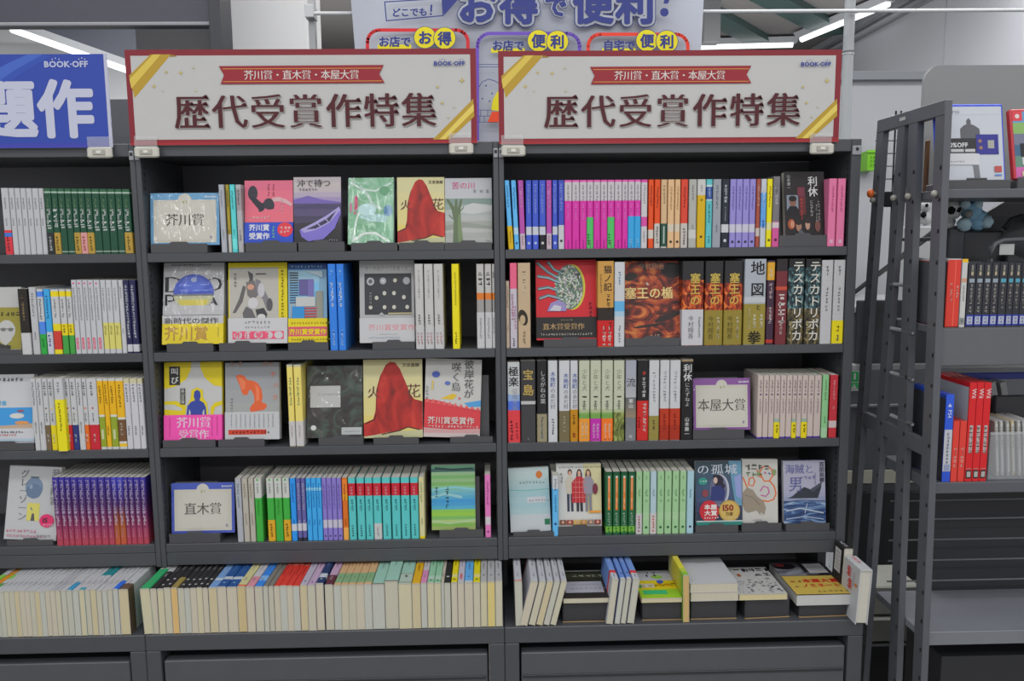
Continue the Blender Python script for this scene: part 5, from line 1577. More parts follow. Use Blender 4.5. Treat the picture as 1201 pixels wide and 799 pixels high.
def a_island(a):
    a.rect(0, 0, 1, 1, '#c9c8c4')
    a.poly([(0, 0.48), (0.2, 0.47), (0.45, 0.43), (0.7, 0.38), (1, 0.35), (1, 0.0), (0, 0.0)], '#c23a42')
    a.poly([(0.7, 0.44), (1, 0.48), (1, 0.40), (0.8, 0.39)], '#4a90c4'); a.poly([(0.28, 0.49), (0.5, 0.56), (0.58, 0.54), (0.5, 0.48)], '#c9a830')
    for i in range(10):
        a.poly([(i * 0.1, 0.44 - i * 0.01), (0.05 + i * 0.1, 0.50 - i * 0.012), (0.1 + i * 0.1, 0.44 - i * 0.01)], '#cc5a5c')
    a.ell(0.19, 0.80, 0.07, 0.04, '#4456a0', 14); a.ell(0.40, 0.69, 0.05, 0.025, '#5666a8', 14); a.line([(0.14, 0.72), (0.13, 0.60)], 0.02, '#c4ac5c'); a.ell(0.62, 0.50, 0.02, 0.015, '#c85060', 8)
    a.text('彼岸花が', 0.78, 1.0, 0.125, '#4c4c50', 'n', True); a.text('咲く島', 0.55, 0.96, 0.125, '#4c4c50', 'n', True)
    a.scrib(0.04, 0.66, 0.04, '#888', 4, True)
    a.poly([(0, 0.12), (0.5, 0.10), (1, 0.12), (1, 0), (0, 0)], '#c89a9a'); a.poly([(0, 0.05), (1, 0.06), (1, 0), (0, 0)], '#cbbcba')
    a.text('芥川賞受賞作', 0.06, 0.165, 0.100, '#dccfc9', 'b', sx=1.0); a.scrib(0.08, 0.12, 0.035, '#e2c4c2', 16)


face('L', 2, (193.2, 261, 516.5, 424.8), (191, 252.5), a_cry, 'yellow and white paperback with a blue figure and pink band', 'blue figure book', side='#c9b61a', band=(0.325, '#dc4a9e', b_cry))
face('L', 2, (264.8, 328.2, 515.5, 425.2), (256, 310), a_worm, 'grey paperback with an orange curled worm shape', 'orange worm book', band=(0.36, '#c3c4c6', b_worm))
face('L', 2, (360, 425.5, 513.5, 429), (373.7, 426), a_dark, 'dark shrink-wrapped paperback with a white title label', 'dark wrapped book', side='#2c2a28', wrap=True, lean=11)
face('L', 2, (427, 496.0, 513.5, 421.6), (438, 491), a_robe, 'larger paperback with a red robed figure, third shelf', 'larger red robe book', t=0.018)
face('L', 2, (496.8, 562.6, 513.0, 421.2), (528, 578), a_island, 'white paperback with a red field and blue petals', 'red field book', roll=2.4, t=0.016, Y=0.019)


def a_strip(a):
    a.stripes(0, 0, 1, 1, ['#8a9c5c', '#74a04a', '#9ab06c', '#6ea458', '#84b040', '#7cac4a', '#4a98b4', '#3f8cb8', '#3a88b8', '#4c94b4', '#5c9cb0', '#6aa4a8', '#7cb080', '#6f9c5c', '#84a878', '#6c9c60', '#86a880', '#3c5c58', '#5c8c70'])
    a.line([(0.0, 0.14), (0.4, 0.10), (1, 0.15)], 0.03, '#a4c090'); a.line([(0, 0.62), (0.5, 0.66), (1, 0.62)], 0.03, '#7cb8c4'); a.line([(0, 0.5), (0.3, 0.56), (0.7, 0.5)], 0.04, '#8cbcc0')
    a.line([(0.08, 0.955), (0.5, 0.93), (0.96, 0.945)], 0.03, '#26403c'); a.scrib(0.36, 0.68, 0.06, '#2c4c50', 5, True); a.scrib(0.12, 0.68, 0.05, '#2c4c50', 3, True)


face('L', 3, (506.6, 557.8, 621.5, 545.6), (515.6, 567), a_strip, 'paperback with green and blue watercolour stripes', 'watercolour stripe book', t=0.014, side='#b4c0a8')

# game-side bookcase faces
def a_movie(a):
    a.rect(0, 0, 1, 1, '#1f1b1d')
    a.rect(0.05, 0.40, 0.34, 0.64, '#7c8490'); a.ell(0.20, 0.54, 0.09, 0.075, '#7a5444', 16); a.ell(0.20, 0.585, 0.10, 0.045, '#171416', 14); a.poly([(0.05, 0.40), (0.12, 0.47), (0.28, 0.47), (0.36, 0.40), (0.36, 0.33), (0.05, 0.33)], '#17171b')
    a.rect(0.36, 0.34, 0.52, 0.62, '#5c2428'); a.rect(0.32, 0.62, 0.5, 0.76, '#6a2c3c'); a.scrib(0.42, 0.60, 0.05, '#a83a34', 6, True)
    a.ell(0.15, 0.19, 0.09, 0.08, '#9c4c30', 14); a.ell(0.17, 0.19, 0.045, 0.055, '#b48468', 12); a.ell(0.33, 0.16, 0.07, 0.085, '#96705a', 14); a.ell(0.33, 0.22, 0.08, 0.045, '#241c1c', 12)
    a.ell(0.55, 0.18, 0.06, 0.08, '#a88470', 14); a.ell(0.56, 0.24, 0.08, 0.04, '#2a2020', 12); a.ell(0.80, 0.16, 0.07, 0.09, '#6a443c', 14); a.poly([(0.3, 0.03), (0.36, 0.12), (0.5, 0.03)], '#50545c')
    a.text('山本兼一', 0.10, 0.96, 0.06, '#b8b8b8', 'r', True); a.text('利休', 0.70, 0.93, 0.16, '#d8d8d8', 'b', True); a.text('にたずねよ', 0.66, 0.56, 0.05, '#c4c4c4', 'r', True); a.scrib(0.84, 0.56, 0.04, '#8c8c8c', 7, True); a.scrib(0.78, 0.50, 0.04, '#8c8c8c', 6, True)


def s_movie(a):
    a.rect(0, 0, 1, 1, '#1b1a1c'); a.text('利休', 0.5, 0.86, 0.10, '#c8c8c8', 'b', True)


def a_pollen(a):
    a.rect(0, 0, 1, 1, '#b8202a')
    rnd = random.Random(3)
    a.ell(0.60, 0.66, 0.22, 0.285, '#b4b03a', 28)
    a.ell(0.55, 0.66, 0.235, 0.28, '#5a6c60', 28)
    cols = ['#c8d0c0', '#a9bfae', '#35463f', '#d4d6ca', '#6f8c84', '#c4cfa4', '#b89cac', '#ccd0cc']
    for i in range(260):
        r = math.sqrt(rnd.random()); th = rnd.random() * 6.28
        u, v = 0.55 + 0.225 * r * math.cos(th), 0.66 + 0.265 * r * math.sin(th)
        a.k = 4 + i % 4
        a.ell(u, v, 0.030, 0.0075, cols[i % 8], 6, rnd.random() * 3)
    a.k = 9
    for p in ([(0.02, 0.97), (0.2, 0.85), (0.36, 0.78)], [(0.02, 0.80), (0.2, 0.78), (0.38, 0.72)], [(0.03, 0.64), (0.2, 0.66), (0.36, 0.62)], [(0.05, 0.52), (0.2, 0.56), (0.4, 0.52)], [(0.2, 0.98), (0.3, 0.88), (0.42, 0.84)]):
        a.line(p, 0.035, '#4c6a70'); a.line([(q + 0.01, r - 0.004) for q, r in p], 0.012, '#9cb8c0')
    a.poly([(0.18, 0.36), (0.24, 0.46), (0.36, 0.50), (0.48, 0.46), (0.50, 0.36)], '#8a80b0'); a.poly([(0.22, 0.37), (0.3, 0.44), (0.42, 0.42), (0.40, 0.36)], '#c8c4d0')
    a.scrib(0.90, 0.48, 0.045, '#5c1018', 4, True)


def b_pollen(a):
    a.rect(0, 0, 1, 1, '#221f1f'); a.rect(0, 0, 1, 0.08, '#b8202a')
    a.text('直木賞受賞作', 0.10, 0.44, 0.30, '#a88a5c', 'n', sx=1.02, pitch=1.0); a.scrib(0.06, 0.20, 0.10, '#b8b4ac', 20); a.scrib(0.4, 0.84, 0.06, '#8c7c60', 8)


def a_castle(a):
    a.rect(0, 0, 1, 1, '#5c2a22')
    a.rect(0, 0, 1, 1, print_mat('fire_cover', [(0.30, '#1f1a1a'), (0.42, '#4c2320'), (0.50, '#7c3022'), (0.57, '#a44a28'), (0.66, '#b8743a')], (16, 16, 26), 2.6, 7))
    for u, v, ru, rv, c, r in ((0.88, 0.88, 0.2, 0.10, '#1f1b1c', 0), (0.78, 0.28, 0.26, 0.04, '#2c2222', 0.35), (0.45, 0.17, 0.3, 0.018, '#2e2222', 0.12), (0.12, 0.80, 0.12, 0.05, '#26201f', 0.3)):
        a.ell(u, v, ru, rv, c, 16, r)
    a.text('今村翔吾', 0.26, 0.89, 0.085, '#8c7464', 'n', sx=1.0)
    a.text('塞王の楯', 0.0, 0.51, 0.158, '#d4bc7c', 'b', sx=1.0, pitch=1.0); a.scrib(0.45, 0.02, 0.04, '#c4b8a8', 3)
    a.line([(0.4, 0.72), (0.44, 0.69)], 0.02, '#c8c0b4')


face('R', 0, (920.8, 969, 277.5, 201.5), (913.5, 969.5), a_movie, 'black paperback with film portraits and a white title', 'film portraits book', side='#1d1b1d', t=0.016, pages='#cfccc0', yaw=4)
face('R', 1, (629.5, 700, 398.8, 305), (638, 700), a_pollen, 'red paperback with a spiky green ball and black band', 'spiky ball book', side='#a81c26', band=(0.285, '#221f1f', b_pollen), t=0.018)
face('R', 1, (733, 797.6, 397.5, 306.2), (733.5, 797.5), a_castle, 'fiery red and black hardback with a golden title', 'fiery hardback', side='#4c2a22', t=0.020, kind='hardback_book')


def a_sea(a):
    a.rect(0, 0, 1, 1, '#b8c8c8')
    a.stripes(0, 0, 1, 1, ['#c2c8cc', '#c2c8cc', '#c0c8cc', '#a9c4c8', '#a0c0c6', '#a4c2c8', '#9cbec4', '#a8c4c8', '#b0c8ca', '#b8cccc', '#bcccce'])
    a.line([(0, 0.66), (0.4, 0.645), (1, 0.655)], 0.015, '#6ca49c'); a.ell(0.76, 0.885, 0.08, 0.06, '#b86a30', 16)
    a.scrib(0.25, 0.745, 0.045, '#6c7c80', 8); a.rect(0.44, 0.45, 0.9, 0.54, '#c8ccd0'); a.scrib(0.48, 0.465, 0.04, '#84888c', 7); a.rect(0.85, 0.10, 0.98, 0.19, '#1f6a48')


def a_kids(a):
    a.rect(0, 0, 1, 1, '#cfcfcb'); a.poly([(0.6, 1), (1, 1), (1, 0.2), (0.68, 0.2)], '#cfc89c')
    a.scrib(0.06, 0.93, 0.03, '#55585c', 22)
    # standing trio in winter clothes
    for u, hair, coat, leg, w in ((0.30, '#2a2020', '#c8c0b0', '#32384a', 0.10), (0.51, '#2c201c', '#a82830', '#2c2c34', 0.17), (0.71, '#4c342a', '#8c8894', '#77747c', 0.12)):
        a.ell(u, 0.865, 0.05, 0.05, hair, 14); a.ell(u, 0.85, 0.034, 0.04, '#c89c84', 12)
        if leg != '#32384a':
            a.poly([(u - 0.06, 0.86), (u - 0.07, 0.72), (u - 0.03, 0.74), (u - 0.035, 0.86)], hair); a.poly([(u + 0.06, 0.86), (u + 0.07, 0.72), (u + 0.03, 0.74), (u + 0.035, 0.86)], hair)
        a.poly([(u - 0.05, 0.80), (u + 0.05, 0.80), (u + w, 0.70), (u + w, 0.38), (u - w, 0.38), (u - w, 0.70)] if coat == '#a82830' else [(u - 0.05, 0.80), (u + 0.05, 0.80), (u + w, 0.72), (u + w * 0.8, 0.52), (u - w * 0.8, 0.52), (u - w, 0.72)], coat)
        lo = 0.38 if coat == '#a82830' else 0.52
        a.poly([(u - 0.07, lo), (u - 0.01, lo), (u - 0.015, 0.24), (u - 0.065, 0.24)], leg); a.poly([(u + 0.01, lo), (u + 0.07, lo), (u + 0.075, 0.24), (u + 0.02, 0.24)], leg)
    for v in (0.46, 0.54, 0.62, 0.70):
        a.rect(0.36, v, 0.66, v + 0.012, '#c86a68')
    for u in (0.42, 0.50, 0.58):
        a.rect(u, 0.38, u + 0.012, 0.78, '#c86a68')
    a.ell(0.86, 0.60, 0.06, 0.09, '#6c2c3c', 14); a.scrib(0.11, 0.87, 0.05, '#77797c', 3, True)
    a.rect(0.72, 0.22, 0.98, 0.25, '#d0882c')
    for i, c in enumerate(['#6a4030', '#8c3c30', '#b89a50', '#a87830', '#7c6a60', '#7c3030']):
        a.rect(0.06 + i * 0.155, 0.035, 0.20 + i * 0.155, 0.11, c)
        a.ell(0.13 + i * 0.155, 0.075, 0.03, 0.025, '#b8947c', 10)


def a_mirror(a):
    a.rect(0, 0, 1, 1, '#33445c')
    a.stripes(0, 0.05, 1, 1, ['#2c3448', '#35405c', '#3c4c6a', '#3a5068', '#3c4e60', '#34444e'])
    a.poly([(0.72, 1), (1, 1), (1, 0.3), (0.86, 0.3)], '#5c88a0'); a.poly([(0.84, 0.75), (1, 0.8), (1, 0.4), (0.88, 0.45)], '#8894c4')
    a.ell(0.52, 0.55, 0.21, 0.25, '#b8bcc8', 22); a.ell(0.49, 0.55, 0.19, 0.24, '#5a5c74', 22)
    a.poly([(0.38, 0.78), (0.52, 0.79), (0.60, 0.72), (0.58, 0.58), (0.44, 0.60), (0.38, 0.68)], '#232030'); a.ell(0.43, 0.70, 0.045, 0.05, '#d0b4a8', 12); a.poly([(0.34, 0.60), (0.56, 0.63), (0.64, 0.52), (0.60, 0.38), (0.32, 0.38)], '#2c3468'); a.poly([(0.52, 0.72), (0.64, 0.62), (0.60, 0.55), (0.54, 0.62)], '#282436')
    a.text('の孤城', 0.02, 0.79, 0.17, '#c4ccd8', 'n', sx=1.22, pitch=1.06); a.ell(0.15, 0.69, 0.10, 0.06, '#2c8478', 16); a.scrib(0.09, 0.67, 0.035, '#cfe0dc', 3); a.ell(0.2, 0.5, 0.07, 0.06, '#7c3c44', 12)
    a.rect(0, 0, 1, 0.055, '#2c7a70'); a.ell(0.28, 0.22, 0.21, 0.17, '#b02430', 24); a.ell(0.72, 0.22, 0.23, 0.17, '#a88a40', 24); a.ell(0.72, 0.22, 0.20, 0.15, '#b89c54', 24)
    a.text('本屋', 0.17, 0.245, 0.085, '#e4d8d4', 'x', sx=1.2); a.text('大賞', 0.17, 0.15, 0.085, '#e4d8d4', 'x', sx=1.2); a.scrib(0.16, 0.10, 0.035, '#e4d8d4', 6); a.text('150', 0.54, 0.21, 0.13, '#7c2420', 'x', sx=1.1); a.text('万部', 0.63, 0.145, 0.06, '#4c2c1c', 'b'); a.scrib(0.58, 0.10, 0.03, '#d8c8b0', 7)
    a.rect(0.0, 0.055, 1, 0.075, '#b8ccc8')


def a_monkey(a):
    a.rect(0, 0, 1, 1, '#c8c6c0')
    for p, w in (([(0.50, 0.80), (0.58, 0.88), (0.72, 0.90), (0.84, 0.84), (0.86, 0.74), (0.76, 0.66), (0.62, 0.66), (0.54, 0.74), (0.50, 0.80)], 0.022), ([(0.78, 0.66), (0.90, 0.58), (0.95, 0.46), (0.88, 0.37), (0.72, 0.34), (0.50, 0.36)], 0.022), ([(0.42, 0.84), (0.46, 0.74), (0.54, 0.72)], 0.02),
                    ([(0.02, 0.72), (0.10, 0.62), (0.14, 0.56)], 0.02), ([(0.20, 0.70), (0.30, 0.72), (0.36, 0.66), (0.30, 0.58), (0.18, 0.60), (0.20, 0.70)], 0.02)):
        a.line(p, w, '#c8642c')
    a.line([(0.50, 0.50), (0.60, 0.58), (0.72, 0.56), (0.76, 0.48), (0.66, 0.42), (0.52, 0.44)], 0.018, '#b04c8c')
    a.poly([(0.02, 0.48), (0.14, 0.56), (0.30, 0.52), (0.42, 0.42), (0.60, 0.34), (0.66, 0.24), (0.62, 0.14), (0.50, 0.13), (0.40, 0.20), (0.28, 0.18), (0.16, 0.16), (0.06, 0.20), (0.0, 0.30)], '#8a7f70')
    a.line([(0.08, 0.44), (0.3, 0.40), (0.5, 0.28)], 0.012, '#6a6054'); a.poly([(0.5, 0.14), (0.6, 0.13), (0.52, 0.17)], '#c8c6c0')
    a.line([(0.62, 0.80), (0.68, 0.78)], 0.02, '#a05a8c'); a.line([(0.74, 0.79), (0.80, 0.77)], 0.02, '#4c5a8c'); a.ell(0.90, 0.80, 0.06, 0.05, '#7a8a5c', 12); a.ell(0.46, 0.78, 0.05, 0.04, '#7a8a5c', 12)
    a.scrib(0.06, 0.83, 0.10, '#55564c', 4, pitch=1.0); a.scrib(0.10, 0.73, 0.08, '#6c7c5c', 3); a.scrib(0.3, 0.04, 0.02, '#888', 6)


def s_monkey(a):
    a.rect(0, 0, 1, 1, '#b4a898'); a.scrib(0.3, 0.92, 0.1, '#8c5a3c', 6, True)


def a_ship(a):
    a.rect(0, 0, 1, 1, '#b0b0c4')
    a.rect(0, 0, 1, 0.36, print_mat('sea', [(0.38, '#24365c'), (0.48, '#36507c'), (0.56, '#6c86a8'), (0.66, '#c0cad4')], (14, 14, 60), 1.5, 5))
    a.stripes(0, 0.36, 1, 0.55, ['#8c94b0', '#a0a4bc', '#aaabc2'])
    a.poly([(0.10, 0.40), (0.22, 0.44), (0.36, 0.52), (0.50, 0.58), (0.64, 0.54), (0.92, 0.66), (0.90, 0.56), (0.82, 0.40)], '#2e333c'); a.poly([(0.64, 0.54), (0.92, 0.66), (0.90, 0.60), (0.70, 0.50)], '#444a54')
    a.line([(0.02, 0.345), (0.4, 0.37), (0.98, 0.35)], 0.012, '#3c4660'); a.line([(0.05, 0.20), (0.4, 0.24), (0.95, 0.16)], 0.02, '#b4c0d0'); a.line([(0.05, 0.07), (0.5, 0.11), (0.95, 0.06)], 0.015, '#a4b4cc'); a.line([(0.5, 0.16), (0.56, 0.32)], 0.01, '#c4ccd8')
    a.text('海賊と', 0.04, 0.79, 0.16, '#5a5c8c', 'n', sx=0.98, pitch=1.0); a.text('男', 0.12, 0.50, 0.26, '#5a5c8c', 'n', sx=0.9); a.scrib(0.38, 0.70, 0.06, '#6c6e94', 4)
    a.text('百田尚樹', 0.92, 0.98, 0.082, '#2c2c3c', 'b', True); a.scrib(0.76, 0.82, 0.03, '#77799c', 7, True)


face('R', 3, (599.2, 646.4, 624.5, 548.6), (602, 650), a_sea, 'pale sea-green paperback with a white foot', 'sea-green book', side='#b8bcb4', roll=-1.8)
face('R', 3, (653.4, 705.8, 617.5, 544), (655, 706), a_kids, 'white paperback with three young people in winter coats', 'winter coats book')
face('R', 3, (816.8, 870.6, 616.0, 541), (816, 866), a_mirror, 'dark blue paperback with a girl and round award seals', 'round seals book', side='#33445c', t=0.013)
face('R', 3, (871.2, 912.0, 613.6, 539), (870.5, 917), a_monkey, 'white paperback with an orange outline animal drawing', 'orange outline book', spine_art=s_monkey, t=0.014, yaw=-4, Y=0.018)
face('R', 3, (919.6, 968.6, 613.8, 540.5), (922, 973), a_ship, 'pale violet paperback with a dark ship at sea', 'ship cover book', side='#34477c')


# end bookcase face-out books
def a_man(a):
    a.rect(0, 0, 1, 1, '#c4c4c2'); a.rect(0, 0.02, 1, 0.68, '#8c8438'); a.poly([(0, 0.02), (0, 0.24), (0.4, 0.26), (0.62, 0.10), (0.8, 0.08), (0.8, 0.02)], '#3a3a38')
    a.ell(0.72, 0.32, 0.17, 0.16, '#c6c6c4', 20); a.poly([(0.58, 0.34), (0.86, 0.34), (0.82, 0.16), (0.7, 0.08), (0.6, 0.14)], '#c2c2c0'); a.line([(0.58, 0.34), (0.86, 0.34)], 0.012, '#4c4c4c'); a.ell(0.66, 0.33, 0.05, 0.03, '#6c6c6c', 10); a.ell(0.8, 0.33, 0.05, 0.03, '#6c6c6c', 10)
    a.scrib(0.5, 0.54, 0.07, '#3c3a1c', 6)


def a_beach(a):
    a.rect(0, 0, 1, 1, '#cfd0d4'); a.rect(0.0, 0.22, 0.97, 0.52, '#3a8cc8'); a.poly([(0, 0.22), (0, 0.28), (0.5, 0.26), (0.97, 0.29), (0.97, 0.22)], '#b8a088')
    a.poly([(0.20, 0.27), (0.26, 0.36), (0.34, 0.32), (0.40, 0.27)], '#d4d0c4'); a.ell(0.72, 0.40, 0.12, 0.04, '#d8d8d4', 12); a.ell(0.78, 0.47, 0.06, 0.018, '#8c5060', 10); a.ell(0.8, 0.30, 0.12, 0.025, '#c88a50', 12)
    a.text('みんな', 0.08, 0.62, 0.075, '#4aa0cc', 'b'); a.text('経営者', 0.30, 0.55, 0.075, '#4aa0cc', 'b'); a.scrib(0.05, 0.90, 0.055, '#4c4e54', 11); a.scrib(0.1, 0.84, 0.04, '#777', 5)
    a.ell(0.14, 0.49, 0.14, 0.07, '#bc3034', 18); a.scrib(0.03, 0.47, 0.04, '#e8d0d0', 5); a.scrib(0.1, 0.15, 0.035, '#55575c', 16); a.scrib(0.36, 0.11, 0.03, '#c05050', 9); a.rect(0, 0.03, 1, 0.07, '#b4c8d8')


def a_zone(a):
    a.rect(0, 0, 1, 1, '#c4c5c6')
    a.ell(0.5, 0.71, 0.17, 0.14, '#6a7f98', 24); a.ell(0.5, 0.66, 0.15, 0.10, '#5c7088', 22); a.ell(0.44, 0.72, 0.03, 0.03, '#8ca0b4', 10); a.line([(0.42, 0.85), (0.58, 0.85)], 0.02, '#4c5868')
    a.rect(0.40, 0.26, 0.64, 0.50, '#c4bc5c'); a.poly([(0.48, 0.26), (0.50, 0.36), (0.54, 0.36), (0.56, 0.26)], '#4c4c50'); a.line([(0.47, 0.44), (0.5, 0.4)], 0.015, '#5c7088')
    for i, c in enumerate('グレーゾーン'):
        a.text(c, 0.22, 0.83 - i * 0.115, 0.125, '#66696e', 'n')
    for i, c in enumerate('発達障害'):
        a.text(c, 0.82, 0.86 - i * 0.125, 0.12, '#77797e', 'n')
    a.ell(0.80, 0.27, 0.14, 0.09, '#cc2460', 22); a.text('15', 0.70, 0.235, 0.085, '#4c1028', 'x', sx=1.2); a.scrib(0.74, 0.20, 0.03, '#e8c8d4', 4)
    a.scrib(0.04, 0.10, 0.04, '#c05a7c', 9); a.scrib(0.04, 0.035, 0.04, '#c07890', 12); a.scrib(0.62, 0.045, 0.035, '#888', 5)


face('F', 1, (-36, 25, 414.5, 337), (-30, 30), a_man, 'white and olive paperback with a bespectacled portrait', 'bespectacled portrait book')
face('F', 2, (-32, 40.5, 520.5, 439.5), (-26, 40), a_beach, 'white paperback with a small blue beach picture', 'blue beach book')
face('F', 3, (4.5, 65.5, 633.5, 547), (8, 62), a_zone, 'white paperback with a blue head drawing and pink seal', 'blue head drawing book', t=0.016, roll=3.5, wrap=True, lean=11)


# award name cards
def card(case, k, px, st, col, title, label, short):
    x0, x1, yb, yt = px
    lean, Y, t = 7, 0.016, 0.004
    z0 = at((x0 + x1) / 2, yb, Y).z
    w, H, X = plane_size(x0, x1, yb, yt, Y, z0, lean)
    r = thing('award_card', label, 'card', group='award name cards on stands')
    mb = MB(); mb.bbox(-w / 2, w / 2, 0.0012, t, 0, H, mat('#8e9298', 'plastic'), 0.001); mb.build('backing', r)
    mb = MB()
    a = Art(mb, (-w / 2, 0.0010, 0), (1, 0, 0), (0, 0, 1), w, H)
    a.rect(0, 0, 1, 1, col)
    a.rect(0.0, 0.86, 1, 1, col)
    a.rect(0.045, 0.05, 0.955, 0.87, '#cfccc0')
    a.rects([(0.075, 0.085, 0.925, 0.092), (0.075, 0.83, 0.40, 0.836), (0.60, 0.83, 0.925, 0.836), (0.075, 0.085, 0.079, 0.836), (0.921, 0.085, 0.925, 0.836)], '#b9ae8c')
    a.ell(0.5, 0.86, 0.10, 0.10 * w / H, '#cfccc0', 24)
    a.scrib(0.462, 0.80, 0.055, '#9c8c4c', 2, pitch=1.05)
    n = len(title)
    s = 0.255
    a.text(title, 0.5, 0.36, s, '#4a4644', 'n', center=True, sx=0.98 if n == 3 else 0.92)
    a.text('BOOK', 0.80, 0.905, 0.045, '#dfe4ea', 'x'); a.text('OFF', 0.905, 0.905, 0.045, '#dfe4ea', 'x')
    a.poly([(0.86, 0.12), (0.895, 0.12), (0.895, 0.165), (0.8775, 0.185), (0.86, 0.165)], '#8c8c98')
    mb.build('printed_face', r)
    mb = MB(); mb.box(-w / 2 - 0.0005, w / 2 + 0.0005, -0.0026, -0.0022, 0.0, H, mat('#ffffff', 'film')); mb.build('clear_cover', r)
    r.matrix_world = lean_frame(X, Y, z0, lean)
    stand(case, k, st[0], st[1], z0, Y, t, lean, H * 1.27, short)


card('L', 0, (176.8, 257.5, 287.5, 226.5), (177, 243), '#5f93b8', '芥川賞', 'light blue bordered award card, top shelf of middle bookcase', 'light blue award card')
card('L', 3, (201.5, 275.3, 625.5, 566.5), (198.5, 258), '#3c4fa8', '直木賞', 'royal blue bordered award card, fourth shelf of middle bookcase', 'royal blue award card')
card('R', 2, (813.6, 880.3, 504.5, 443.8), (813, 873), '#7c4a8c', '本屋大賞', 'purple bordered award card beside the black hardback', 'purple award card')

# ------------------------------------------------------------------ books on the base deck
BW = '#c6c8cb'


def DS(key, desc, base, bands=(), tx=None, **kw):
    ST[key] = S(desc, base, bands, tx if tx is not None else [(0.9, 4, 9, '#8c8e94'), (0.3, 4, 3, '#8c8e94')], **kw)


PC = ['#cac5ae', '#c6c2b0', '#cdc6a8', '#c3c2b4', '#c2c4ba', '#c8bc9a', '#cbc3b0']
DS('d_wg', 'white and green paperback', BW, [(0, 0.3, '#4a9a3c'), (0.45, 0.6, '#7cb84c')])
DS('d_go', 'green and orange paperback', '#5c9c3c', [(0.3, 0.85, '#c8841c'), (0.16, 0.3, '#2a2a24')])
DS('d_w', 'white paperback', BW)
DS('d_lg', 'pale grey paperback', '#b8bac0')
DS('d_wb', 'white paperback with a blue foot', BW, [(0, 0.27, '#3c8cb4')])
DS('d_wt', 'white paperback with a teal foot', BW, [(0, 0.08, '#3c94a8')])
DS('d_te', 'white paperback with a teal head', BW, [(0.5, 0.97, '#1f8088')])
DS('d_bb', 'white paperback with a bright blue foot', BW, [(0, 0.28, '#2c68d0')])
DS('d_br', 'white paperback with a brown foot', BW, [(0, 0.2, '#5c4a3c')])
DS('e_gr', 'green and white paperback', '#2f9c60', [(0.72, 1.0, '#cdd0d0')])
DS('e_bw', 'black paperback with a white head', '#2c2b2c', [(0.62, 1.0, '#c0c0c2')], [(0.55, 4, 4, '#c8c8c8')])
DS('e_bk', 'black paperback', '#2a292b', [], [(0.93, 4, 9, '#8c8a88'), (0.3, 6, 'dot', '#d0d0d0'), (0.12, 6, 'dot', '#c0c0c0')])
DS('e_bg', 'black paperback with a gold band', '#2a292b', [(0.0, 0.36, '#8c7c44')], [(0.93, 4, 8, '#8c8a88')])
DS('e_lb', 'light blue paperback', '#6c90c0', [(0.25, 0.33, '#c4d0dc')], [(0.9, 5, 8, '#a9c0dc')])
DS('e_db', 'dark blue paperback', '#244c88', [(0.26, 0.36, '#c4ccd6')], [(0.9, 5, 9, '#5c84b8'), (0.14, 6, 'dot', '#8ca8cc')])
DS('e_cr', 'pale yellow paperback with a red foot', '#c9c492', [(0, 0.05, '#c85a2c')])
DS('e_wp', 'white and pink paperback', '#c9c6ca', [(0.0, 0.36, '#cf8a98')])
DS('e_bl', 'bright blue paperback', '#3478cc', [(0.2, 0.38, '#7caadc')])
DS('e_gy', 'grey paperback', '#77726c', [(0.75, 0.82, '#a8a49c')], [(0.9, 4, 8, '#5a5650')])
DS('e_rd', 'red paperback', '#c4382e', [(0.76, 0.80, '#d88a80')], [(0.7, 4, 9, '#8c1c18')])
DS('e_lw', 'pale lavender paperback', '#bdb4c4', [], [(0.9, 4, 8, '#8a7c94'), (0.12, 5, 'dot', '#4c4460')])
DS('e_lp', 'pink lavender paperback', '#c2a4c0', [], [(0.9, 4, 8, '#8f6c90'), (0.1, 5, 'dot', '#4c3c60')])
DS('e_nv', 'navy paperback', '#24345c', [(0.2, 0.34, '#ccd0d8')], [(0.93, 4, 10, '#6c7ca0'), (0.14, 5, 'dot', '#c4c8d0')])
DS('e_lm', 'lavender paperback with a maroon band', '#c0a0bc', [(0.0, 0.34, '#5a2834')], [(0.9, 4, 7, '#8f6c90'), (0.28, 6, 2, '#d0c0c4')])
DS('e_be', 'tan paperback with a green band', '#c09c74', [(0.08, 0.42, '#7c9c74')], [(0.9, 4, 6, '#8c6c44'), (0.3, 3, 2, '#4c6448')])
DS('e_mt', 'mint green paperback', '#98c0b0', [(0, 0.03, '#6a5448')], [(0.9, 4, 9, '#5c8878')])
DS('e_mb', 'mint green paperback with a boxed label', '#98c0b0', [(0.02, 0.36, '#8a8474'), (0.05, 0.33, '#b4c4b8')], [(0.9, 4, 7, '#5c8878'), (0.3, 6, 2, '#2c2c28')])
DS('e_yw', 'orange yellow paperback with a white head', '#c99c1c', [(0.78, 1, '#c9ccd0')], [(0.7, 4, 7, '#8a680c')])
DS('e_wk', 'white paperback with a pink foot', '#c9c6c9', [(0, 0.46, '#cc82ac')])
DS('e_gn', 'pale green paperback', '#8cbc9c', [(0.12, 0.24, '#b4d0bc')], [(0.9, 4, 8, '#5c8c6c'), (0.07, 5, 'dot', '#2c4c34')])
DS('e_cm', 'cream paperback', '#c9bfb0')
DS('e_k1', 'black paperback with a round mark', '#222324', [], [(0.22, 7, 'dot', '#c8c8c8'), (0.9, 4, 8, '#55585a')])
DS('e_ye', 'yellow paperback', '#cfc018', [(0.18, 0.3, '#d4cc84')], [(0.9, 4, 8, '#8a8010'), (0.1, 6, 'dot', '#4c4810')])
DS('e_wr', 'white paperback with a red tag', '#c4c0cc', [], [(0.9, 4, 9, '#8c8a98'), (0.30, 5, 'box', '#b85a6c', 28)])
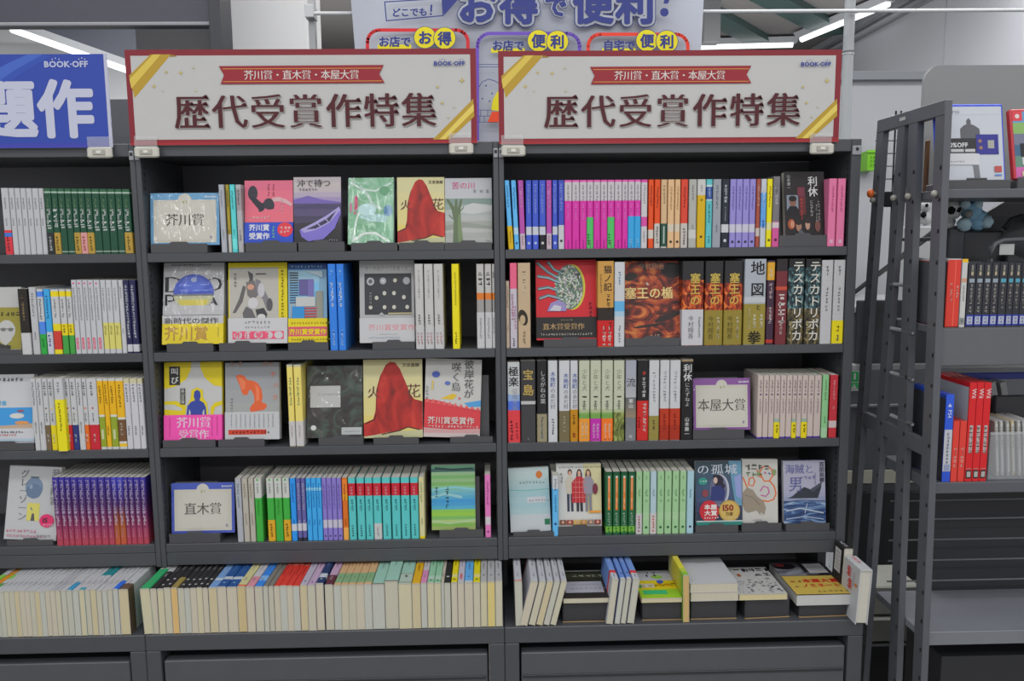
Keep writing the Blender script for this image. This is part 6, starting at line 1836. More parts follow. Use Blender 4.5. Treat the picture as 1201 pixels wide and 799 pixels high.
DS('e_sb', 'sky blue paperback with a white head', '#5a9cd0', [(0.78, 1, '#c4cace'), (0, 0.06, '#c4ccd0')], [(0.7, 4, 7, '#2c6ca0'), (0.2, 5, 'dot', '#2c4c7c')])
DS('e_ws', 'white paperback with silver head', '#b4b4b6', [(0.78, 1, '#c9c9cb')], [(0.7, 4, 7, '#77777c'), (0.22, 5, 'dot', '#44464a')])

RX = Matrix.Rotation(-math.pi / 2, 4, 'X')


def deck_row(case, entries, d0=0.105, Hb=0.148):
    """books standing on their fore-edges' opposite side: spine up, foot towards the aisle; x along the upper front edge"""
    where = 'on base deck, %s' % ROWNAME[case]
    labels = run_labels([e[2] for e in entries], where)
    rnd = random.Random(len(entries))
    for i, (e, lab) in enumerate(zip(entries, labels)):
        x0, x1, key = e[:3]
        op = e[3] if len(e) > 3 else {}
        st = dict(ST[key])
        d = op.get('d', d0 + rnd.uniform(-0.0012, 0.0012))
        H = op.get('H', Hb + rnd.uniform(-0.002, 0.002))
        st['d'] = d
        st['tx'] = [tuple(q) for q in st['tx']]
        Y = -PD + 0.003 + op.get('dy', rnd.uniform(0, 0.002))
        z = ZD + d + op.get('dz', 0.0)
        X0, X1 = x_at(x0, Y, z), x_at(x1, Y, z)
        t = max(0.004, X1 - X0 - 0.0002)
        tilt = math.radians(op.get('tilt', 0.0))
        r = make_book(st, t, H, lab, 'books spine up on the base deck of the ' + ROWNAME[case], 'paperback_book', op.get('pages', PC[rnd.randrange(len(PC))]))
        xb = (X0 + X1) / 2 - math.sin(tilt) * d
        zb = ZD + 0.0002 + op.get('dz', 0.0) + abs(math.sin(tilt)) * t / 2
        r.matrix_world = Matrix.Translation((xb, Y, zb)) @ Matrix.Rotation(tilt, 4, 'Y') @ Matrix.Translation((0, 0, d)) @ RX


row = [(-28, -21.5, 'd_wg'), (-21, -14.5, 'd_go'), (-14, -8, 'd_wg')]
xw = [-8, -2, 4, 10, 16, 22, 28, 34, 40, 46, 52, 58]
row += E_(xw, 'd_w') + [(58, 64, 'd_lg'), (64, 70.4, 'd_lg'), (70.8, 77, 'd_w'), (77.2, 84, 'd_wb'), (84.3, 91.6, 'd_w'), (92, 98.6, 'd_wt'), (99, 105, 'd_te'), (105.2, 112, 'd_te'), (112.4, 118.6, 'd_w'), (119, 125, 'd_w'), (125.4, 131.4, 'd_w'),
                        (131.8, 138, 'd_bb'), (138.4, 150, 'd_br')]
deck_row('F', row)
row = [(163.5, 175, 'e_gr', {'tilt': -2.5}), (175.6, 183.4, 'e_bw')] + E_([183.9, 191.5, 199.7], 'e_bk') + [(199.9, 207.6, 'e_bg', {'pages': '#c9a870'})] + E_([208, 215.5, 222.4, 230, 236.9, 243.6], 'e_bk') + [(244, 254, 'e_lb'), (254.2, 265, 'e_db'), (265.4, 277.4, 'e_db'), (277.6, 287.6, 'e_cr', {'pages': '#bfae84'}), (288, 297.6, 'e_wp'),
        (298.2, 307.8, 'e_bl'), (308.2, 314, 'e_gy'), (314.4, 320.4, 'e_gy')] + E_([320.8, 327.8, 336, 343, 351], 'e_rd') + [(351.4, 360, 'e_lw'), (360.2, 369.4, 'e_lp'), (370, 379.2, 'e_nv', {'d': 0.109, 'H': 0.152}), (380.6, 390.4, 'e_lm')] + E_([390.8, 399.6, 408, 417, 426.6, 435.6], 'e_be')
row += [(436, 450.6, 'e_mt'), (451, 466.6, 'e_mt', {'d': 0.110, 'H': 0.15}), (467, 482.4, 'e_mb'), (482.8, 492.8, 'e_yw'), (493.2, 500.4, 'e_wk'), (500.8, 508.8, 'e_gn'), (509, 517, 'e_gn'), (517.2, 520.8, 'e_cm'), (521, 528.2, 'e_k1'), (529, 536.2, 'e_ye'), (536.6, 544.2, 'e_wr'), (544.6, 554.6, 'e_sb'), (555, 563, 'e_ye'), (563.4, 571, 'e_ws'), (571.4, 580.4, 'e_ws', {'pages': '#c9b878'}), (580.8, 589, 'e_ws')]
row[-19] = row[-19]
deck_row('L', row)
DS('h_w', 'white slim paperback with a red tip', '#c4c5cc', [(0, 0.03, '#c85a3c'), (0.9, 1, '#c0544c')], [(0.84, 4, 8, '#7c7e8c'), (0.3, 4, 4, '#7c7e8c')])
DS('h_s', 'white slim paperback leaning', '#c4c5cc', [(0.92, 1, '#c4685c')], [(0.84, 4, 8, '#7c7e8c'), (0.3, 4, 4, '#7c7e8c')])
DS('h_b', 'blue slim paperback leaning', '#6c8cc8', [(0.0, 0.22, '#c8cad4'), (0.22, 0.32, '#c83c3c')], [(0.9, 4, 7, '#b8c8e4'), (0.18, 4, 3, '#8c8c98')])
DS('h_c', 'blue slim paperback leaning slightly', '#6484c4', [(0.0, 0.05, '#c8cad4')], [(0.9, 4, 8, '#b8c8e4'), (0.2, 6, 'dot', '#2c3c6c')])
row = [(603.4, 612.2, 'h_w', {'tilt': -1})] + [(a, b, 'h_s', {'tilt': 14}) for a, b in ((622.5, 631.5), (633, 640.8), (642, 649.4), (650.6, 657.4), (658.6, 665.4))]
row += [(718, 725.8, 'h_b', {'tilt': 7}), (728, 734, 'h_c', {'tilt': 7}), (735.2, 741, 'h_c', {'tilt': 7}), (742.6, 750.6, 'h_b', {'tilt': 7})]
ST['h_up'] = S('cream paperback with yellow green cover between flat books', '#cfc8a0', grad([(0, '#6ca83c'), (0.3, '#c8c03c'), (0.6, '#c8b83c'), (1, '#c4c6a4')], 8))
row += [(801.2, 808.4, 'h_up', {'tilt': -1, 'd': 0.110, 'pages': '#b89c68'})]
deck_row('R', row)


def flat_book(x0, x1, yt, yb, depth, art, label, side, yaw=0.0, pages=PAGEW, Yf=-0.100, short=None, stack=None, riser=None, kind='paperback_book'):
    xm = (x0 + x1) / 2
    zt = at(xm, yt, Yf).z
    zb = at(xm, yb, Yf).z
    X0, X1 = x_at(x0, Yf, zt), x_at(x1, Yf, zt)
    w, t = X1 - X0, zt - zb
    n = stack or 1
    for i in range(n):
        lab = label if n == 1 else label[i]
        r = make_face_book(w, depth, t / n - 0.0003, art if i == 0 else art, side, lab, 'books lying flat on the base deck', kind, pages)
        r.matrix_world = Matrix.Translation(((X0 + X1) / 2 + (0.002 if i else 0), Yf + (0.001 if i else 0), zt - t / n * i)) @ Matrix.Rotation(math.radians(yaw), 4, 'Z') @ RX
    if riser:
        a, b, yaw2, rl = riser
        A, B = x_at(a, Yf + 0.008, ZD), x_at(b, Yf + 0.008, ZD)
        rr = thing('display_riser', rl, 'riser', ((A + B) / 2, Yf + 0.008, ZD + 0.0004), 'black blocks under flat books')
        mb = MB(); mb.bbox(-(B - A) / 2, (B - A) / 2, 0, depth * 0.8, 0.002, zb - ZD - 0.0006, mat('#333336', 'plastic'), 0.002); mb.build('block', rr)
        mb = MB(); mb.bbox(-(B - A) / 2, (B - A) / 2, -0.0015, 0.004, 0.0, 0.0021, mat('#8a7456', 'paper'), 0.0004); mb.build('bottom_edge', rr)
        rr.rotation_euler = (0, 0, math.radians(yaw2))


def a_blacktop(a):
    a.rect(0, 0, 1, 1, '#2c2826'); a.rect(0.08, 0.18, 0.9, 0.58, '#b4b4be'); a.scrib(0.2, 0.3, 0.06, '#8c8c98', 10); a.scrib(0.2, 0.44, 0.05, '#9a9aa4', 8)
    a.stripes(0.05, 0.62, 0.95, 0.95, ['#2f3026', '#3c3f30', '#34382a']); a.scrib(0.3, 0.74, 0.09, '#aeb0a0', 5, pitch=1.1); a.rect(0.05, 0.95, 0.95, 1.0, '#b4b4b4')


def a_yelgrn(a):
    a.rect(0, 0, 1, 1, '#ccb81c'); a.rect(0, 0.62, 1, 1, '#c2c3c8'); a.rect(0, 0.0, 1, 0.3, '#8cb82c'); a.rect(0.1, 0.12, 0.7, 0.26, '#3ca86c'); a.rect(0.1, 0.36, 0.45, 0.5, '#d4d0c0'); a.scrib(0.1, 0.38, 0.09, '#a88c1c', 5)
    a.ell(0.62, 0.75, 0.15, 0.07, '#8cb84c', 16); a.ell(0.64, 0.56, 0.09, 0.06, '#3c58a8', 14); a.scrib(0.05, 0.75, 0.09, '#44464c', 3, pitch=1.5); a.scrib(0.38, 0.86, 0.07, '#44464c', 2); a.ell(0.08, 0.4, 0.05, 0.06, '#3c8c4c', 10); a.scrib(0.5, 0.4, 0.1, '#c88c14', 4)


def a_plainw(a):
    a.rect(0, 0, 1, 1, '#c4c6ca'); a.scrib(0.35, 0.75, 0.04, '#c09aa0', 4)


def a_manga(a):
    a.rect(0, 0, 1, 1, '#c2c2c0')
    rnd = random.Random(11)
    a.text('上海', 0.40, 0.80, 0.15, '#35363a', 'b', sx=0.9) if False else a.scrib(0.36, 0.82, 0.13, '#2c2c30', 4, pitch=1.0)
    a.scrib(0.02, 0.80, 0.12, '#3c3c40', 3, pitch=1.2); a.scrib(0.62, 0.64, 0.13, '#2c2c30', 2, pitch=1.0)
    for i in range(60):
        a.k = 3 + i % 3
        a.ell(rnd.uniform(0.05, 0.95), rnd.uniform(0.05, 0.55), rnd.uniform(0.015, 0.05), rnd.uniform(0.008, 0.03), rnd.choice(['#77777a', '#8f8f90', '#a4a4a4', '#d0d0d0', '#5c5c60']), 7, rnd.random() * 3)
    a.k = 7
    a.ell(0.28, 0.68, 0.04, 0.06, '#9c5c38', 10)


def a_obi(a):
    a.rect(0, 0, 1, 1, '#222024')
    a.stripes(0, 0.56, 0.5, 1, ['#77797f', '#5a5c66', '#8c8e96', '#4c4c54', '#3a3438'])
    a.ell(0.22, 0.86, 0.2, 0.10, '#1c1a1e', 18); a.ell(0.15, 0.9, 0.09, 0.05, '#7c2c30', 12); a.ell(0.3, 0.66, 0.2, 0.05, '#8c8e98', 16, 0.4); a.ell(0.62, 0.62, 0.13, 0.05, '#5c5a60', 14); a.rect(0.58, 0.63, 0.92, 0.93, '#c4c4c6'); a.scrib(0.62, 0.8, 0.035, '#77777c', 8); a.scrib(0.62, 0.7, 0.03, '#88888c', 8)
    a.rect(0, 0, 1, 0.54, '#b8a04c'); a.text('本屋大賞', 0.30, 0.33, 0.115, '#b4241c', 'x', sx=1.0); a.text('ノミネート', 0.22, 0.19, 0.115, '#b4241c', 'x', sx=0.85); a.scrib(0.08, 0.34, 0.07, '#a84a20', 2); a.scrib(0.4, 0.05, 0.06, '#7c6c2c', 8); a.scrib(0.08, 0.2, 0.06, '#a86c28', 1)


flat_book(660.5, 716.5, 701.5, 708, 0.148, a_blacktop, 'black paperback with a white label lying on a block', '#2c2826', pages='#c8c2ac', riser=(660, 716, 0, 'black block under the white-labelled black book'))
flat_book(752.5, 800.0, 701.5, 707, 0.148, a_yelgrn, 'yellow and green paperback lying on a block', '#c9bc84', pages='#c9c0a4', riser=(753, 799.5, 0, 'black block under the yellow and green book'))
flat_book(809.5, 865.5, 684.5, 705.5, 0.148, a_plainw, ['white paperback on top of a flat pile of two', 'white paperback at the bottom of a flat pile of two'], '#c8c9cc', pages='#cac4b0', stack=2, riser=(810, 864, 0, 'black block under the pile of white books'))
flat_book(867, 923.5, 697, 704, 0.148, a_manga, 'white paperback with a dense ink drawing lying flat', '#c8c0a8', pages='#c9bd94', riser=(873, 926.5, 3, 'black block under the ink drawing book'))
flat_book(934.5, 1002, 697.5, 710.5, 0.182, a_obi, 'black hardback with a gold band lying flat', '#3a2e2c', pages='#c6c6c4', riser=(936.5, 995, 2, 'black block under the gold banded hardback'), kind='hardback_book')


def corner_books():
    # two small thick books standing spine up at the end of the deck, one behind the other
    for X, t, d, H, Y, tilt, base, lab, side in ((0.7755, 0.020, 0.143, 0.052, -0.056, 2.5, '#222224', 'black hardback with a white label at the deck end', 1),
                                                 (0.7805, 0.027, 0.127, 0.076, -0.134, 3.0, '#c6c8cb', 'thick white hardback with red lettering at the deck end', 2)):
        st = S('hardback', base, [], [(0.9, 9, 3, '#b8b8bc' if side == 1 else '#c8606c')], d=d, hard=side == 2)
        r = make_book(st, t, H, lab, 'books at the end of the base deck', 'hardback_book', '#cfccc0')
        cov = MB()
        a = Art(cov, (-t / 2 - 0.0002, d, 0), (0, -1, 0), (0, 0, 1), d, H)
        # the board faces -x: u runs up from the fore-edge to the spine, v runs back from the foot
        if side == 1:
            a.rect(0.55, 0.25, 0.93, 0.85, '#c9cacc')
            for i in range(5):
                a.rect(0.60 + i * 0.065, 0.34, 0.615 + i * 0.065, 0.76, '#9a9a9e')
        else:
            for v, u in ((0.52, 0.72), (0.40, 0.52)):
                for k in range(4):
                    a.rect(u + 0.045 * k, v, u + 0.045 * k + 0.022, v + 0.30 - 0.05 * (k % 2), '#c0342e')
                a.rect(u - 0.01, v + 0.12, u + 0.17, v + 0.18, '#c0342e')
            a.ell(0.66, 0.16, 0.035, 0.07, '#c87434', 12)
            a.rect(0.62, 0.30, 0.86, 0.33, '#9a9ca4')
        cov.build('cover_print', r)
        th = math.radians(tilt)
        r.matrix_world = Matrix.Translation((X, Y, ZD + 0.0003 + math.sin(th) * t / 2)) @ Matrix.Rotation(th, 4, 'Y') @ Matrix.Translation((0, 0, d)) @ RX


corner_books()

# ------------------------------------------------------------------ open game rack beside the bookcases
XF = 0.875
RACK = mat('#4e5056', 'metal')
rack = thing('game_rack', 'dark grey steel rack with open ladder-like side frame', 'rack', (XF, -0.2, 0))
RO = Vector((XF, -0.2, 0))


def rb(x0, x1, y0, y1, z0, z1, name, m=RACK, r=0.0012):
    b = MB(); b.bbox(x0 - RO.x, x1 - RO.x, y0 - RO.y, y1 - RO.y, z0, z1, m, r)
    return b.build(name, rack)


for (tx_, ty_, bx_, by_, wy) in ((1107, 132, 1079, 795, 0.034), (1075, 140, 1050, 795, 0.036), (1061, 143, 1030, 560, 0.030), (1036, 148, 1003, 600, 0.031)):
    p, q = at_x(tx_, ty_, XF), at_x(bx_, by_, XF)
    k = (q.y - p.y) / (q.z - p.z)
    b = MB()
    vs = []
    for z in (0.0, 1.604):
        y = p.y + k * (z - p.z)
        vs += [(-0.007, y - wy / 2 + 0.2, z), (0.007, y - wy / 2 + 0.2, z), (0.007, y + wy / 2 + 0.2, z), (-0.007, y + wy / 2 + 0.2, z)]
    b.add(vs, [(0, 3, 2, 1), (4, 5, 6, 7), (0, 1, 5, 4), (1, 2, 6, 5), (2, 3, 7, 6), (3, 0, 4, 7)], RACK)
    z = 0.30
    while z < 1.52:
        y = p.y + k * (z - p.z) + 0.2 - wy * 0.32
        b.add([(-0.0073, y + 0.004, z), (-0.0073, y - 0.002, z), (-0.0073, y - 0.002, z + 0.008), (-0.0073, y + 0.004, z + 0.008)], [(0, 1, 2, 3)], HOLE)
        z += 0.062
    u = b.build('upright', rack)
    zb = 1.432
    y = p.y + k * (zb - p.z) + 0.2
    b = MB(); b.blob((-0.012, y, zb), (0.007, 0.007, 0.007), mat('#8b8a84', 'plastic'), 12, 8); b.build('stop_knob', u)
pf, pr = at_x(1107, 132, XF), at_x(1036, 148, XF)
rb(XF - 0.008, XF + 0.008, pf.y - 0.016, pr.y + 0.014, 1.583, 1.612, 'top_bar')
b = MB(); yy = at_x(1063, 139, XF).y
b.box(-0.0087, -0.0081, yy + 0.2 - 0.012, yy + 0.2 + 0.012, 1.595, 1.602, mat('#b4b4b4', 'paper')); b.build('sticker', rack)
q0, q1 = at_x(1014, 490, XF), at_x(1088, 527, XF)
rb(XF - 0.006, XF + 0.006, q1.y - 0.01, q0.y + 0.012, min(q0.z, q1.z) - 0.016, max(q0.z, q1.z) + 0.016, 'cross_brace')
for py in (333, 385, 437, 487):
    a, c = at_x(1046, py, XF - 0.002), at_x(1071, py, XF - 0.002)
    b = MB(); b.tube([Vector((XF - 0.003, a.y, a.z)) - RO, Vector((XF - 0.003, c.y, a.z)) - RO], 0.0042, mat('#77797d', 'metal'), 8); b.build('peg', rack)
for py in (586, 608, 632, 656, 680):
    z = at(1150, py, -0.06).z
    b = MB(); b.tube([Vector((XF - 0.004, -0.06, z)) - RO, Vector((1.62, -0.06, z)) - RO], 0.0021, mat('#5f6165', 'metal'), 8); b.build('wire', rack)
XS = XF + 0.0095
# shelves, top down
rb(XS, 1.62, -0.19, 0.01, 1.4225, 1.4405, 'shelf')
rb(XS, 1.62, -0.20, 0.01, 1.150, 1.165, 'shelf')
rb(XS, 1.62, -0.203, -0.198, 1.088, 1.163, 'price_rail', mat('#57595d', 'metal'))
rb(XS, 1.62, -0.205, 0.01, 0.822, 0.845, 'shelf')
rb(XS, 1.62, -0.20, 0.015, 0.497, 0.513, 'shelf', mat('#74777e', 'metal'))
rb(XS, 1.62, -0.206, -0.2005, 0.492, 0.522, 'shelf_lip', mat('#6a6d73', 'metal'))
rb(0.96, 1.62, -0.14, 0.01, 0.0, 0.43, 'plinth', METAL_DARK)
rb(at(1091, 650, 0.012).x, 1.62, 0.012, 0.022, 0.05, 0.82, 'back_panel', mat('#2e2f33', 'metal'))
# grey rounded headboard
b = MB()
za, zc, xa = 1.44, 1.727, 0.957
pts = [(xa, za), (1.62, za), (1.62, zc)] + [(xa + 0.035 - 0.035 * math.sin(t), zc - 0.035 + 0.035 * math.cos(t)) for t in [math.pi / 2 * i / 7 for i in range(8)]]
n = len(pts)
hp = mat('#858686', 'wall')
b.add([(x - RO.x, 0.05 - RO.y, z) for x, z in pts] + [(x - RO.x, 0.062 - RO.y, z) for x, z in pts],
      [tuple(range(n)), tuple(range(2 * n - 1, n - 1, -1))] + [(i, i + n, (i + 1) % n + n, (i + 1) % n) for i in range(n)], hp)
b.build('headboard', rack)
# added dark sheet for the bay's shaded interior with a slanting upper edge
pts = [at(*p, 0.06) for p in ((1114, 300), (1114, 268), (1158, 249), (1180, 236), (1320, 234), (1320, 300))]
b = MB()
n = len(pts)
b.add([tuple(p - RO) for p in pts[::-1]] + [tuple(p - RO + Vector((0, 0.01, 0))) for p in pts[::-1]], [tuple(range(n)), tuple(range(2 * n - 1, n - 1, -1))] + [(i, i + n, (i + 1) % n + n, (i + 1) % n) for i in range(n)], mat('#232327', 'metal'))
b.build('interior_dark_sheet', rack)
b = MB(); z = at(1150, 280, 0.02).z
b.tube([Vector((XS, 0.02, z)) - RO, Vector((1.3, 0.02, z)) - RO], 0.004, mat('#5a5c60', 'metal'), 8); b.build('wire', rack)


def game_case(x0, x1, yb, yt, z, Y, depth, col, art, label, kind='game_case', group=None, topcol=None, side=None):
    X0, X1 = x_at(x0, Y, z), x_at(x1, Y, z)
    t = X1 - X0 - 0.0006
    H = at((x0 + x1) / 2, yt, Y).z - z
    r = thing(kind, label, 'game case', ((X0 + X1) / 2, Y, z + 0.0002), group)
    b = MB(); b.bbox(-t / 2, t / 2, 0, depth, 0, H, mat(col, 'gloss'), 0.0012)
    if topcol:
        b.bbox(-t / 2 - 0.0002, t / 2 + 0.0002, -0.0002, depth, H - 0.006, H + 0.0003, mat(topcol, 'gloss'), 0.0008)
    b.build('case', r)
    b = MB(); a = Art(b, (-t / 2, -0.0004, 0), (1, 0, 0), (0, 0, 1), t, H); art(a)
    if side:
        a = Art(b, (-t / 2 - 0.0003, depth, 0), (0, -1, 0), (0, 0, 1), depth, H)
        a.rect(0.0, 0.01, 0.985, 0.95, side)
    b.build('spine_insert', r)
    return r


Z2 = 1.165
Yg = -0.193


def g_red(a):
    a.rect(0.02, 0.01, 0.98, 0.99, '#c4382c'); a.rect(0.55, 0.01, 0.62, 0.99, '#d8584a')
    a.scrib(0.35, 0.66, 0.04, '#d8b4ac', 6, True); a.scrib(0.8, 0.62, 0.04, '#d8b4ac', 4, True)


def g_wy(a):
    a.rect(0.05, 0, 0.95, 1, '#c9c9c6'); a.rect(0, 0.95, 1, 1, '#d0a820'); a.rect(0.05, 0.66, 0.95, 0.72, '#b89078'); a.rect(0.05, 0.04, 0.95, 0.14, '#8a8c8c'); a.scrib(0.5, 0.12, 0.05, '#4c4c4c', 1, True); a.scrib(0.5, 0.62, 0.03, '#777', 7, True)


def g_dark(i):
    def f(a):
        a.rect(0, 0, 1, 1, '#2c2d34'); a.rect(0, 0.02, 1, 0.19, '#2e3a8c'); a.rect(0.12, 0.045, 0.88, 0.165, '#b4b8cc'); a.scrib(0.5, 0.16, 0.045, '#5a5f80', 2, True)
        a.rect(0.15, 0.69, 0.85, 0.75, '#8c98a4' if i < 4 else '#4a8ca0'); a.scrib(0.5, 0.68, 0.05, '#a09c94', 8 if i < 4 else 7, True); a.rect(0.35, 0.80, 0.65, 0.86, '#a89c84'); a.rect(0.35, 0.87, 0.65, 0.96, '#77746c')
    return f


game_case(1107.5, 1123.4, 382, 304, Z2, Yg, 0.12, '#b8322a', g_red, 'red double-width game case, second bay of game rack', topcol='#c4c4c4', side='#4a4b4f')
game_case(1124, 1131, 382, 304, Z2, Yg, 0.12, '#a4a6a8', g_wy, 'white game case with a yellow tip beside the red one')
gb = [(1132, 1140.8), (1141.4, 1150), (1150.6, 1159), (1159.6, 1168), (1168.8, 1177.6), (1178.4, 1185.6), (1186, 1193.6), (1194.2, 1202), (1202.6, 1210.4), (1211, 1219)]
for i, (a, c) in enumerate(gb):
    game_case(a, c, 382, 308, Z2, Yg, 0.11, '#24252b', g_dark(i), '%s from left of the dark game cases with pale blue feet' % ORD[i], group='dark game cases in the second bay')

Z3 = 0.845
Yh = -0.198


def g_blue(a):
    a.rect(0, 0, 1, 1, '#c2c4cc'); a.rect(0, 0.60, 1, 1, '#2a52c0'); a.rect(0, 0.0, 1, 0.12, '#2a4cb8'); a.poly([(0.5, 0.90), (0.75, 0.86), (0.25, 0.86)], '#c8d0e8'); a.text('PS4', 0.30, 0.82, 0.06, '#c8d0e8', 'b', rot=-math.pi / 2, sx=1.0); a.scrib(0.5, 0.57, 0.035, '#6a6e7c', 9, True); a.rect(0.2, 0.13, 0.85, 0.2, '#8c94b4')


def g_redshort(a):
    a.rect(0.02, 0, 0.98, 1, '#c83a30'); a.scrib(0.55, 0.58, 0.06, '#d8aca4', 5, True)


def g_wii(a):
    a.rect(0, 0, 1, 1, '#c01f24'); a.text('Wii', 0.36, 0.93, 0.062, '#dcc8c8', 'b', rot=-math.pi / 2, sx=1.0); a.rect(0.3, 0.29, 0.8, 0.57, '#b4aca8'); a.scrib(0.55, 0.56, 0.04, '#77504c', 6, True); a.rect(0.1, 0.03, 0.9, 0.115, '#2c2a2c'); a.rect(0.25, 0.045, 0.8, 0.10, '#b0aca8'); a.line([(0.1, 0.13), (0.9, 0.13)], 0.006, '#a88')


def g_plain(a):
    a.rect(0.02, 0, 0.98, 1, '#c0c4c8'); a.scrib(0.55, 0.82, 0.03, '#8a8e94', 3, True)


game_case(1104.2, 1113.6, 562, 463, Z3, Yh, 0.135, '#2a4cb8', g_blue, 'blue and white game case at the end of the third bay', side='#3a3c44')
game_case(1114.2, 1121.8, 562, 494, Z3, Yh, 0.105, '#a82a24', g_redshort, 'short red game case beside the blue and white case', group='short red game cases')
game_case(1122.2, 1130.2, 562, 494, Z3, Yh, 0.105, '#a82a24', g_redshort, 'short red game case beside the tall red cases', group='short red game cases')
for i, (a, c) in enumerate(((1130.8, 1139), (1139.4, 1147.4), (1147.8, 1155.8))):
    game_case(a, c, 561, 449, Z3, Yh, 0.135, '#b01c20', g_wii, '%s from left of the three tall red game cases' % ORD[i], group='tall red game cases', side='#a9adb2' if i == 0 else None)
game_case(1120, 1130, 560, 452, Z3, -0.088, 0.08, '#aab0b6', g_plain, 'tall white game case standing behind the short red ones')

# clear plastic bin of sleeved discs
xa, xb = x_at(1158.5, -0.19, Z3), 1.30
bn = thing('plastic_bin', 'clear plastic bin of sleeved discs beside the red game cases', 'bin', ((xa + xb) / 2, -0.19, Z3))
w = xb - xa
cl = mat('#c8ccd0', 'frosted')
b = MB()
hb = at(1180, 508, -0.19).z - Z3
b.box(-w / 2, w / 2, 0, 0.002, 0.0005, hb, cl); b.box(-w / 2, -w / 2 + 0.002, 0.002, 0.09, 0.0005, hb, cl); b.box(w / 2 - 0.002, w / 2, 0.002, 0.09, 0.0005, hb, cl); b.box(-w / 2, w / 2, 0.088, 0.09, 0.0005, hb, cl); b.box(-w / 2 + 0.002, w / 2 - 0.002, 0.002, 0.088, 0.0005, 0.003, cl)
b.bbox(-w / 2 - 0.001, w / 2 + 0.001, -0.002, 0.003, hb - 0.004, hb + 0.002, mat('#d4d8da', 'frosted'), 0.001)
b.build('tray', bn)
for i, (px, col, lean) in enumerate(((1168, '#a9a9a6', 5), (1174.5, '#b8b8b6', 5), (1181, '#9c9e9c', 5), (1187.5, '#b4a888', 5), (1194, '#b0b0ae', 5), (1200.5, '#a4a6a6', 5), (1207, '#b4b4b2', 5))):
    p = x_at(px, -0.17, Z3 + 0.02)
    r = thing('disc_sleeve', '%s from left of the sleeved discs in the clear bin' % ORD[i], 'disc sleeve', (p, -0.178 + 0.002 * (i % 2), Z3 + 0.004), 'sleeved discs in the clear bin')
    b = MB(); b.bbox(-0.0035, 0.0035, 0, 0.075, 0, 0.118, mat(col, 'gloss'), 0.001); b.build('sleeve', r)
    b = MB(); a = Art(b, (-0.0035, -0.0003, 0), (1, 0, 0), (0, 0, 1), 0.007, 0.118); a.rect(0.15, 0.08, 0.85, 0.95, '#c4c4c2'); a.scrib(0.5, 0.9, 0.04, '#85857f', 9, True); b.build('spine_label', r)
    r.rotation_euler = (0, math.radians(-lean), 0)
b = MB(); p = at(1150, 462, -0.07); b.bbox(x_at(1158, -0.07, Z3), 1.30, -0.085, -0.07, Z3 + 0.001, at(1180, 463, -0.07).z, mat('#2c2c30', 'plastic'), 0.002)
tag(b.build('divider_box'), 'black box divider behind the clear bin of discs', 'divider')
for i, px in enumerate((1158, 1171, 1183, 1195)):
    p = x_at(px, -0.05, Z3 + 0.1)
    r = thing('disc_sleeve', '%s from left of the grey sleeves behind the black divider' % ORD[i], 'disc sleeve', (p, -0.055, Z3 + 0.002), 'grey sleeves behind the divider')
    b = MB(); b.bbox(-0.007, 0.007, 0, 0.06, 0, at(px, 446, -0.05).z - Z3, mat('#9c9ea0', 'gloss'), 0.001); b.build('sleeve', r)
    r.rotation_euler = (0, math.radians(-14), 0)
b = MB(); b.bbox(x_at(1120, -0.0, 1.02), 1.4, -0.01, 0.004, at(1180, 444, 0).z, at(1180, 437, 0).z, mat('#2c3c9c', 'plastic'), 0.001)
tag(b.build('blue_strip'), 'blue plastic strip above the grey sleeves in the third bay', 'strip')


# front-facing cases on the top shelf
def ps(a):
    a.rect(0, 0, 1, 1, '#c6cad2'); a.rect(0.03, 0.885, 0.97, 0.888, '#9a9ea8'); a.text('PS5', 0.22, 0.90, 0.055, '#77797f', 'b', sx=1.2)
    a.poly([(0.34, 0.56), (0.34, 0.70), (0.40, 0.745), (0.44, 0.76), (0.44, 0.81), (0.475, 0.845), (0.51, 0.81), (0.51, 0.76), (0.56, 0.745), (0.64, 0.70), (0.66, 0.56)], '#55575c')
    a.rect(0.10, 0.37, 0.58, 0.57, '#2a2a2e'); a.text('0%OFF', 0.16, 0.44, 0.085, '#d4d4d6', 'x', sx=0.95); a.rect(0.18, 0.385, 0.38, 0.425, '#c4c4c6'); a.rect(0.40, 0.385, 0.56, 0.425, '#c4c4c6')
    a.rect(0.58, 0.35, 0.93, 0.62, '#2f2f80'); a.ell(0.64, 0.53, 0.03, 0.025, '#8a6a50', 10); a.ell(0.65, 0.44, 0.03, 0.025, '#8a6a50', 10); a.rect(0.76, 0.43, 0.86, 0.54, '#a4a49c'); a.rect(0.90, 0.37, 0.92, 0.60, '#3c3c8c')
    a.rect(0.14, 0.21, 0.62, 0.36, '#d0d2d6'); a.scrib(0.16, 0.24, 0.025, '#77797f', 7); a.poly([(0.52, 0.21), (0.60, 0.21), (0.62, 0.04), (0.54, 0.02)], '#6a6c70'); a.rect(0.85, 0.11, 0.96, 0.19, '#a84a48'); a.rect(0.85, 0.06, 0.96, 0.08, '#5a80c0')


